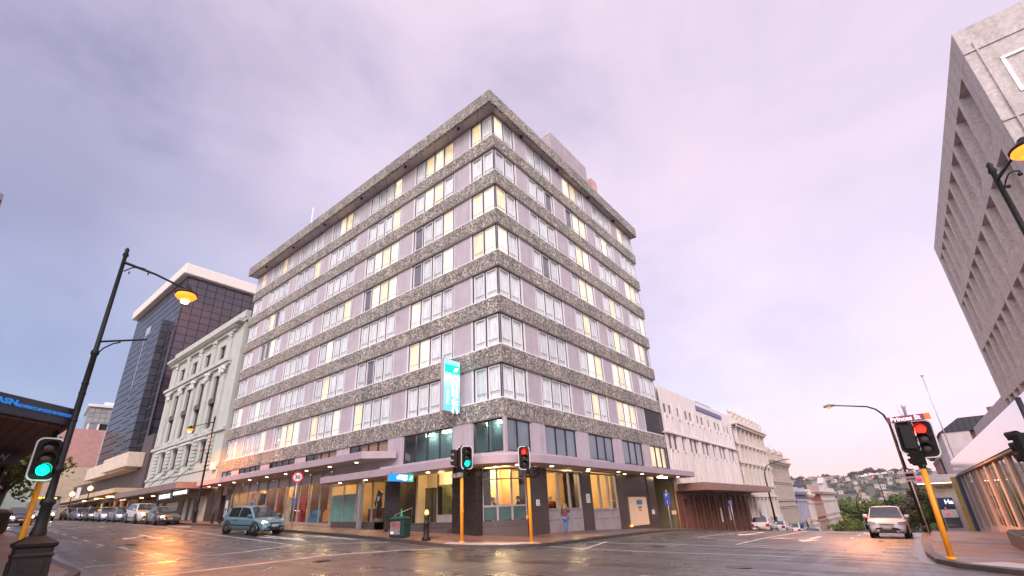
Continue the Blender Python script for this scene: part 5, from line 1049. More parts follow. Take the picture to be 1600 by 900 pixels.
def classical(name, fr, u0, u1, zt, floors, mat, mtrim, label, nb, base, para=0.9, urn=True, dome=False, base_mat=None):
    t = bld(name, fr, (u0 + u1) / 2, base, label); b = MB(); holes = []; W = (u1 - u0 - 1.6) / nb
    for (z0, z1) in floors:
        for i in range(nb): c = u0 + .8 + W * (i + .5); holes.append((c - W * .27, c + W * .27, z0, z1))
    wall(b, fr, u0, u1, base - 1, zt, holes, 0, .35); fr.box(b, u0, u1, -14, -.5, base - 1, zt - .05)
    b.build('wall', mat, t); b = MB()
    fr.box(b, u0 - .1, u1 + .1, -.3, .75, zt, zt + .28); fr.box(b, u0, u1, -.2, .45, zt - .3, zt)
    for i in range(int((u1 - u0) / .55)): fr.box(b, u0 + i * .55, u0 + i * .55 + .25, .3, .6, zt - .28, zt - .02)
    fr.box(b, u0, u1, -.3, .15, zt + .28, zt + .28 + para)
    for (z0, z1) in floors: fr.box(b, u0, u1, 0, .32, z1 + .38, z1 + .6); fr.box(b, u0, u1, 0, .16, z0 - .35, z0 - .15)
    b.build('cornice', mtrim, t); b = MB()
    for (z0, z1) in floors:
        for i in range(nb + 1):
            c = u0 + .8 + W * i; b.next()
            fr.box(b, c - .26, c + .26, 0, .24, z0 - .15, z1 + .38); fr.box(b, c - .34, c + .34, 0, .3, z1 + .12, z1 + .3)
    b.each('pilaster', mtrim, t)
    for h in holes:
        g = MB(); fr.quad(g, h[0], h[1], -.3, h[2], h[3]); g.use(1); m = (h[0] + h[1]) / 2; fr.box(g, m - .03, m + .03, -.3, -.25, h[2], h[3]); fr.box(g, h[0], h[1], -.3, -.255, (h[2] + h[3]) / 2 - .03, (h[2] + h[3]) / 2 + .03); g.build('window', [GLD, WHITE], t)
    if urn:
        for i in range(nb + 1):
            x, y, _ = fr.P(u0 + .6 + (u1 - u0 - 1.2) * i / nb, -.05, 0); q = MB(); q.box(x - .3, y - .3, zt + .28 + para, x + .3, y + .3, zt + .62 + para); q.lathe([(.1, 0), (.26, .25), (.28, .45), (.12, .6), (.05, .8)], (x, y, zt + .62 + para), 10); q.build('urn', mtrim, t)
    return t
IV = plain('ivory_stucco', (.62, .53, .47), .8, var=.08, bump=.006); IV2 = plain('ivory_trim', (.70, .61, .56), .7, var=.06); BEI = plain('beige_grey_stone', (.44, .36, .31), .8, var=.12, bump=.006); BEI2 = plain('beige_grey_trim', (.50, .42, .37), .7)
[streaks(q, .5) for q in (IV, IV2, BEI, BEI2)]; streaks(WH1, .3)
t = classical('classical_building', FE, 45.0, 61.0, 9.3, [(7.3, 8.6), (5.0, 6.5), (2.3, 4.2), (-1.5, .3)], IV, IV2, 'ivory three storey classical building with urns along its parapet', 7, -4, .75)
t = classical('classical_building', FE, 61.05, 75.0, 5.7, [(3.3, 4.8), (.5, 2.4), (-3.4, -1.0)], BEI, BEI2, 'grey beige stone building with dormer like parapet beyond the ivory one', 8, -6.5, .5, False)
b = MB()
for u in (63.5, 68, 72.5): b.next(); FE.box(b, u - 1.1, u + 1.1, -1.6, .1, 6.45, 7.2); b.extr([FE.P(u - 1.3, .1, 7.2), FE.P(u + 1.3, .1, 7.2), FE.P(u, .1, 7.9)], (-1.7, 0, 0))
b.each('dormer', BEI2, t)
t = classical('shop_building', FE, 75.1, 85.5, 1.4, [(-2.6, -.3), (-5.6, -3.6)], plain('violet_blue_wall', (.17, .15, .24), .7), plain('pale_violet_trim', (.44, .42, .52), .7), 'violet blue painted shop building with white parapet', 4, -8.5, .6, False)
b = MB(); b.extr([FE.P(81 + 1.7 * math.cos(a), .2, 2.2 + 1.2 * math.sin(a)) for a in np.linspace(0, math.pi, 10)], (-.5, 0, 0)); b.build('arched_gable', plain('dark_slate', (.06, .065, .08)), t)
t = classical('shop_building', FE, 85.6, 92.5, .9, [(-3, -.7), (-6.4, -4.4)], plain('cream_wall_far', (.60, .50, .36), .8), IV2, 'narrow cream shop building between violet and brick ones', 3, -9, .9, False)
t = classical('brick_building', FE, 92.6, 105, 1.5, [(-2.6, -.8), (-6, -4)], panelled('red_brick', (.26, .06, .04), (.3, .12, .09), .9, .5, .8, .04, .5, .2), plain('white_brick_trim', (.45, .30, .26)), 'red brick building with pale string courses down the hill', 5, -10.5, 1.2, False)
t = classical('stone_corner_building', FE, 105.1, 130, 1.6, [(-2.5, -.4), (-6.4, -4.2), (-9.6, -7.6)], plain('pale_pink_stone', (.52, .42, .40), .8), plain('pale_pink_trim', (.58, .50, .48), .7), 'pale stone corner building with small central pediment at the bottom of the street', 9, -14, .8, False)
b = MB(); FE.box(b, 114, 119, -1, .2, 2.6, 3.6); b.extr([FE.P(113.6, .2, 3.6), FE.P(119.4, .2, 3.6), FE.P(116.5, .2, 5.0)], (-1.2, 0, 0)); b.build('pediment', MATS['pale_pink_trim'], t)
for u, z, w_, s, c, lab in ((49, -1.0, 2.4, 'BISTRO', WHITE, 'white sign on the ivory building'), (57.5, -2.0, 3.0, 'LEASE', WHITE, 'low white board on the ivory building near the parked cars'), (72, -3.6, 2.4, 'HOTEL', plain('royal_blue', (.03, .07, .3)), 'blue projecting sign on the grey beige building'), (79, -3.2, 2.0, 'CAFE', plain('cream_yellow', (.7, .55, .2)), 'yellow lit sign on the violet building')):
    b = MB(); FE.box(b, u - w_ / 2, u + w_ / 2, .5, .62, z - .45, z + .45); tag(b.build('street_sign_board', c), lab, 'sign')

# --- right hand side: ribbed concrete tower on a podium, shops beyond
CON = plain('speckled_concrete', (.56, .50, .485), .85, var=.22, scale=9, bump=.01); CON2 = plain('smooth_concrete', (.46, .39, .37), .8, var=.1, scale=3)
streaks(CON, .7); streaks(CON2, .6)
RT = thing('concrete_tower', (26, 10, -1.8), 'rough concrete tower with deep slanted window fins at the right edge', 'building')
FR = Fr(20.5, 0.3, (0, 1), (-1, 0)); H0, H1 = 3.0, 14.8
b = MB(); FR.box(b, 0, 19.1, -16, -.9, 0, 14.7); b.use(1); FR.box(b, .05, 19.0, -.95, -.9, H0, H1 - .2)
b.use(0); FR.box(b, 0, 19.1, -1.1, 0, 13.75, 14.8)
for z in (10.55, 7.65, 4.75, 1.9): FR.box(b, 0, 19.1, -1.1, -.0, z, z + .5)
for u in (0.004, 18.396): FR.box(b, u, u + .7, -1.1, -.006, 2.6, 13.75)
for zt, zb in ((13.75, 11.05), (10.55, 8.15), (7.65, 5.25), (4.75, 2.4)):
    for i in range(11):
        u = .60 + i * 1.62; w_ = .66; pt = 1.62
        b.add([FR.P(u, -1.1, zb), FR.P(u + w_, -1.1, zb), FR.P(u + w_ - .12, 0.0, zb), FR.P(u + .12, 0, zb), FR.P(u, -1.1, zt), FR.P(u + w_, -1.1, zt), FR.P(u + w_ - .12, -.0, zt), FR.P(u + .12, -.0, zt)], [(0, 3, 2, 1), (4, 5, 6, 7), (0, 1, 5, 4), (1, 2, 6, 5), (2, 3, 7, 6), (3, 0, 4, 7)])
        b.add([FR.P(u + w_ - .12, -.06, zb), FR.P(u + pt + .12, -.06, zb), FR.P(u + pt, -.7, zt), FR.P(u + w_, -.7, zt)], [(0, 1, 2, 3)])
b.build('ribbed_wall', [CON, GLD], RT)
FQ = Fr(20.5, .3, (1, 0), (0, -1)); b = MB(); wall(b, FQ, 0, 16, 0, 14.8, [(.66, 5.8, 11.6, 13.1), (7.2, 12.6, 11.6, 13.1), (.66, 5.8, 8.0, 9.6)], .02, .4)
for z in (13.75, 10.8, 7.6): FQ.box(b, 0, 16, .02, .06, z, z + .06)
FQ.box(b, .3, .35, .02, .07, 0, 14.1); b.build('south_wall', CON, RT)
for h in [(.66, 5.8, 11.6, 13.1), (7.2, 12.6, 11.6, 13.1), (.66, 5.8, 8.0, 9.6)]:
    b = MB(); FQ.quad(b, h[0], h[1], -.3, h[2], h[3]); b.use(1)
    FQ.box(b, h[0], h[0] + .1, -.3, .04, h[2], h[3]); FQ.box(b, h[1] - .1, h[1], -.3, .04, h[2], h[3]); FQ.box(b, h[0], h[1], -.3, .05, h[2], h[2] + .1); FQ.box(b, h[0], h[1], -.3, .05, h[3] - .1, h[3]); b.build('window', [GLB, WHITE], RT)
PD = thing('shop_podium', (19, 24, -2), 'low shops with mirror polished fascia and angled pillars on the right', 'building')
FD = Fr(19.0, 0, (0, 1), (-1, 0)); MIR = plain('polished_fascia', (.75, .72, .76), .10, .95, var=.04, scale=.6)
b = MB(); b.prism([(18.75, 1.5), (18.75, 43.5), (19.3, 43.5), (19.3, 1.5)], 1.72, 2.95); b.build('mirror_fascia', MIR, PD)
b = MB(); FD.box(b, 1.5, 43.5, -20, -.35, -3.4, 2.7); b.build('rear_wall', CON2, PD)
b = MB(); FD.box(b, 1.5, 43.5, -1.4, .2, 1.6, 1.7); b.build('soffit', CON2, PD)
cols = [4.0, 9.0, 13.6, 18.1, 22.6, 27.6, 32.4, 37.6, 42.4]
for u in cols: b = MB(); FD.box(b, u - .4, u + .4, -.33, .06, -3.4, 1.6); b.build('pillar', plain('pinkish_render', (.50, .43, .42), .7), PD)
for i, (a, c) in enumerate(zip(cols, cols[1:])):
    b = MB(); z = G((19), (a + c) / 2) + .13
    b.use(1 if i == 5 else 0); FD.quad(b, a + .28, c - .28, -.03, z + .35, 1.6); b.use(2); FD.box(b, a + .28, c - .28, -.33, .0, -3.4, z + .35)
    FD.box(b, (a + c) / 2 - .04, (a + c) / 2 + .04, -.2, .0, z + .35, 1.6)
    b.build('shop_window', [mirrorish('shop_reflecting_glass', (.05, .06, .05)) if i == 0 else MATS['shop_reflecting_glass'], plain('roller_door', (.16, .14, .12), .5), MATS['pinkish_render']], PD)
WW = thing('white_gable_building', (22, 30, -2.6), 'plain pale walled building with dark roof above the mirror fascia', 'building')
b = MB(); b.box(20.5, 19.6, 0, 33, 36, 5.05); b.build('wall', plain('pale_pink_wall', (.56, .49, .50), .8), WW)
b = MB(); b.box(19.12, 48, -4, 21.3, 62, 6.05); b.use(1); b.extr([(18.9, 47.9, 6.0), (20.8, 47.9, 7.3), (33, 47.9, 7.3), (33, 47.9, 6.0)], (0, 12, 0)); b.use(2); b.box(21.3, 48.5, -4, 33, 62, 6.0); b.box(23.5, 50, 7.2, 24.1, 50.6, 8.3)
o = b.build('gable_house', [plain('pale_gable_wall', (.58, .50, .51), .8), panelled('corrugated_roof', (.045, .045, .06), (.02, .02, .025), .5, 30, .5, .08, 0.0, .1), plain('red_brown_wall', (.22, .10, .08))]); tag(o, 'pale gabled house with dark corrugated roof and chimney behind the shops', 'house')
BB = classical('shop_building', Fr(19.0, 0, (0, 1), (-1, 0)), 62.5, 76, 5.0, [(2.2, 3.8), (-1.5, .8)], plain('brown_pink_wall', (.36, .24, .22)), plain('brown_pink_trim', (.46, .33, .30)), 'brown pink two storey building behind the red traffic signal', 6, -7, .8, False)
SH = thing('shop_canopy', (17.3, 46, 1.2), 'grey shop canopy with red round logo and strip light on the right pavement', 'canopy')
b = MB(); b.prism([(15.6, 46), (19.2, 46), (19.2, 58), (15.6, 58)], 1.2, 1.93); b.build('roof', plain('pale_grey_canopy', (.45, .40, .42)), SH, bev(.03))
b = MB(); b.lathe([(.22, -.03), (.22, 0)], (16.1, 45.99, 1.6), 16, 'y'); b.build('red_logo', emit('logo_red', (.9, .03, .1), .8), SH)
b = MB(); b.box(15.8, 46.1, 1.12, 18.9, 46.2, 1.19); b.build('strip_light', emit('canopy_strip', (1, .8, .45), 4), SH)
YS = thing('shopfront', (18.4, 46.5, -3), 'shopfront with YOUTH lettering and yellow and blue side strips', 'shopfront')
b = MB(); b.box(16.9, 47.2, -3.6, 19.0, 47.4, 1.1); b.use(1); b.box(18.35, 44.2, -3.6, 19.0, 44.6, 1.6); b.use(2); b.box(18.7, 42.6, -3.6, 19.02, 44.0, 1.6); b.use(3); b.box(17.0, 47.1, -2.9, 18.1, 47.19, -1.3)
b.build('wall', [MATS['pinkish_render'], plain('yellow_strip_wall', (.55, .38, .12)), plain('dark_blue_strip', (.03, .06, .12)), GLD], YS)
text('YOUTH', .38, (17.75, 47.16, .75), (1, 0, 0), plain('dark_red_letter', (.12, .01, .02)), YS, bold=.01)
HS = thing('banner_sign', (17.5, 46.8, -2), 'navy and white banner sign starting with Ha on the right pavement', 'sign')
b = MB(); b.box(16.9, 46.7, -1.05, 18.05, 46.78, -.2); b.use(1); b.box(16.9, 46.7, -1.28, 18.05, 46.78, -1.05); b.use(2); b.box(16.9, 46.7, -2.0, 18.05, 46.78, -1.28)
b.build('board', [plain('navy_board', (.02, .05, .14)), plain('black_board', (.02, .02, .03)), plain('white_board', (.7, .66, .68))], HS)
text('Ha', .55, (17.7, 46.68, -.6), (1, 0, 0), MATS['sign_white'], HS, bold=.012); b = MB(); b.lathe([(.09, -.02), (.09, 0)], (17.3, 46.69, -1.16), 12, 'y'); b.lathe([(.12, -.02), (.12, 0)], (17.4, 46.69, -1.65), 12, 'y'); b.build('red_roundel', MATS['logo_red'], HS)
BX = thing('planter_box', (18.5, 6.8, PV(18.5, 6.8)), 'long black planter box on the right pavement', 'planter'); b = MB(); b.box(17.5, 2.5, PV(18, 5) - .1, 18.4, 8.2, PV(18, 5) + .5); b.use(1); b.box(17.56, 2.56, PV(18, 5) + .5, 18.34, 8.14, PV(18, 5) + .54); b.build('box', [BLK, plain('planter_soil', (.05, .035, .03))], BX, bev(.02))
# ------------------------------------------------------------------ street lamps
def heritage_lamp(loc, H, az, arm, drop, label, lit_e, plinth=True, low_arm=True, lens=0.26, wide=False):
    t = thing('street_lamp', loc, label, 'street lamp', 'heritage street lamps', 0, True)
    if plinth:
        b = MB(); b.smooth = False
        b.lathe([(.60, -.1), (.60, .12), (.55, .16), (.52, .70), (.55, .72), (.55, .78), (.51, .80), (.51, .92), (.58, .96), (.60, 1.04), (.55, 1.06), (.2, 1.22)], (0, 0, 0), 4, sq=True)
        for k in range(4):
            a = math.pi / 2 * k; c, s = math.cos(a), math.sin(a); q = [(.378 * c - v * s, .378 * s + v * c, z) for v, z in ((-.25, .24), (.25, .24), (.25, .62), (-.25, .62))]
            b.extr(q, (.02 * c, .02 * s, 0))
        b.build('plinth', IRON, t, bev(.012))
    z0 = 1.2 if plinth else 0
    b = MB(); b.lathe([(.18, z0 - .15), (.17, z0 + .1), (.13, z0 + .25), (.12, z0 + .75), (.165, z0 + .8), (.165, z0 + .88), (.10, z0 + .95), (.08, z0 + 1.6), (.13, z0 + 1.64), (.13, z0 + 1.72), (.085, z0 + 1.8), (.075, H * .62), (.105, H * .62 + .04), (.105, H * .62 + .12), (.065, H * .62 + .2), (.055, H - .35), (.09, H - .3), (.05, H - .15), (.07, H - .1), (.02, H)], (0, 0, 0), 14)
    for z in (H * .42, H * .5, H * .53): b.lathe([(.09, z), (.09, z + .05)], (0, 0, 0), 14)
    b.build('post', IRON, t)
    ca, sa = math.cos(az), math.sin(az)
    b = MB(); za = H - .55; b.tube([(0, 0, za), (ca * arm * .5, sa * arm * .5, za - drop * .45), (ca * arm, sa * arm, za - drop)], [.05, .035, .03], 8)
    b.tube([(ca * .1, sa * .1, za - .35)] + [(ca * (.1 + .9 * q), sa * (.1 + .9 * q), za - .35 + .2 * math.sin(q * 3.0) + -.12 * q) for q in (.25, .5, .75, 1)], .018, 6)
    for q in (.3, .95): b.lathe([(.05, -.012), (.05, .012)], (ca * q, sa * q, za - .38 - .12 * q), 8, 'y')
    b.build('arm', IRON, t)
    hx, hy, hz = ca * arm, sa * arm, za - drop
    b = MB(); b.lathe([(.03, .14), (.09, .1), (.12, .02), (.30, -.12), (.32, -.16), (.28, -.17)], (hx, hy, hz), 14); sh = b.build('lamp_shade', IRON, t)
    b = MB(); b.lathe([(.27, -.165), (lens, -.24), (lens * .7, -.33), (.05, -.38)], (hx, hy, hz), 14); b.build('lamp_bowl', SOD, sh); b = MB(); b.lathe([(.03, -.37), (.12, -.40), (.10, -.46), (.03, -.48)], (hx, hy, hz), 12); b.build('bulb', emit('sodium_bulb', (1, .62, .25), 9), sh)
    if low_arm:
        b = MB(); zl = H * .665; b.tube([(0, 0, zl), (ca * 1.5, sa * 1.5, zl)], .03, 6); b.tube([(0, 0, zl - .65)] + [(ca * (.75 * (1 - math.cos(q))), sa * (.75 * (1 - math.cos(q))), zl - .65 + .6 * math.sin(q)) for q in (.4, .8, 1.2, 1.5)], .02, 6); b.build('banner_arm', IRON, t)
    d = bpy.data.lights.new('lamp_light', 'SPOT'); d.energy = lit_e; d.color = (1.0, .30, .045); d.spot_size = R(128); d.spot_blend = .9; d.shadow_soft_size = .2
    o = bpy.data.objects.new('lamp_light', d); COL.objects.link(o); o.parent = t; o.location = (hx, hy, hz - .45); o.rotation_euler = Vector((-ca * .75, -sa * .75, 1)).to_track_quat('Z', 'Y').to_euler()
    if wide: d.spot_size = R(172); d.spot_blend = .3; o.rotation_euler = (0, 0, 0)
    return t
lx, ly = -2.96, -16.02
heritage_lamp((lx, ly, PV(lx, ly)), 10.05, math.atan2(1.5, 1.9), 2.4, 1.15, 'tall dark street lamp on a square plinth with glowing orange head at the left corner', 14000, lens=.3)
lx, ly = 19.0, -2.9
heritage_lamp((lx, ly, PV(lx, ly)), 9.75, math.atan2(-1.6, .25), 1.65, .1, 'street lamp at the right edge glowing orange against the concrete tower', 1600, False, False, .3)
lx, ly = -31.6, -2.7
heritage_lamp((lx, ly, PV(lx, ly)), 8.9, math.atan2(-.75, -1.0), 2.1, .35, 'slender street lamp on the kerb in front of the pale green building', 3800, False, True, wide=True)
def curved_lamp(loc, H, d, label, e, r=3.0):
    t = thing('street_lamp', loc, label, 'street lamp', 'curved arm street lamps', 0, True); b = MB()
    pts = [(0, 0, 0), (0, 0, H * .45), (0, 0, H * .8)] + [(d[0] * r * .45 * (1 - math.cos(q)), d[1] * r * .45 * (1 - math.cos(q)), H * .8 + H * .17 * math.sin(q)) for q in (.5, .9, 1.3)] + [(d[0] * r, d[1] * r, H + .05)]
    b.tube(pts, [.14, .10, .07, .06, .05, .045, .035], 8); b.lathe([(.2, 0), (.2, .3), (.14, .35)], (0, 0, 0), 10); b.build('post', IRON, t)
    b = MB(); x, y = d[0] * (r + .3), d[1] * (r + .3); b.tube([(d[0] * (r - .1), d[1] * (r - .1), H + .06), (x, y, H + .06), (x + d[0] * .3, y + d[1] * .3, H + .03)], [.05, .13, .06], 8); hd = b.build('lamp_head', GREYM, t)
    b = MB(); b.lathe([(.13, -.02), (.13, -.08), (.04, -.14)], (x, y, H), 10); b.build('lens', SOD, hd)
    if e:
        l = bpy.data.lights.new('lamp_light', 'SPOT'); l.energy = e; l.color = (1, .34, .08); l.spot_size = R(150); l.spot_blend = .6; l.shadow_soft_size = .15; o = bpy.data.objects.new('lamp_light', l); COL.objects.link(o); o.parent = t; o.location = (x, y, H - .25)
    return t
curved_lamp((15.25, 20.5, PV(15.2, 20.5)), 7.9, (-1, -.12), 'tall curved street lamp behind the white hatchback on the right', 7500, 2.6)
curved_lamp((2.0, 47.0, PV(2.0, 47)), 8.2, (1, 0.1), 'curved street lamp in front of the ivory classical building', 0, 2.4)
curved_lamp((7.2, 88, PV(7.2, 88)), 8.4, (1, 0), 'distant street lamp post with two amber lights at the bottom of the hill', 0, 1.0)
for i, (x, y, z) in enumerate(((8.4, 87.1, -.5), (12.05, 89.5, .58), (11.3, 87.3, 3.5), (15.6, 92.9, -.4), (4.5, 92, -3.4))):
    g = G(x, y); curved_lamp((x, y, g), z - g, (-.7, .2), ['far amber lamp right of the double lamp', 'far amber lamp just above the white hatchback roof', 'far amber lamp highest against the hillside', 'far amber lamp low behind the thin white signpost', 'far amber lamp lowest among the trees on the left'][i], 0, .6)
for i, (x, y, z) in enumerate(((-66.7, -3.7, 5.0), (-68.7, -5.0, 4.4))):
    g = PV(x, y); t = thing('globe_lamp', (x, y, g), ['amber globe lamp above the bus, right one', 'amber globe lamp above the bus, left one'][i], 'street lamp', 'globe lamps', 0, True)
    b = MB(); b.tube([(0, 0, 0), (0, 0, z - g - .2)], .06, 6); b.build('post', IRON, t); b = MB(); b.lathe([(.05, -.3), (.27, -.12), (.27, .12), (.05, .3)], (0, 0, z - g), 12); b.build('globe', emit('amber_globe', (1, .55, .15), 5), t)

# ------------------------------------------------------------------ traffic signals
SIGW = plain('signal_white_border', (.62, .60, .62), .4); REDB = plain('signal_board', (.008, .009, .010), .5, spec=.2)
LG = emit('signal_green', (.0, 1.0, .55), 7); LR = emit('signal_red', (1, .012, .006), 5); LOFF = plain('dark_lens', (.035, .014, .012), .2); LOFFA = plain('dark_amber_lens', (.05, .03, .012), .2)
def rrect(w, h, r, n=5):
    p = []
    for cx_, cy_, a0 in ((w / 2 - r, h / 2 - r, 0), (-w / 2 + r, h / 2 - r, 90), (-w / 2 + r, -h / 2 + r, 180), (w / 2 - r, -h / 2 + r, 270)):
        for i in range(n + 1): a = R(a0 + 90 * i / n); p.append((cx_ + r * math.cos(a), cy_ + r * math.sin(a)))
    return p
def head(t, z, az, off=(0, 0), lit=None, hgt=1.15, board=True, s=1.0, ped=False):
    """signal head facing azimuth az; lit = 0 top .. 2 bottom"""
    n = Vector((math.cos(az), math.sin(az), 0)); u = Vector((-n.y, n.x, 0)); o = Vector((off[0], off[1], z)); w = hgt * .5
    P = lambda a, d, v: o + u * a + n * d + Vector((0, 0, v))
    b = MB(); k = .15 * s; hh = hgt * (.36 if not ped else .3)
    b.extr([P(x, -.16, y) for x, y in rrect(k * 2.1, hh * 2, .05)], n * .18)
    h = b.build('signal_head', REDB, t)
    if board:
        b = MB(); b.extr([P(x, -.03, y) for x, y in rrect(w, hgt, w * .28)], n * .02); b.use(1)
        A = rrect(w + .05, hgt + .05, w * .3); B_ = rrect(w - .02, hgt - .02, w * .27); N_ = len(A)
        v = [P(x, .0, y) for x, y in A] + [P(x, .0, y) for x, y in B_] + [P(x, -.035, y) for x, y in A] + [P(x, -.035, y) for x, y in B_]
        f = [(i, (i + 1) % N_, N_ + (i + 1) % N_, N_ + i) for i in range(N_)] + [(i, 2 * N_ + i, 2 * N_ + (i + 1) % N_, (i + 1) % N_) for i in range(N_)] + [(2 * N_ + i, 3 * N_ + i, 3 * N_ + (i + 1) % N_, 2 * N_ + (i + 1) % N_) for i in range(N_)]
        b.add(v, f); b.build('backing_board', [REDB, SIGW], h)
    zs = [hgt * .27, 0, -hgt * .27] if not ped else [hgt * .15, -hgt * .15]
    for i, zz in enumerate(zs):
        r = .115 * hgt * s; c = P(0, .025, zz); b = MB(); m = 14; b.smooth = True
        v = [c + n * .0 + u * r * math.cos(2 * math.pi * q / m) + Vector((0, 0, r * math.sin(2 * math.pi * q / m))) for q in range(m)] + [c + n * .035]
        b.add(v, [(q, (q + 1) % m, m) for q in range(m)]); b.build('lens', (LG if (i == len(zs) - 1) else LR) if lit == i else (LOFFA if i == 1 and not ped else LOFF), h)
        b = MB(); R1 = r * 1.15; pr = []
        for q in range(11):
            a = R(-25 + 230 * q / 10); pr.append((R1 * math.cos(a), R1 * math.sin(a), .24 * hgt * (.55 + .45 * math.sin(max(0, a)))))
        v = [c + u * x + Vector((0, 0, y)) for x, y, l in pr] + [c + u * x + Vector((0, 0, y)) + n * l for x, y, l in pr]; v2 = [q + (q - c).normalized() * .012 for q in v]
        nn = len(pr); fa = [(q, q + 1, nn + q + 1, nn + q) for q in range(nn - 1)]; b.add(v, fa); b.add(v2, fa); b.add(v + v2, [(nn + q, nn + q + 1, 3 * nn + q + 1, 3 * nn + q) for q in range(nn - 1)]); b.build('visor', REDB, h)
    if lit is not None and hgt > .9:
        c = P(0, .2, zs[lit]); l = bpy.data.lights.new('lens_light', 'POINT'); l.energy = 5; l.color = (0, 1, .5) if lit == 2 else (1, .01, .02); l.shadow_soft_size = .06; lo = bpy.data.objects.new('lens_light', l); COL.objects.link(lo); lo.parent = t; lo.location = c
    return h
def signal(loc, ph, label, lean=0):
    t = thing('traffic_signal', loc, label, 'traffic light', 'traffic signals at the crossing', 0, True)
    b = MB(); b.lathe([(.075, -.05), (.075, ph)], (0, 0, 0), 14); b.lathe([(.13, -.02), (.13, .03), (.08, .05)], (0, 0, 0), 14); b.build('pole', YEL, t)
    b = MB(); b.lathe([(.062, ph), (.062, 4.15)], (0, 0, 0), 12); b.lathe([(.085, ph - .02), (.1, ph + .06), (.085, ph + .14)], (0, 0, 0), 12); b.build('upper_pole', BLK, t); return t
def boxpart(t, x0, y0, z0, x1, y1, z1, m, nm): b = MB(); b.box(x0, y0, z0, x1, y1, z1); return b.build(nm, m, t, bev(.015))
def toc(x, y): return math.atan2(CAMP.y - y, CAMP.x - x)
x, y = -3.85, -16.2; t = signal((x, y, PV(x, y)), 3.0, 'traffic signal showing green at the left street corner'); head(t, 3.12, toc(x, y) + .15, (.90, -.14), 2, 1.1, s=1.12); boxpart(t, -.02, -.1, 2.9, .8, .0, 2.98, BLK, 'mounting_arm')
x, y = -.72, -2.35; t = signal((x, y, PV(x, y)), 2.75, 'traffic signal with green light on the yellow pole left of the corner glass'); a = toc(x, y)
head(t, 3.6, a + .25, (.22, .12), 2, 1.02); head(t, 3.6, math.pi + .35, (-.3, -.12), None, 1.0, False); head(t, 3.6, math.pi * .62, (-.05, .1), None, 1.02, True); head(t, 2.95, a - 1.0, (-.22, -.05), None, .8, False, 1.1, True); head(t, 2.95, a + .9, (.14, .16), None, .8, False, 1.1, True)
boxpart(t, -.5, -.2, 2.72, .1, .02, 2.92, GREYM, 'junction_box'); boxpart(t, .06, -.1, 1.2, .14, 0, 1.32, YEL, 'push_button')
x, y = 1.72, -.48; t = signal((x, y, PV(x, y)), 2.75, 'traffic signal with red light on the yellow pole right of the corner glass'); a = toc(x, y)
head(t, 3.62, a + .2, (-.1, -.1), 0, 1.02); head(t, 2.95, a + 1.25, (.22, .22), None, .8, False, 1.1, True); boxpart(t, -.14, -.14, 1.0, -.06, 0, 1.12, YEL, 'push_button')
x, y = 15.55, 1.5; t = signal((x, y, PV(x, y)), 2.55, 'traffic signal with red light and street name plate on the right corner'); a = toc(x, y)
head(t, 3.44, a - .12, (.26, .12), 0, 1.13, s=1.05); head(t, 3.5, a + math.pi + .35, (-.16, -.02), None, 1.0); head(t, 2.85, math.pi * .8, (-.1, .0), None, .75, False, 1.2, True); t.rotation_euler = (-.62 * .045, .78 * .045, 0)
b = MB(); b.lathe([(.04, 4.1), (.04, 4.45), (.06, 4.46), (.06, 4.55)], (0, 0, 0), 10); b.tube([(0, 0, 4.1), (-.15, 0, 4.3), (-.15, 0, 4.6)], .015, 6); b.build('finial_rod', SIGW, t)
sn = thing('street_name_sign', (15.72, 1.55, PV(15.55, 1.42) + 3.98), 'purple street name sign reading Princes St above the red signal', 'sign', None, 0, True)
nx = math.cos(a); ny = math.sin(a); ux_, uy_ = -ny, nx
def pp(u, d, z): return (ux_ * u + nx * d, uy_ * u + ny * d, z)
b = MB(); b.extr([pp(-.55, .10, .0), pp(.40, .10, .0), pp(.40, .10, .19), pp(-.55, .10, .19)], (nx * .03, ny * .03, 0)); b.use(1); b.extr([pp(.40, .10, 0), pp(.55, .10, 0), pp(.55, .10, .19), pp(.40, .10, .19)], (nx * .031, ny * .031, 0)); b.build('plate', [plain('deep_purple_plate', (.20, .025, .12), .4), plain('orange_plate_end', (.7, .2, .03), .4)], sn)
text('Princes St', .19, pp(-.08, .137, .095), (ux_, uy_, 0), emit('self_glowing_letter', (.9, .85, .85), .45), sn, bold=.006)  # letters glow by emission in place of reflected light
x, y = 18.05, -.1; t = signal((x, y, PV(x, y)), 2.3, 'traffic signal partly cut off at the right edge'); head(t, 2.85, math.pi * .72, (-.33, -.26), 2, 1.0, False, 1.2)

# ------------------------------------------------------------------ poles with signs, bin, bollards
SP = plain('galvanised_pole', (.55, .52, .54), .4, .4)
def sign_pole(x, y, H, label, nm='road_sign'):
    t = thing(nm, (x, y, PV(x, y)), label, 'road sign', None, 0, True); b = MB(); b.tube([(0, 0, -.05), (0, 0, H)], .032, 8); b.build('pole', SP, t); return t
t = sign_pole(-14.5, -3.1, 3.25, 'round red bordered 30 speed limit sign on a thin white pole'); a = toc(-14.5, -3.1); n = Vector((math.cos(a), math.sin(a), 0)); u = Vector((-n.y, n.x, 0))
def disc(t, c, r, n, m, name, th=.01): 
    b = MB(); u = Vector((-n.y, n.x, 0)); b.extr([Vector(c) + u * r * math.cos(q * R(15)) + Vector((0, 0, r * math.sin(q * R(15)))) for q in range(24)], n * th); return b.build(name, m, t)
disc(t, n * .04 + Vector((0, 0, 3.0)), .33, n, plain('sign_red', (.6, .02, .03), .4), 'red_ring'); disc(t, n * .052 + Vector((0, 0, 3.0)), .24, n, WHITE, 'white_disc'); text('30', .34, n * .07 + Vector((0, 0, 3.0)), u, BLK, t, bold=.008)
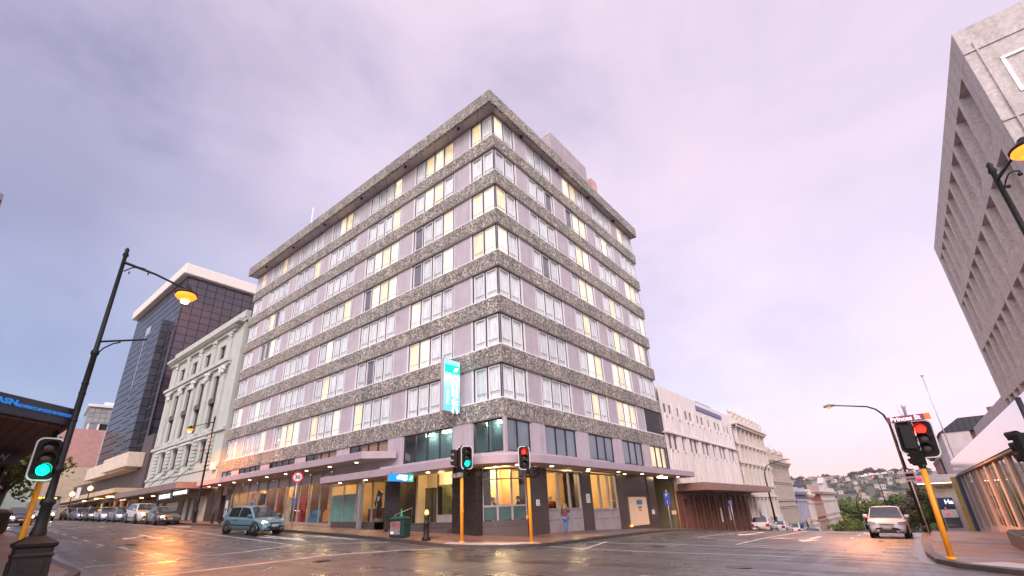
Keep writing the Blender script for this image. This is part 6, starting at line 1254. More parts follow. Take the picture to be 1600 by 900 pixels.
b = MB(); b.extr([n * .04 + u * s + Vector((0, 0, z)) for s, z in ((-.08, 1.35), (.08, 1.35), (.08, 1.75), (-.08, 1.75))], n * .01); b.build('blue_plate', plain('small_blue_plate', (.05, .10, .35)), t)
t = sign_pole(2.1, 14.8, 2.5, 'thin white pole with two blue parking plates by the hotel side wall'); a = toc(2.1, 14.8); n = Vector((math.cos(a), math.sin(a), 0)); u = Vector((-n.y, n.x, 0))
for z, s in ((2.15, 'P'), (1.72, 'i')):
    b = MB(); b.extr([n * .04 + u * q + Vector((0, 0, w_)) for q, w_ in ((-.19, z - .2), (.19, z - .2), (.19, z + .2), (-.19, z + .2))], n * .01); b.build('blue_plate', plain('parking_blue', (.03, .06, .35)), t); text(s, .3, n * .06 + Vector((0, 0, z)), u, WHITE, t)
t = sign_pole(15.3, 15.2, 3.2, 'thin white pole with a small square plate beside the right kerb'); b = MB(); b.box(-.2, -.03, 2.6, .25, .0, 3.1); b.use(1); b.box(-.15, -.034, 2.7, .2, -.03, 2.75); b.box(-.15, -.034, 2.85, .2, -.03, 3.0); b.build('plate', [plain('pinkish_plate', (.5, .36, .38)), REDB], t)
t = sign_pole(2.7, 27.5, 2.4, 'thin white sign pole in front of the brown granite shop'); b = MB(); b.box(-.15, -.03, 2.0, .15, 0, 2.4); b.build('plate', plain('parking_blue_far', (.1, .14, .35)), t)
t = thing('flag_mast', (17.5, 40, 2.9), 'thin white mast on a roof beyond the street name sign', 'mast'); b = MB(); b.tube([(18.9, 40, 2.9), (18.9, 40, 10.6)], .05, 6); b.lathe([(.14, 10.6), (.14, 10.7)], (18.9, 40, 0), 8); b.build('pole', SP, t)
x, y = -4.25, -3.0; t = thing('litter_bin', (x, y, PV(x, y)), 'dark green twin litter bin with poster panel on the kerb', 'bin', None, R(8), True)
BG = plain('bottle_green_steel', (.008, .042, .036), .45); t.scale = (.9, .9, .8)
b = MB(); b.box(-.5, -.28, 0.02, .5, .28, .98); b.build('body', BG, t, bev(.02))
b = MB(); b.box(-.53, -.31, .98, .53, .31, 1.03); b.add([(-.53, -.31, 1.03), (.53, -.31, 1.03), (.53, .31, 1.03), (-.53, .31, 1.03), (-.42, -.1, 1.16), (.42, -.1, 1.16), (.42, .1, 1.16), (-.42, .1, 1.16)], [(0, 1, 5, 4), (1, 2, 6, 5), (2, 3, 7, 6), (3, 0, 4, 7), (4, 5, 6, 7)]); b.build('lid', BG, t)
b = MB(); b.box(-.42, -.292, .16, .28, -.281, .88); b.use(1)
for q in range(3): b.box(-.34 + q * .2, -.296, .6, -.2 + q * .2, -.2925, .8)
b.use(2); b.box(-.4, -.2955, .2, -.15, -.2925, .33); b.build('poster_panel', [plain('grey_poster', (.18, .16, .17), var=.5, scale=5), plain('maroon_poster', (.3, .05, .06)), WHITE], t)
b = MB(); b.box(.5, -.2, .6, .508, .2, .72); b.build('bin_slot', BLK, t)
def bollard(x, y, lit, label, s=1.0):
    t = thing('bollard', (x, y, PV(x, y)), label, 'bollard', None, 0, True)
    b = MB(); b.lathe([(.17 * s, 0), (.17 * s, .08 * s), (.12 * s, .14 * s), (.11 * s, .6 * s), (.14 * s, .64 * s), (.10 * s, .68 * s), (.10 * s, .86 * s), (.14 * s, .9 * s), (.08 * s, .95 * s), (.05 * s, .98 * s)], (0, 0, 0), 12); b.build('post', IRON, t)
    b = MB(); b.lathe([(.05 * s, .98 * s), (.09 * s, 1.03 * s), (.07 * s, 1.12 * s), (.02, 1.17 * s)], (0, 0, 0), 10); b.build('finial' if not lit else 'lamp', WGLOW if lit else IRON, t)
    if lit: l = bpy.data.lights.new('bollard_light', 'POINT'); l.energy = 25; l.color = (1, .5, .15); l.shadow_soft_size = .1; o = bpy.data.objects.new('bollard_light', l); COL.objects.link(o); o.parent = t; o.location = (0.25, -.35, 1.2)
bollard(-2.35, -3.0, True, 'dark bollard with a glowing orange top at the kerb corner', 1.1)
for i, x in enumerate((-27.3, -25.8)): bollard(x, -2.9, False, ['low dark bollard on the left pavement, nearer the street lamp', 'low dark bollard on the left pavement, nearer the teal car'][i], .7)
t = thing('handrail_fence', (-31.3, -1.0, PV(-31.3, -1)), 'short dark metal railing outside the bar wall', 'railing', None, 0, True); b = MB()
for z in (.55, .95): b.tube([(-1.6, 0, z), (1.6, 0, z)], .025, 6)
for q in (-1.6, 0, 1.6): b.tube([(q, 0, 0), (q, 0, .95)], .025, 6)
b.build('rail', BLK, t)
x, y = -6.6, -1.5; t = thing('electric_scooter', (x, y, PV(x, y)), 'parked green electric scooter behind the litter bin', 'scooter', None, R(20), True)
GRN = plain('bright_green_paint', (.02, .35, .12), .4)
b = MB(); b.box(-.45, -.07, .12, .35, .07, .17); b.build('deck', BLK, t, bev(.02)); b = MB(); b.tube([(.42, 0, .12), (.5, 0, .5), (.38, 0, 1.12)], .035, 8); b.build('stem', GRN, t); b = MB(); b.box(.36, -.1, .55, .42, .1, .85); b.build('battery_cover', GRN, t, bev(.02))
b = MB(); b.tube([(.38, -.28, 1.15), (.38, 0, 1.12), (.38, .28, 1.15)], .022, 6); b.build('handlebar', BLK, t)
for q in (-.5, .46): b = MB(); b.lathe([(.11, -.03), (.12, 0), (.11, .03)], (q, 0, .12), 14, 'y'); b.build('wheel', RUB, t)
x, y = -25.3, -15.0; t = thing('litter_bin', (x, y, PV(x, y)), 'large dark round litter bin on the far left pavement', 'bin', None, 0, True); b = MB(); b.lathe([(.55, 0), (.62, .1), (.62, 1.0), (.68, 1.05), (.6, 1.2), (.3, 1.28)], (0, 0, 0), 16); b.build('drum', plain('dark_brown_bin', (.05, .04, .03), .5, var=.4), t)

# ------------------------------------------------------------------ cars
def paint(name, col, metal=.3): 
    return plain(name, col, .28, metal, var=.03, coat=.6)
CG = mirrorish('car_glass', (.02, .025, .03), .05, .1, .003); HL = plain('headlight_glass', (.62, .62, .65), .08, .6, var=.2, scale=9); TLR = plain('tail_light_red', (.35, .01, .015), .15); RIM = plain('alloy_rim', (.45, .44, .46), .3, .8, var=.1)
PLATE = plain('number_plate', (.7, .68, .7), .5); PLK = plain('plate_ink', (.03, .03, .03)); PLR = plain('plate_ink_red', (.5, .05, .08))
TRIM = plain('black_trim', (.02, .02, .022), .5)
def lerp_tab(tab, x):
    for (a, b_) in zip(tab, tab[1:]):
        if a[0] <= x <= b_[0]: return a[1] + (b_[1] - a[1]) * (x - a[0]) / (b_[0] - a[0])
    return tab[0][1] if x < tab[0][0] else tab[-1][1]
def car(kind, body, label, group, plate='', lights=None, red_plate=False, rim=RIM):
    P = dict(hatch=dict(L=3.75, W=1.62, H=1.48, wb=2.40, r=.29, belt=.90, hood=.86, ws=(1.05, .42), rf=-1.25, rb=-1.72, deck=.92, nose=.66),
             sedan=dict(L=4.5, W=1.74, H=1.40, wb=2.65, r=.32, belt=.90, hood=.84, ws=(1.02, .30), rf=-1.0, rb=-1.60, deck=.98, nose=.62),
             suv=dict(L=4.5, W=1.80, H=1.68, wb=2.65, r=.36, belt=1.08, hood=1.04, ws=(1.00, .45), rf=-1.75, rb=-2.08, deck=1.08, nose=.85))[kind]
    L, W, H = P['L'], P['W'], P['H']; h = L / 2; w = W / 2; fx, rx = P['wb'] / 2, -P['wb'] / 2 + (-.0); r = P['r']; t = thing('parked_car', (0, 0, 0), label, 'car', group, 0, True)
    top = [(-h, P['deck'] - .28), (-h + .06, P['deck'] - .08), (-h + .2, P['deck']), (P['rb'], P['belt'] + .03), (P['ws'][0], P['belt'] - .01), (P['ws'][0] + .15, P['hood']), (h - .45, P['hood'] - .07), (h - .18, P['nose'] + .06), (h - .04, P['nose'] - .08), (h, P['nose'] - .2)]
    wid = [(-h, .80), (-h + .1, .90), (-h + .35, .97), (-h + .9, 1), (h - 1.1, 1), (h - .55, .97), (h - .2, .88), (h - .06, .76), (h, .62)]
    bot = [(-h, .38), (-h + .15, .26), (-h + .4, .22), (h - .4, .20), (h - .12, .22), (h, .30)]
    xs = sorted(set([-h, -h + .05, -h + .12, -h + .25, h, h - .03, h - .08, h - .18, h - .32, h - .5] + list(np.linspace(-h + .4, h - .6, 26).tolist())))
    arch = lambda x, cx_: (math.sqrt(max(0, (r + .07) ** 2 - (x - cx_) ** 2)) + r) if abs(x - cx_) < r + .07 else 0
    for cx_ in (fx, rx):
        for q in (-1, -.92, -.7, -.4, 0, .4, .7, .92, 1): xs.append(cx_ + q * (r + .068))
    xs = sorted(xs); b = MB(); b.smooth = True; rings = []
    for x in xs:
        zt = lerp_tab(top, x); ww = w * lerp_tab(wid, x); zb = lerp_tab(bot, x); za = max(zb, arch(x, fx), arch(x, rx)); za = min(za, zt - .12); zm = za + (zt - za) * .45
        rings.append([(x, 0, zb + .02), (x, ww * .80, max(zb, za * .98)), (x, ww * .985, za + .02), (x, ww, zm), (x, ww * .975, zt - (zt - zm) * .35), (x, ww * .93, zt - .035), (x, ww * .80, zt), (x, ww * .4, zt + .025), (x, 0, zt + .03)])
    m = len(rings[0])
    for s in (1, -1):
        v = [(p[0], p[1] * s, p[2]) for rg in rings for p in rg]; b.add(v, [(i * m + j, i * m + j + 1, (i + 1) * m + j + 1, (i + 1) * m + j) for i in range(len(xs) - 1) for j in range(m - 1)])
    for s in (1, -1):
        for rg in (rings[0], rings[-1]): b.add([(p[0], p[1] * s, p[2]) for p in rg], [tuple(range(m))])
    def weld(o):
        q = o.modifiers.new('w', 'WELD'); q.merge_threshold = .003
        e = o.modifiers.new('n', 'WEIGHTED_NORMAL') if False else None
    # greenhouse
    ax, bx = P['ws']; zb_ = P['belt'] - .02; rw, bw = w * .74, w * .93
    def sec(x):      # roof line and half widths along the cabin
        if x >= bx: k = (ax - x) / (ax - bx); z = zb_ + (H - .04 - zb_) * (k ** .85)
        elif x <= P['rf']: k = (x - P['rb']) / (P['rf'] - P['rb']); z = zb_ + (H - .05 - zb_) * (max(0, k) ** .7)
        else: k = 1; q = (x - P['rf']) / (bx - P['rf']); z = H - .045 + .045 * math.sin(math.pi * q)
        k = (z - zb_) / (H - zb_); return z, bw + (rw - bw) * k
    gx = [ax] + [ax + (bx - ax) * q for q in (.25, .5, .75, .92)] + [bx - .06] + list(np.linspace(bx - .2, P['rf'] + .1, 6)) + [P['rf'] + (P['rb'] - P['rf']) * q for q in (0, .25, .5, .75)] + [P['rb']]
    rg2 = []
    for x in gx:
        z, hw = sec(x); rg2.append([(x, bw, zb_), (x, bw + (hw - bw) * .5, zb_ + (z - zb_) * .5), (x, hw, max(zb_, z - .05)), (x, hw * .9, z - .01), (x, hw * .5, z + .012), (x, 0, z + .018)])
    m2 = 6
    for s in (1, -1): b.add([(p[0], p[1] * s, p[2]) for rg in rg2 for p in rg], [(i * m2 + j, i * m2 + j + 1, (i + 1) * m2 + j + 1, (i + 1) * m2 + j) for i in range(len(gx) - 1) for j in range(m2 - 1)])
    bo = b.build('body', body, t, weld)
    # glass
    def P3(x, k, off=.008):   # point on the cabin side, k = 0 belt .. 1 roof
        z, hw = sec(x); zz = zb_ + .04 + (z - .07 - zb_ - .04) * k; kk = (zz - zb_) / max(.01, H - zb_); return (x, bw + (rw - bw) * kk + off, zz)
    xa, xb = ax - (ax - bx) * .30, P['rf'] + (.05 if kind != 'suv' else -.05); mid = (bx + P['rf']) / 2 + .12
    for s in (1, -1):
        for (x0, x1) in ((mid + .045, xa), (xb if kind != 'sedan' else P['rf'] - .18, mid - .045)):
            g = MB(); n_ = 8; lo = [P3(x0 + (x1 - x0) * i / n_, 0) for i in range(n_ + 1)]; hi = [P3(x0 + (x1 - x0) * i / n_, 1) for i in range(n_ + 1)]
            g.add([(p[0], p[1] * s, p[2]) for p in lo + hi], [(i, i + 1, n_ + 2 + i, n_ + 1 + i) for i in range(n_)]); g.build('side_window', CG, t)
    for nm, x0, x1 in (('windscreen', ax - .02, bx + .05), ('rear_window', P['rb'] + .05, P['rf'] - .02)):
        g = MB(); g.smooth = True; v = []; n_ = 6
        for i in range(n_ + 1):
            x = x0 + (x1 - x0) * i / n_; z, hw = sec(x); o_x = .010 if nm == 'windscreen' else -.010
            for q in (-.9, -.5, 0, .5, .9): v.append((x + o_x * 2, hw * q, z + (.018 if abs(q) < .6 else .006) + .020))
        g.add(v, [(i * 5 + j, i * 5 + j + 1, i * 5 + j + 6, i * 5 + j + 5) for i in range(n_) for j in range(4)]); wn = g.build(nm, CG, t)
        if nm == 'windscreen': q = MB(); q.tube([(ax + .02, .1, zb_ + .05), (ax - .12, -.35, zb_ + .15)], .008, 4); q.build('wiper', TRIM, wn)
    # wheels
    for x in (fx, rx):
        for s in (1, -1):
            q = MB(); q.lathe([(r * .6, -.10), (r - .03, -.10), (r, -.07), (r, .06), (r - .03, .09), (r * .66, .09)], (x, s * (w - .10), r), 22, 'y'); wh = q.build('wheel', RUB, t)
            q = MB(); ys = s * (w - .10) + s * .093; q.lathe([(r * .66, -.01), (r * .62, .0)], (x, ys, r), 20, 'y'); q.use(1)
            for k in range(6):
                a = k * math.pi / 3; c, sn_ = math.cos(a), math.sin(a); q.add([(x + c * .05 - sn_ * .045, ys + s * .012, r + sn_ * .05 + c * .045), (x + c * .05 + sn_ * .045, ys + s * .012, r + sn_ * .05 - c * .045), (x + c * r * .6 + sn_ * .03, ys + s * .006, r + sn_ * r * .6 - c * .03), (x + c * r * .6 - sn_ * .03, ys + s * .006, r + sn_ * r * .6 + c * .03)], [(0, 1, 2, 3)])
            q.build('rim', [TRIM, rim], wh)
            q = MB(); q.lathe([(r + .06, -.12), (r + .06, -.02)], (x, s * (w - .12), r), 20, 'y'); q.build('wheel_arch', BLK, t)
    # lights, grille, bumper, plate, mirrors
    zn = P['nose']
    for s in (1, -1):
        q = MB(); q.smooth = True; q.add([(h - .34, s * w * .93, zn + .02), (h - .10, s * w * .76, zn - .01), (h - .035, s * w * .52, zn - .02), (h - .06, s * w * .54, zn + .10), (h - .2, s * w * .8, zn + .13), (h - .42, s * w * .925, zn + .14)], [(0, 1, 4, 5), (1, 2, 3, 4)])
        q.v = [(a_ + .045, b_ * 1.03, c_ - .03) for a_, b_, c_ in q.v]; q.build('headlight', lights or HL, t)
        q = MB(); q.add([(-h + .0, s * w * .62, P['deck'] - .32), (-h - .0, s * w * .86, P['deck'] - .30), (-h + .16, s * w * .965, P['deck'] - .28), (-h + .2, s * w * .96, P['deck'] - .08), (-h + .06, s * w * .86, P['deck'] - .07), (-h + .03, s * w * .62, P['deck'] - .09)], [(0, 1, 4, 5), (1, 2, 3, 4)]); q.v = [(a_ - .025, b_ * 1.012, c_) for a_, b_, c_ in q.v]; q.build('tail_light', TLR, t)
        q = MB(); q.box(ax - .28, s * (w * .93), zb_ + .06, ax - .14, s * (w + .14), zb_ + .19); q.build('mirror', body, t, bev(.03))
        q = MB(); q.box(h - .12, s * w * .58, .27, h - .03, s * w * .74, .34); q.build('fog_lamp', TRIM, t)
        q = MB(); q.box(mid - .28, s * (w - .01), P['belt'] - .17, mid - .12, s * (w + .018), P['belt'] - .14); q.box(mid + .05, s * (w + .001), .3, mid + .062, s * (w + .004), P['belt'] - .05); q.build('door_handle', TRIM, t)
        q = MB(); q.box(-1.0, s * (w - .004), .47, .9, s * (w + .012), .52); q.build('side_moulding', body if kind == 'sedan' else TRIM, t)
    q = MB(); q.box(h - .06, -w * .36, zn - .06, h + .012, w * .36, zn - .02); q.box(h - .06, -w * .42, .28, h + .010, w * .42, .40); q.build('grille', TRIM, t, bev(.01))
    q = MB(); q.box(-h - .012, -w * .5, .30, -h + .04, w * .5, .36); q.build('rear_trim', TRIM, t)
    q = MB(); q.box(h - .02, -.18, .44, h + .022, .18, .55); pf = q.build('number_plate', PLATE, t); q = MB(); q.box(-h - .022, -.18, .55, -h + .02, .18, .66); q.build('number_plate', PLATE, t)
    if plate: text(plate, .11, (h + .024, 0, .495), (0, 1, 0), PLR if red_plate else PLK, pf, ext=.002)
    return t
def put(c, x, y, rz):      # sit the car on the sloping street
    dx, dy = math.cos(rz), math.sin(rz); z = lambda a, b_: G(x + a * dx - b_ * dy, y + a * dy + b_ * dx)
    pitch = -math.atan2(z(1.3, 0) - z(-1.3, 0), 2.6); roll = math.atan2(z(0, .8) - z(0, -.8), 1.6); c.location = (x, y, (z(1.3, 0) + z(-1.3, 0)) / 2); c.rotation_euler = (roll, pitch, rz)
TEALP = paint('teal_car_paint', (.14, .26, .31)); c = car('hatch', TEALP, 'teal five door hatchback pulling along in front of the hotel shops', None, 'DX4078'); c.name = 'moving_car'; put(c, -14.9, -5.2, R(9)); c.scale = (1.08, 1.04, 1.02)
WHP = paint('white_car_paint', (.70, .66, .67), .0); c = car('hatch', WHP, 'white hatchback parked facing the camera at the right kerb', None, 'EYA783', None, True); put(c, 13.75, 15.4, R(-91)); c.scale = (1, 1.02, 1.03)
SIL = paint('silver_car_paint', (.42, .42, .46), .6); DKG = paint('dark_grey_car_paint', (.07, .075, .09), .4); BLP = paint('blue_grey_car_paint', (.22, .25, .33), .5); PKW = paint('silver_white_suv_paint', (.56, .52, .54), .2)
pg = 'cars parked along the left kerb'
c1 = car('sedan', DKG, 'dark grey sedan parked nearest in the row at the left kerb', pg, 'BNS412'); put(c1, -33.6, -4.45, R(-3))
c2 = car('suv', PKW, 'silver white four wheel drive parked second in the row at the left kerb', pg); put(c2, -39.4, -4.4, 0)
c3 = car('sedan', BLP, 'blue grey sedan parked third in the row at the left kerb', pg); put(c3, -46.0, -4.4, R(-2))
c4 = car('sedan', SIL, 'silver sedan parked fourth in the row at the left kerb', pg); put(c4, -51.8, -4.4, R(-1))
for i, (src, x, lab) in enumerate(((c1, -57.6, 'dark sedan parked fifth in the row at the left kerb'), (c3, -63.2, 'blue grey sedan parked sixth in the row at the left kerb'), (c4, -68.8, 'silver sedan parked last in the row next to the bus'))):
    c = copy_tree(src); c['label'] = lab; put(c, x, -4.4, R(1))
eg = 'cars parked down the hill on the east street'
w1 = car('hatch', WHP, 'white car seen from behind at the hill crest, nearest to the crest', eg); put(w1, 3.4, 34.8, R(90))
w2 = car('sedan', WHP, 'white sedan second behind the hill crest', eg); put(w2, 3.4, 41.5, R(90))
c = copy_tree(w1); c['label'] = 'white car third down the hill, mostly hidden by the crest'; put(c, 3.4, 49.5, R(90))
c = copy_tree(c1); c['label'] = 'dark car with red tail lights lowest behind the crest'; put(c, 3.6, 59, R(90))
HLON = emit('headlight_on', (1, .85, .6), 30)
c = car('hatch', DKG, 'oncoming dark car with bright headlights at the far left', None, '', HLON); c.name = 'moving_car'; put(c, -43.5, -12.2, R(4))
# far red lights
for i, (x, y) in enumerate(((8.9, 64), (11.0, 66))):
    c = copy_tree(c1); c['label'] = ['far car with red lights beyond the crest, left lane', 'far car with red lights beyond the crest, beside the kerb'][i]; del c['group']; put(c, x, y, R(90))
for i, (x, y, z) in enumerate(((9.77, 61.6, -2.5), (9.3, 66, -3.4))):
    g = G(x, y); t = thing('traffic_signal', (x, y, g), ['small far traffic signal with red light, upper one', 'small far traffic signal with red light, lower one'][i], 'traffic light', None, 0, True); b = MB(); b.tube([(0, 0, 0), (0, 0, z - g + .4)], .06, 6); b.build('pole', GREYM, t); head(t, z - g, R(-70), (0, 0), 0, 1.2, True, 1.2)
# bus
B = thing('city_bus', (0, 0, 0), 'oncoming city bus with amber destination display and headlights', 'bus', None, 0, True)
b = MB(); b.box(-9, -1.25, .35, 1.0, 1.25, 2.85); b.build('body', plain('bus_white', (.45, .44, .47), .35), B, bev(.15, 3))
b = MB(); b.box(.98, -1.12, 1.2, 1.03, 1.12, 2.35); b.build('windscreen', CG, B, bev(.02)); b = MB(); b.box(.98, -1.15, 2.38, 1.035, 1.15, 2.8); b.build('display_housing', BLK, B)
for s in (-1, 1): b = MB(); b.box(-8.6, s * 1.25, 1.3, .3, s * 1.262, 2.4); b.build('side_window', CG, B)
text('63 Balaclava', .34, (1.05, 0, 2.59), (0, 1, 0), emit('amber_led', (1, .5, .05), 4), B, bold=.01)
for s in (-1, 1): b = MB(); b.lathe([(.10, 0), (.07, .03)], (1.01, s * .92, .75), 10, 'x'); b.build('headlight', HLON, B); b = MB(); b.lathe([(.45, -.12), (.45, .12)], (-1.0, s * 1.12, .45), 18, 'y'); b.build('wheel', RUB, B); b = MB(); b.lathe([(.45, -.12), (.45, .12)], (-6.8, s * 1.12, .45), 18, 'y'); b.build('wheel', RUB, B)
b = MB(); b.box(1.0, -1.1, .4, 1.05, 1.1, .6); b.use(1); b.tube([(1.05, -.5, 1.25), (1.05, .1, 1.7)], .012, 4); b.build('bumper', [BLK, BLK], B)
B.location = (-66.5, -7.6, G(-66.5, -7.6)); B.rotation_euler = (0, 0, R(-4))
# ------------------------------------------------------------------ trees
BARK = plain('bark', (.07, .05, .035), .9, var=.3, bump=.02)
LEAF = leafy('street_tree_leaves', (.06, .10, .025), (.14, .19, .05)); LEAFG = leafy('bright_leaves', (.11, .16, .03), (.24, .28, .07)); LEAFD = leafy('hill_tree_leaves', (.02, .035, .02), (.05, .065, .035)); LEAFP = leafy('pale_leaves', (.09, .09, .045), (.22, .20, .11))
def tree_meshes(seed, H, CR, nl, ls):
    r = random.Random(seed); b = MB(); th = H * .42
    b.tube([(0, 0, 0), (r.uniform(-.1, .1), r.uniform(-.1, .1), th * .5), (r.uniform(-.2, .2), r.uniform(-.2, .2), th), (0, 0, H * .7)], [H * .03, H * .024, H * .02, H * .008], 8)
    tips = []
    for k in range(9):
        a = k * 2.4 + r.random(); l = CR * r.uniform(.5, .85); z0 = th * r.uniform(.75, 1.15); z1 = z0 + H * r.uniform(.15, .38); p = (l * math.cos(a), l * math.sin(a), z1)
        b.tube([(0, 0, z0), (p[0] * .5, p[1] * .5, z0 + (z1 - z0) * .4), p], [H * .012, H * .008, H * .003], 5); tips.append(p)
    tips += [(0, 0, H * .85), (CR * .2, 0, H * .8)]
    lb = MB(); cl = []
    for tpt in tips:
        for q in range(5): cl.append((tpt[0] + r.gauss(0, CR * .22), tpt[1] + r.gauss(0, CR * .22), tpt[2] + r.gauss(0, H * .07), CR * r.uniform(.16, .34)))
    v = []; f = []
    for i in range(nl):
        c = cl[i % len(cl)]
        while True:
            d = Vector((r.uniform(-1, 1), r.uniform(-1, 1), r.uniform(-1, 1)))
            if d.length < 1: break
        p = Vector(c[:3]) + d * c[3] * (.6 + .4 * d.length); s = ls * r.uniform(.5, 1.2); u = Vector((r.uniform(-1, 1), r.uniform(-1, 1), r.uniform(-.6, .6))).normalized(); w = u.cross(Vector((r.uniform(-1, 1), r.uniform(-1, 1), r.uniform(-1, 1)))).normalized()
        o = len(v); v += [p + u * s, p + w * s * .6, p - u * s * .8, p - w * s * .6]; f.append((o, o + 1, o + 2, o + 3))
    lb.add(v, f); return b, lb
protos = []
def tree(proto, loc, s, rz, label, group, leaf, cat='tree'):
    t = thing('street_tree', loc, label, cat, group, rz, True); t.scale = (s[0], s[0], s[1])
    tr = bpy.data.objects.new('trunk', proto[0]); COL.objects.link(tr); tr.parent = t
    cr = bpy.data.objects.new('crown', proto[1][leaf]); COL.objects.link(cr); cr.parent = t; return t
def mkproto(seed, H, CR, nl, ls, leaves):
    b, lb = tree_meshes(seed, H, CR, nl, ls); o = b.build('trunk', BARK); tm = o.data; bpy.data.objects.remove(o); d = {}
    for k, m in leaves.items(): o = lb.build('crown', m); d[k] = o.data; bpy.data.objects.remove(o)
    return (tm, d)
PA = mkproto(1, 10, 3.8, 9000, .26, dict(a=LEAF, b=LEAFG, c=LEAFP)); PB = mkproto(5, 11, 4.4, 9000, .28, dict(a=LEAF, b=LEAFG, c=LEAFP)); PC = mkproto(9, 7, 2.2, 5000, .16, dict(a=LEAFG, b=LEAFG, c=LEAFP)); PDt = mkproto(12, 8, 4.5, 700, .9, dict(a=LEAFD))
tl = [(1.0, 137, PB, 'b', 1.15, 1.1, 'bright green tree beside the pale corner building'), (5.0, 118, PA, 'b', 1.0, .95, 'bright green tree left of the double lamp'), (8.5, 104, PB, 'a', .95, .82, 'dark green tree behind the double amber lamp'), (12.5, 97, PA, 'a', .95, .86, 'dark green tree above the white hatchback roof'),
      (12.0, 125, PB, 'b', 1.1, 1.05, 'tall green tree in the middle of the valley gap'), (17.5, 88, PB, 'c', .9, .95, 'pale flowering tree behind the thin white signpost'), (15.6, 66, PA, 'c', .62, .62, 'loose pale tree just left of the yellow signal pole'), (16.8, 56, PC, 'b', .9, .62, 'small shrubby tree in front of the banner sign'), (20, 110, PA, 'b', 1.1, 1.1, 'green tree behind the grey shop canopy'), (3.5, 98, PC, 'a', .9, .8, 'small low tree at the foot of the pale corner building'), (7, 84, PC, 'b', .8, .6, 'low bushy tree beside the far red signals')]
for i, (x, y, p, lf, s, sz, lab) in enumerate(tl): tree(p, (x, y, G(x, y)), (s, sz), i * 1.3, lab, 'trees at the bottom of the hill', lf)
for i, (x, y, s, lab) in enumerate(((-19.5, -15.6, .82, 'leafy street tree under the left verandah, nearer one'), (-27, -15.3, .9, 'leafy street tree at the far left, farther one'), (-36, -15.6, .95, 'leafy street tree at the far left beyond the bin'))):
    tree(PC, (x, y, PV(x, y)), (s, s), i * 2.1, lab, 'trees on the left pavement', 'b')
# ridge trees
rg = random.Random(4); k = 0
RT_ = [(-.262 + i * .0165 + rg.uniform(-.004, .004), rg.uniform(.7, 1.5)) for i in range(24)]
for i, (a, s) in enumerate(RT_):
    az = math.pi / 2 + .16 - a * 1.15 - .05; d = 930 + rg.uniform(-25, 25); x, y = 15 + d * math.cos(az), -18 + d * math.sin(az)
    t = thing('hill_tree', (x, y, float(HZ(x, y)) - 1), 'dark round tree on the skyline of the distant hill', 'tree', 'trees on the hill skyline', i, True); t.scale = (s * 1.6, s * 1.6, s * 1.05)
    o = bpy.data.objects.new('crown', PDt[1]['a']); COL.objects.link(o); o.parent = t; o2 = bpy.data.objects.new('trunk', PDt[0]); COL.objects.link(o2); o2.parent = t
# houses on the hill
def house_mesh(w, d, h, wall_m, roof_m):
    b = MB(); b.box(-w / 2, -d / 2, -2, w / 2, d / 2, h); b.use(1); e = .4
    b.add([(-w / 2 - e, -d / 2 - e, h), (w / 2 + e, -d / 2 - e, h), (w / 2 + e, d / 2 + e, h), (-w / 2 - e, d / 2 + e, h), (-w / 2 + 1, 0, h + 2), (w / 2 - 1, 0, h + 2)], [(0, 1, 5, 4), (1, 2, 5), (2, 3, 4, 5), (3, 0, 4)])
    b.use(2)
    for q in (-.3, .02, .3): b.box(w * q - .7, -d / 2 - .03, h * .35, w * q + .7, -d / 2 + .1, h * .78)
    o = b.build('house', [wall_m, roof_m, GLD]); me = o.data; bpy.data.objects.remove(o); return me
HM = [house_mesh(12, 9, 4.5, plain('white_weatherboard', (.50, .44, .42)), plain('grey_roof', (.32, .29, .28))), house_mesh(15, 9, 5.5, plain('cream_weatherboard', (.42, .33, .27)), plain('terracotta_roof', (.30, .16, .12))), house_mesh(10, 8, 6, plain('pinkish_house', (.6, .48, .44)), plain('pale_iron_roof', (.33, .28, .28)))]
LB = ['white house with grey roof on the distant hillside', 'cream house with red brown roof on the distant hillside', 'tall pinkish house with pale roof on the distant hillside']
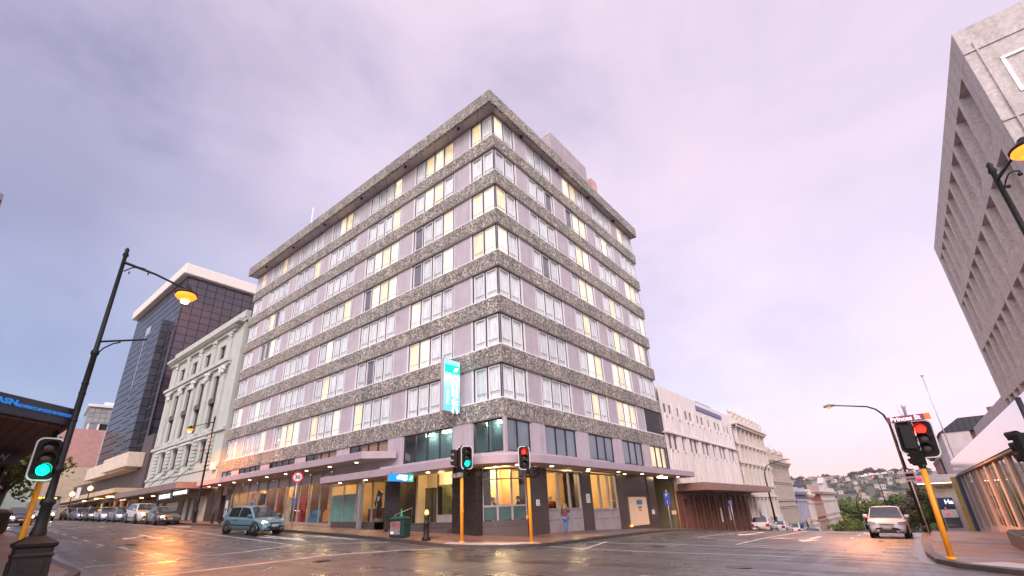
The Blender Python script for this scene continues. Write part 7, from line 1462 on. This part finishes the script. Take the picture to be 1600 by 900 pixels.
n = 0
while n < 230:
    az = math.pi / 2 + rg.uniform(-.14, .34); d = rg.uniform(480, 900); x, y = 15 + d * math.cos(az), -18 + d * math.sin(az)
    i = rg.randrange(3); o = bpy.data.objects.new('hillside_house', HM[i]); COL.objects.link(o); o.location = (x, y, float(HZ(x, y)) + .5); o.rotation_euler = (0, 0, rg.uniform(-.5, .5)); s = rg.uniform(.38, .62); o.scale = (s, s, s)
    tag(o, LB[i], 'house', 'houses on the distant hillside'); n += 1
# shrubs and trees between the houses: nobody could count them
v = []; f = []; rr = random.Random(11)
for q in range(1500):
    az = math.pi / 2 + rr.uniform(-.2, .42); d = rr.uniform(300, 930); x, y = 15 + d * math.cos(az), -18 + d * math.sin(az); z = float(HZ(x, y)); S = rr.uniform(2.0, 4.5)
    for k in range(26):
        p = Vector((x + rr.gauss(0, S * .5), y + rr.gauss(0, S * .5), z + abs(rr.gauss(0, S * .45)))); u = Vector((rr.uniform(-1, 1), rr.uniform(-1, 1), rr.uniform(-1, 1))).normalized() * S * .28; w = u.cross(Vector((rr.uniform(-1, 1), rr.uniform(-1, 1), rr.uniform(-1, 1)))).normalized() * S * .22
        o = len(v); v += [p + u, p + w, p - u, p - w]; f.append((o, o + 1, o + 2, o + 3))
b = MB(); b.add(v, f); tag(b.build('hillside_bush', LEAFD), 'green scrub and small trees covering the distant hillside', 'scrub', kind='stuff')
# air
hz = MB(); hz.box(-1350, -520, -25, 1550, 1560, 120); m = bpy.data.materials.new('haze_volume'); m.use_nodes = True; t_ = m.node_tree; t_.nodes.clear(); o_ = t_.nodes.new('ShaderNodeOutputMaterial'); pv = t_.nodes.new('ShaderNodeVolumePrincipled')
pv.inputs['Color'].default_value = (.86, .80, .86, 1); pv.inputs['Density'].default_value = 0.00022; pv.inputs['Anisotropy'].default_value = .2; t_.links.new(pv.outputs[0], o_.inputs['Volume'])
USE_HAZE = True
if USE_HAZE: tag(hz.build('haze', m), 'thin evening haze over the whole valley', 'haze', kind='stuff')
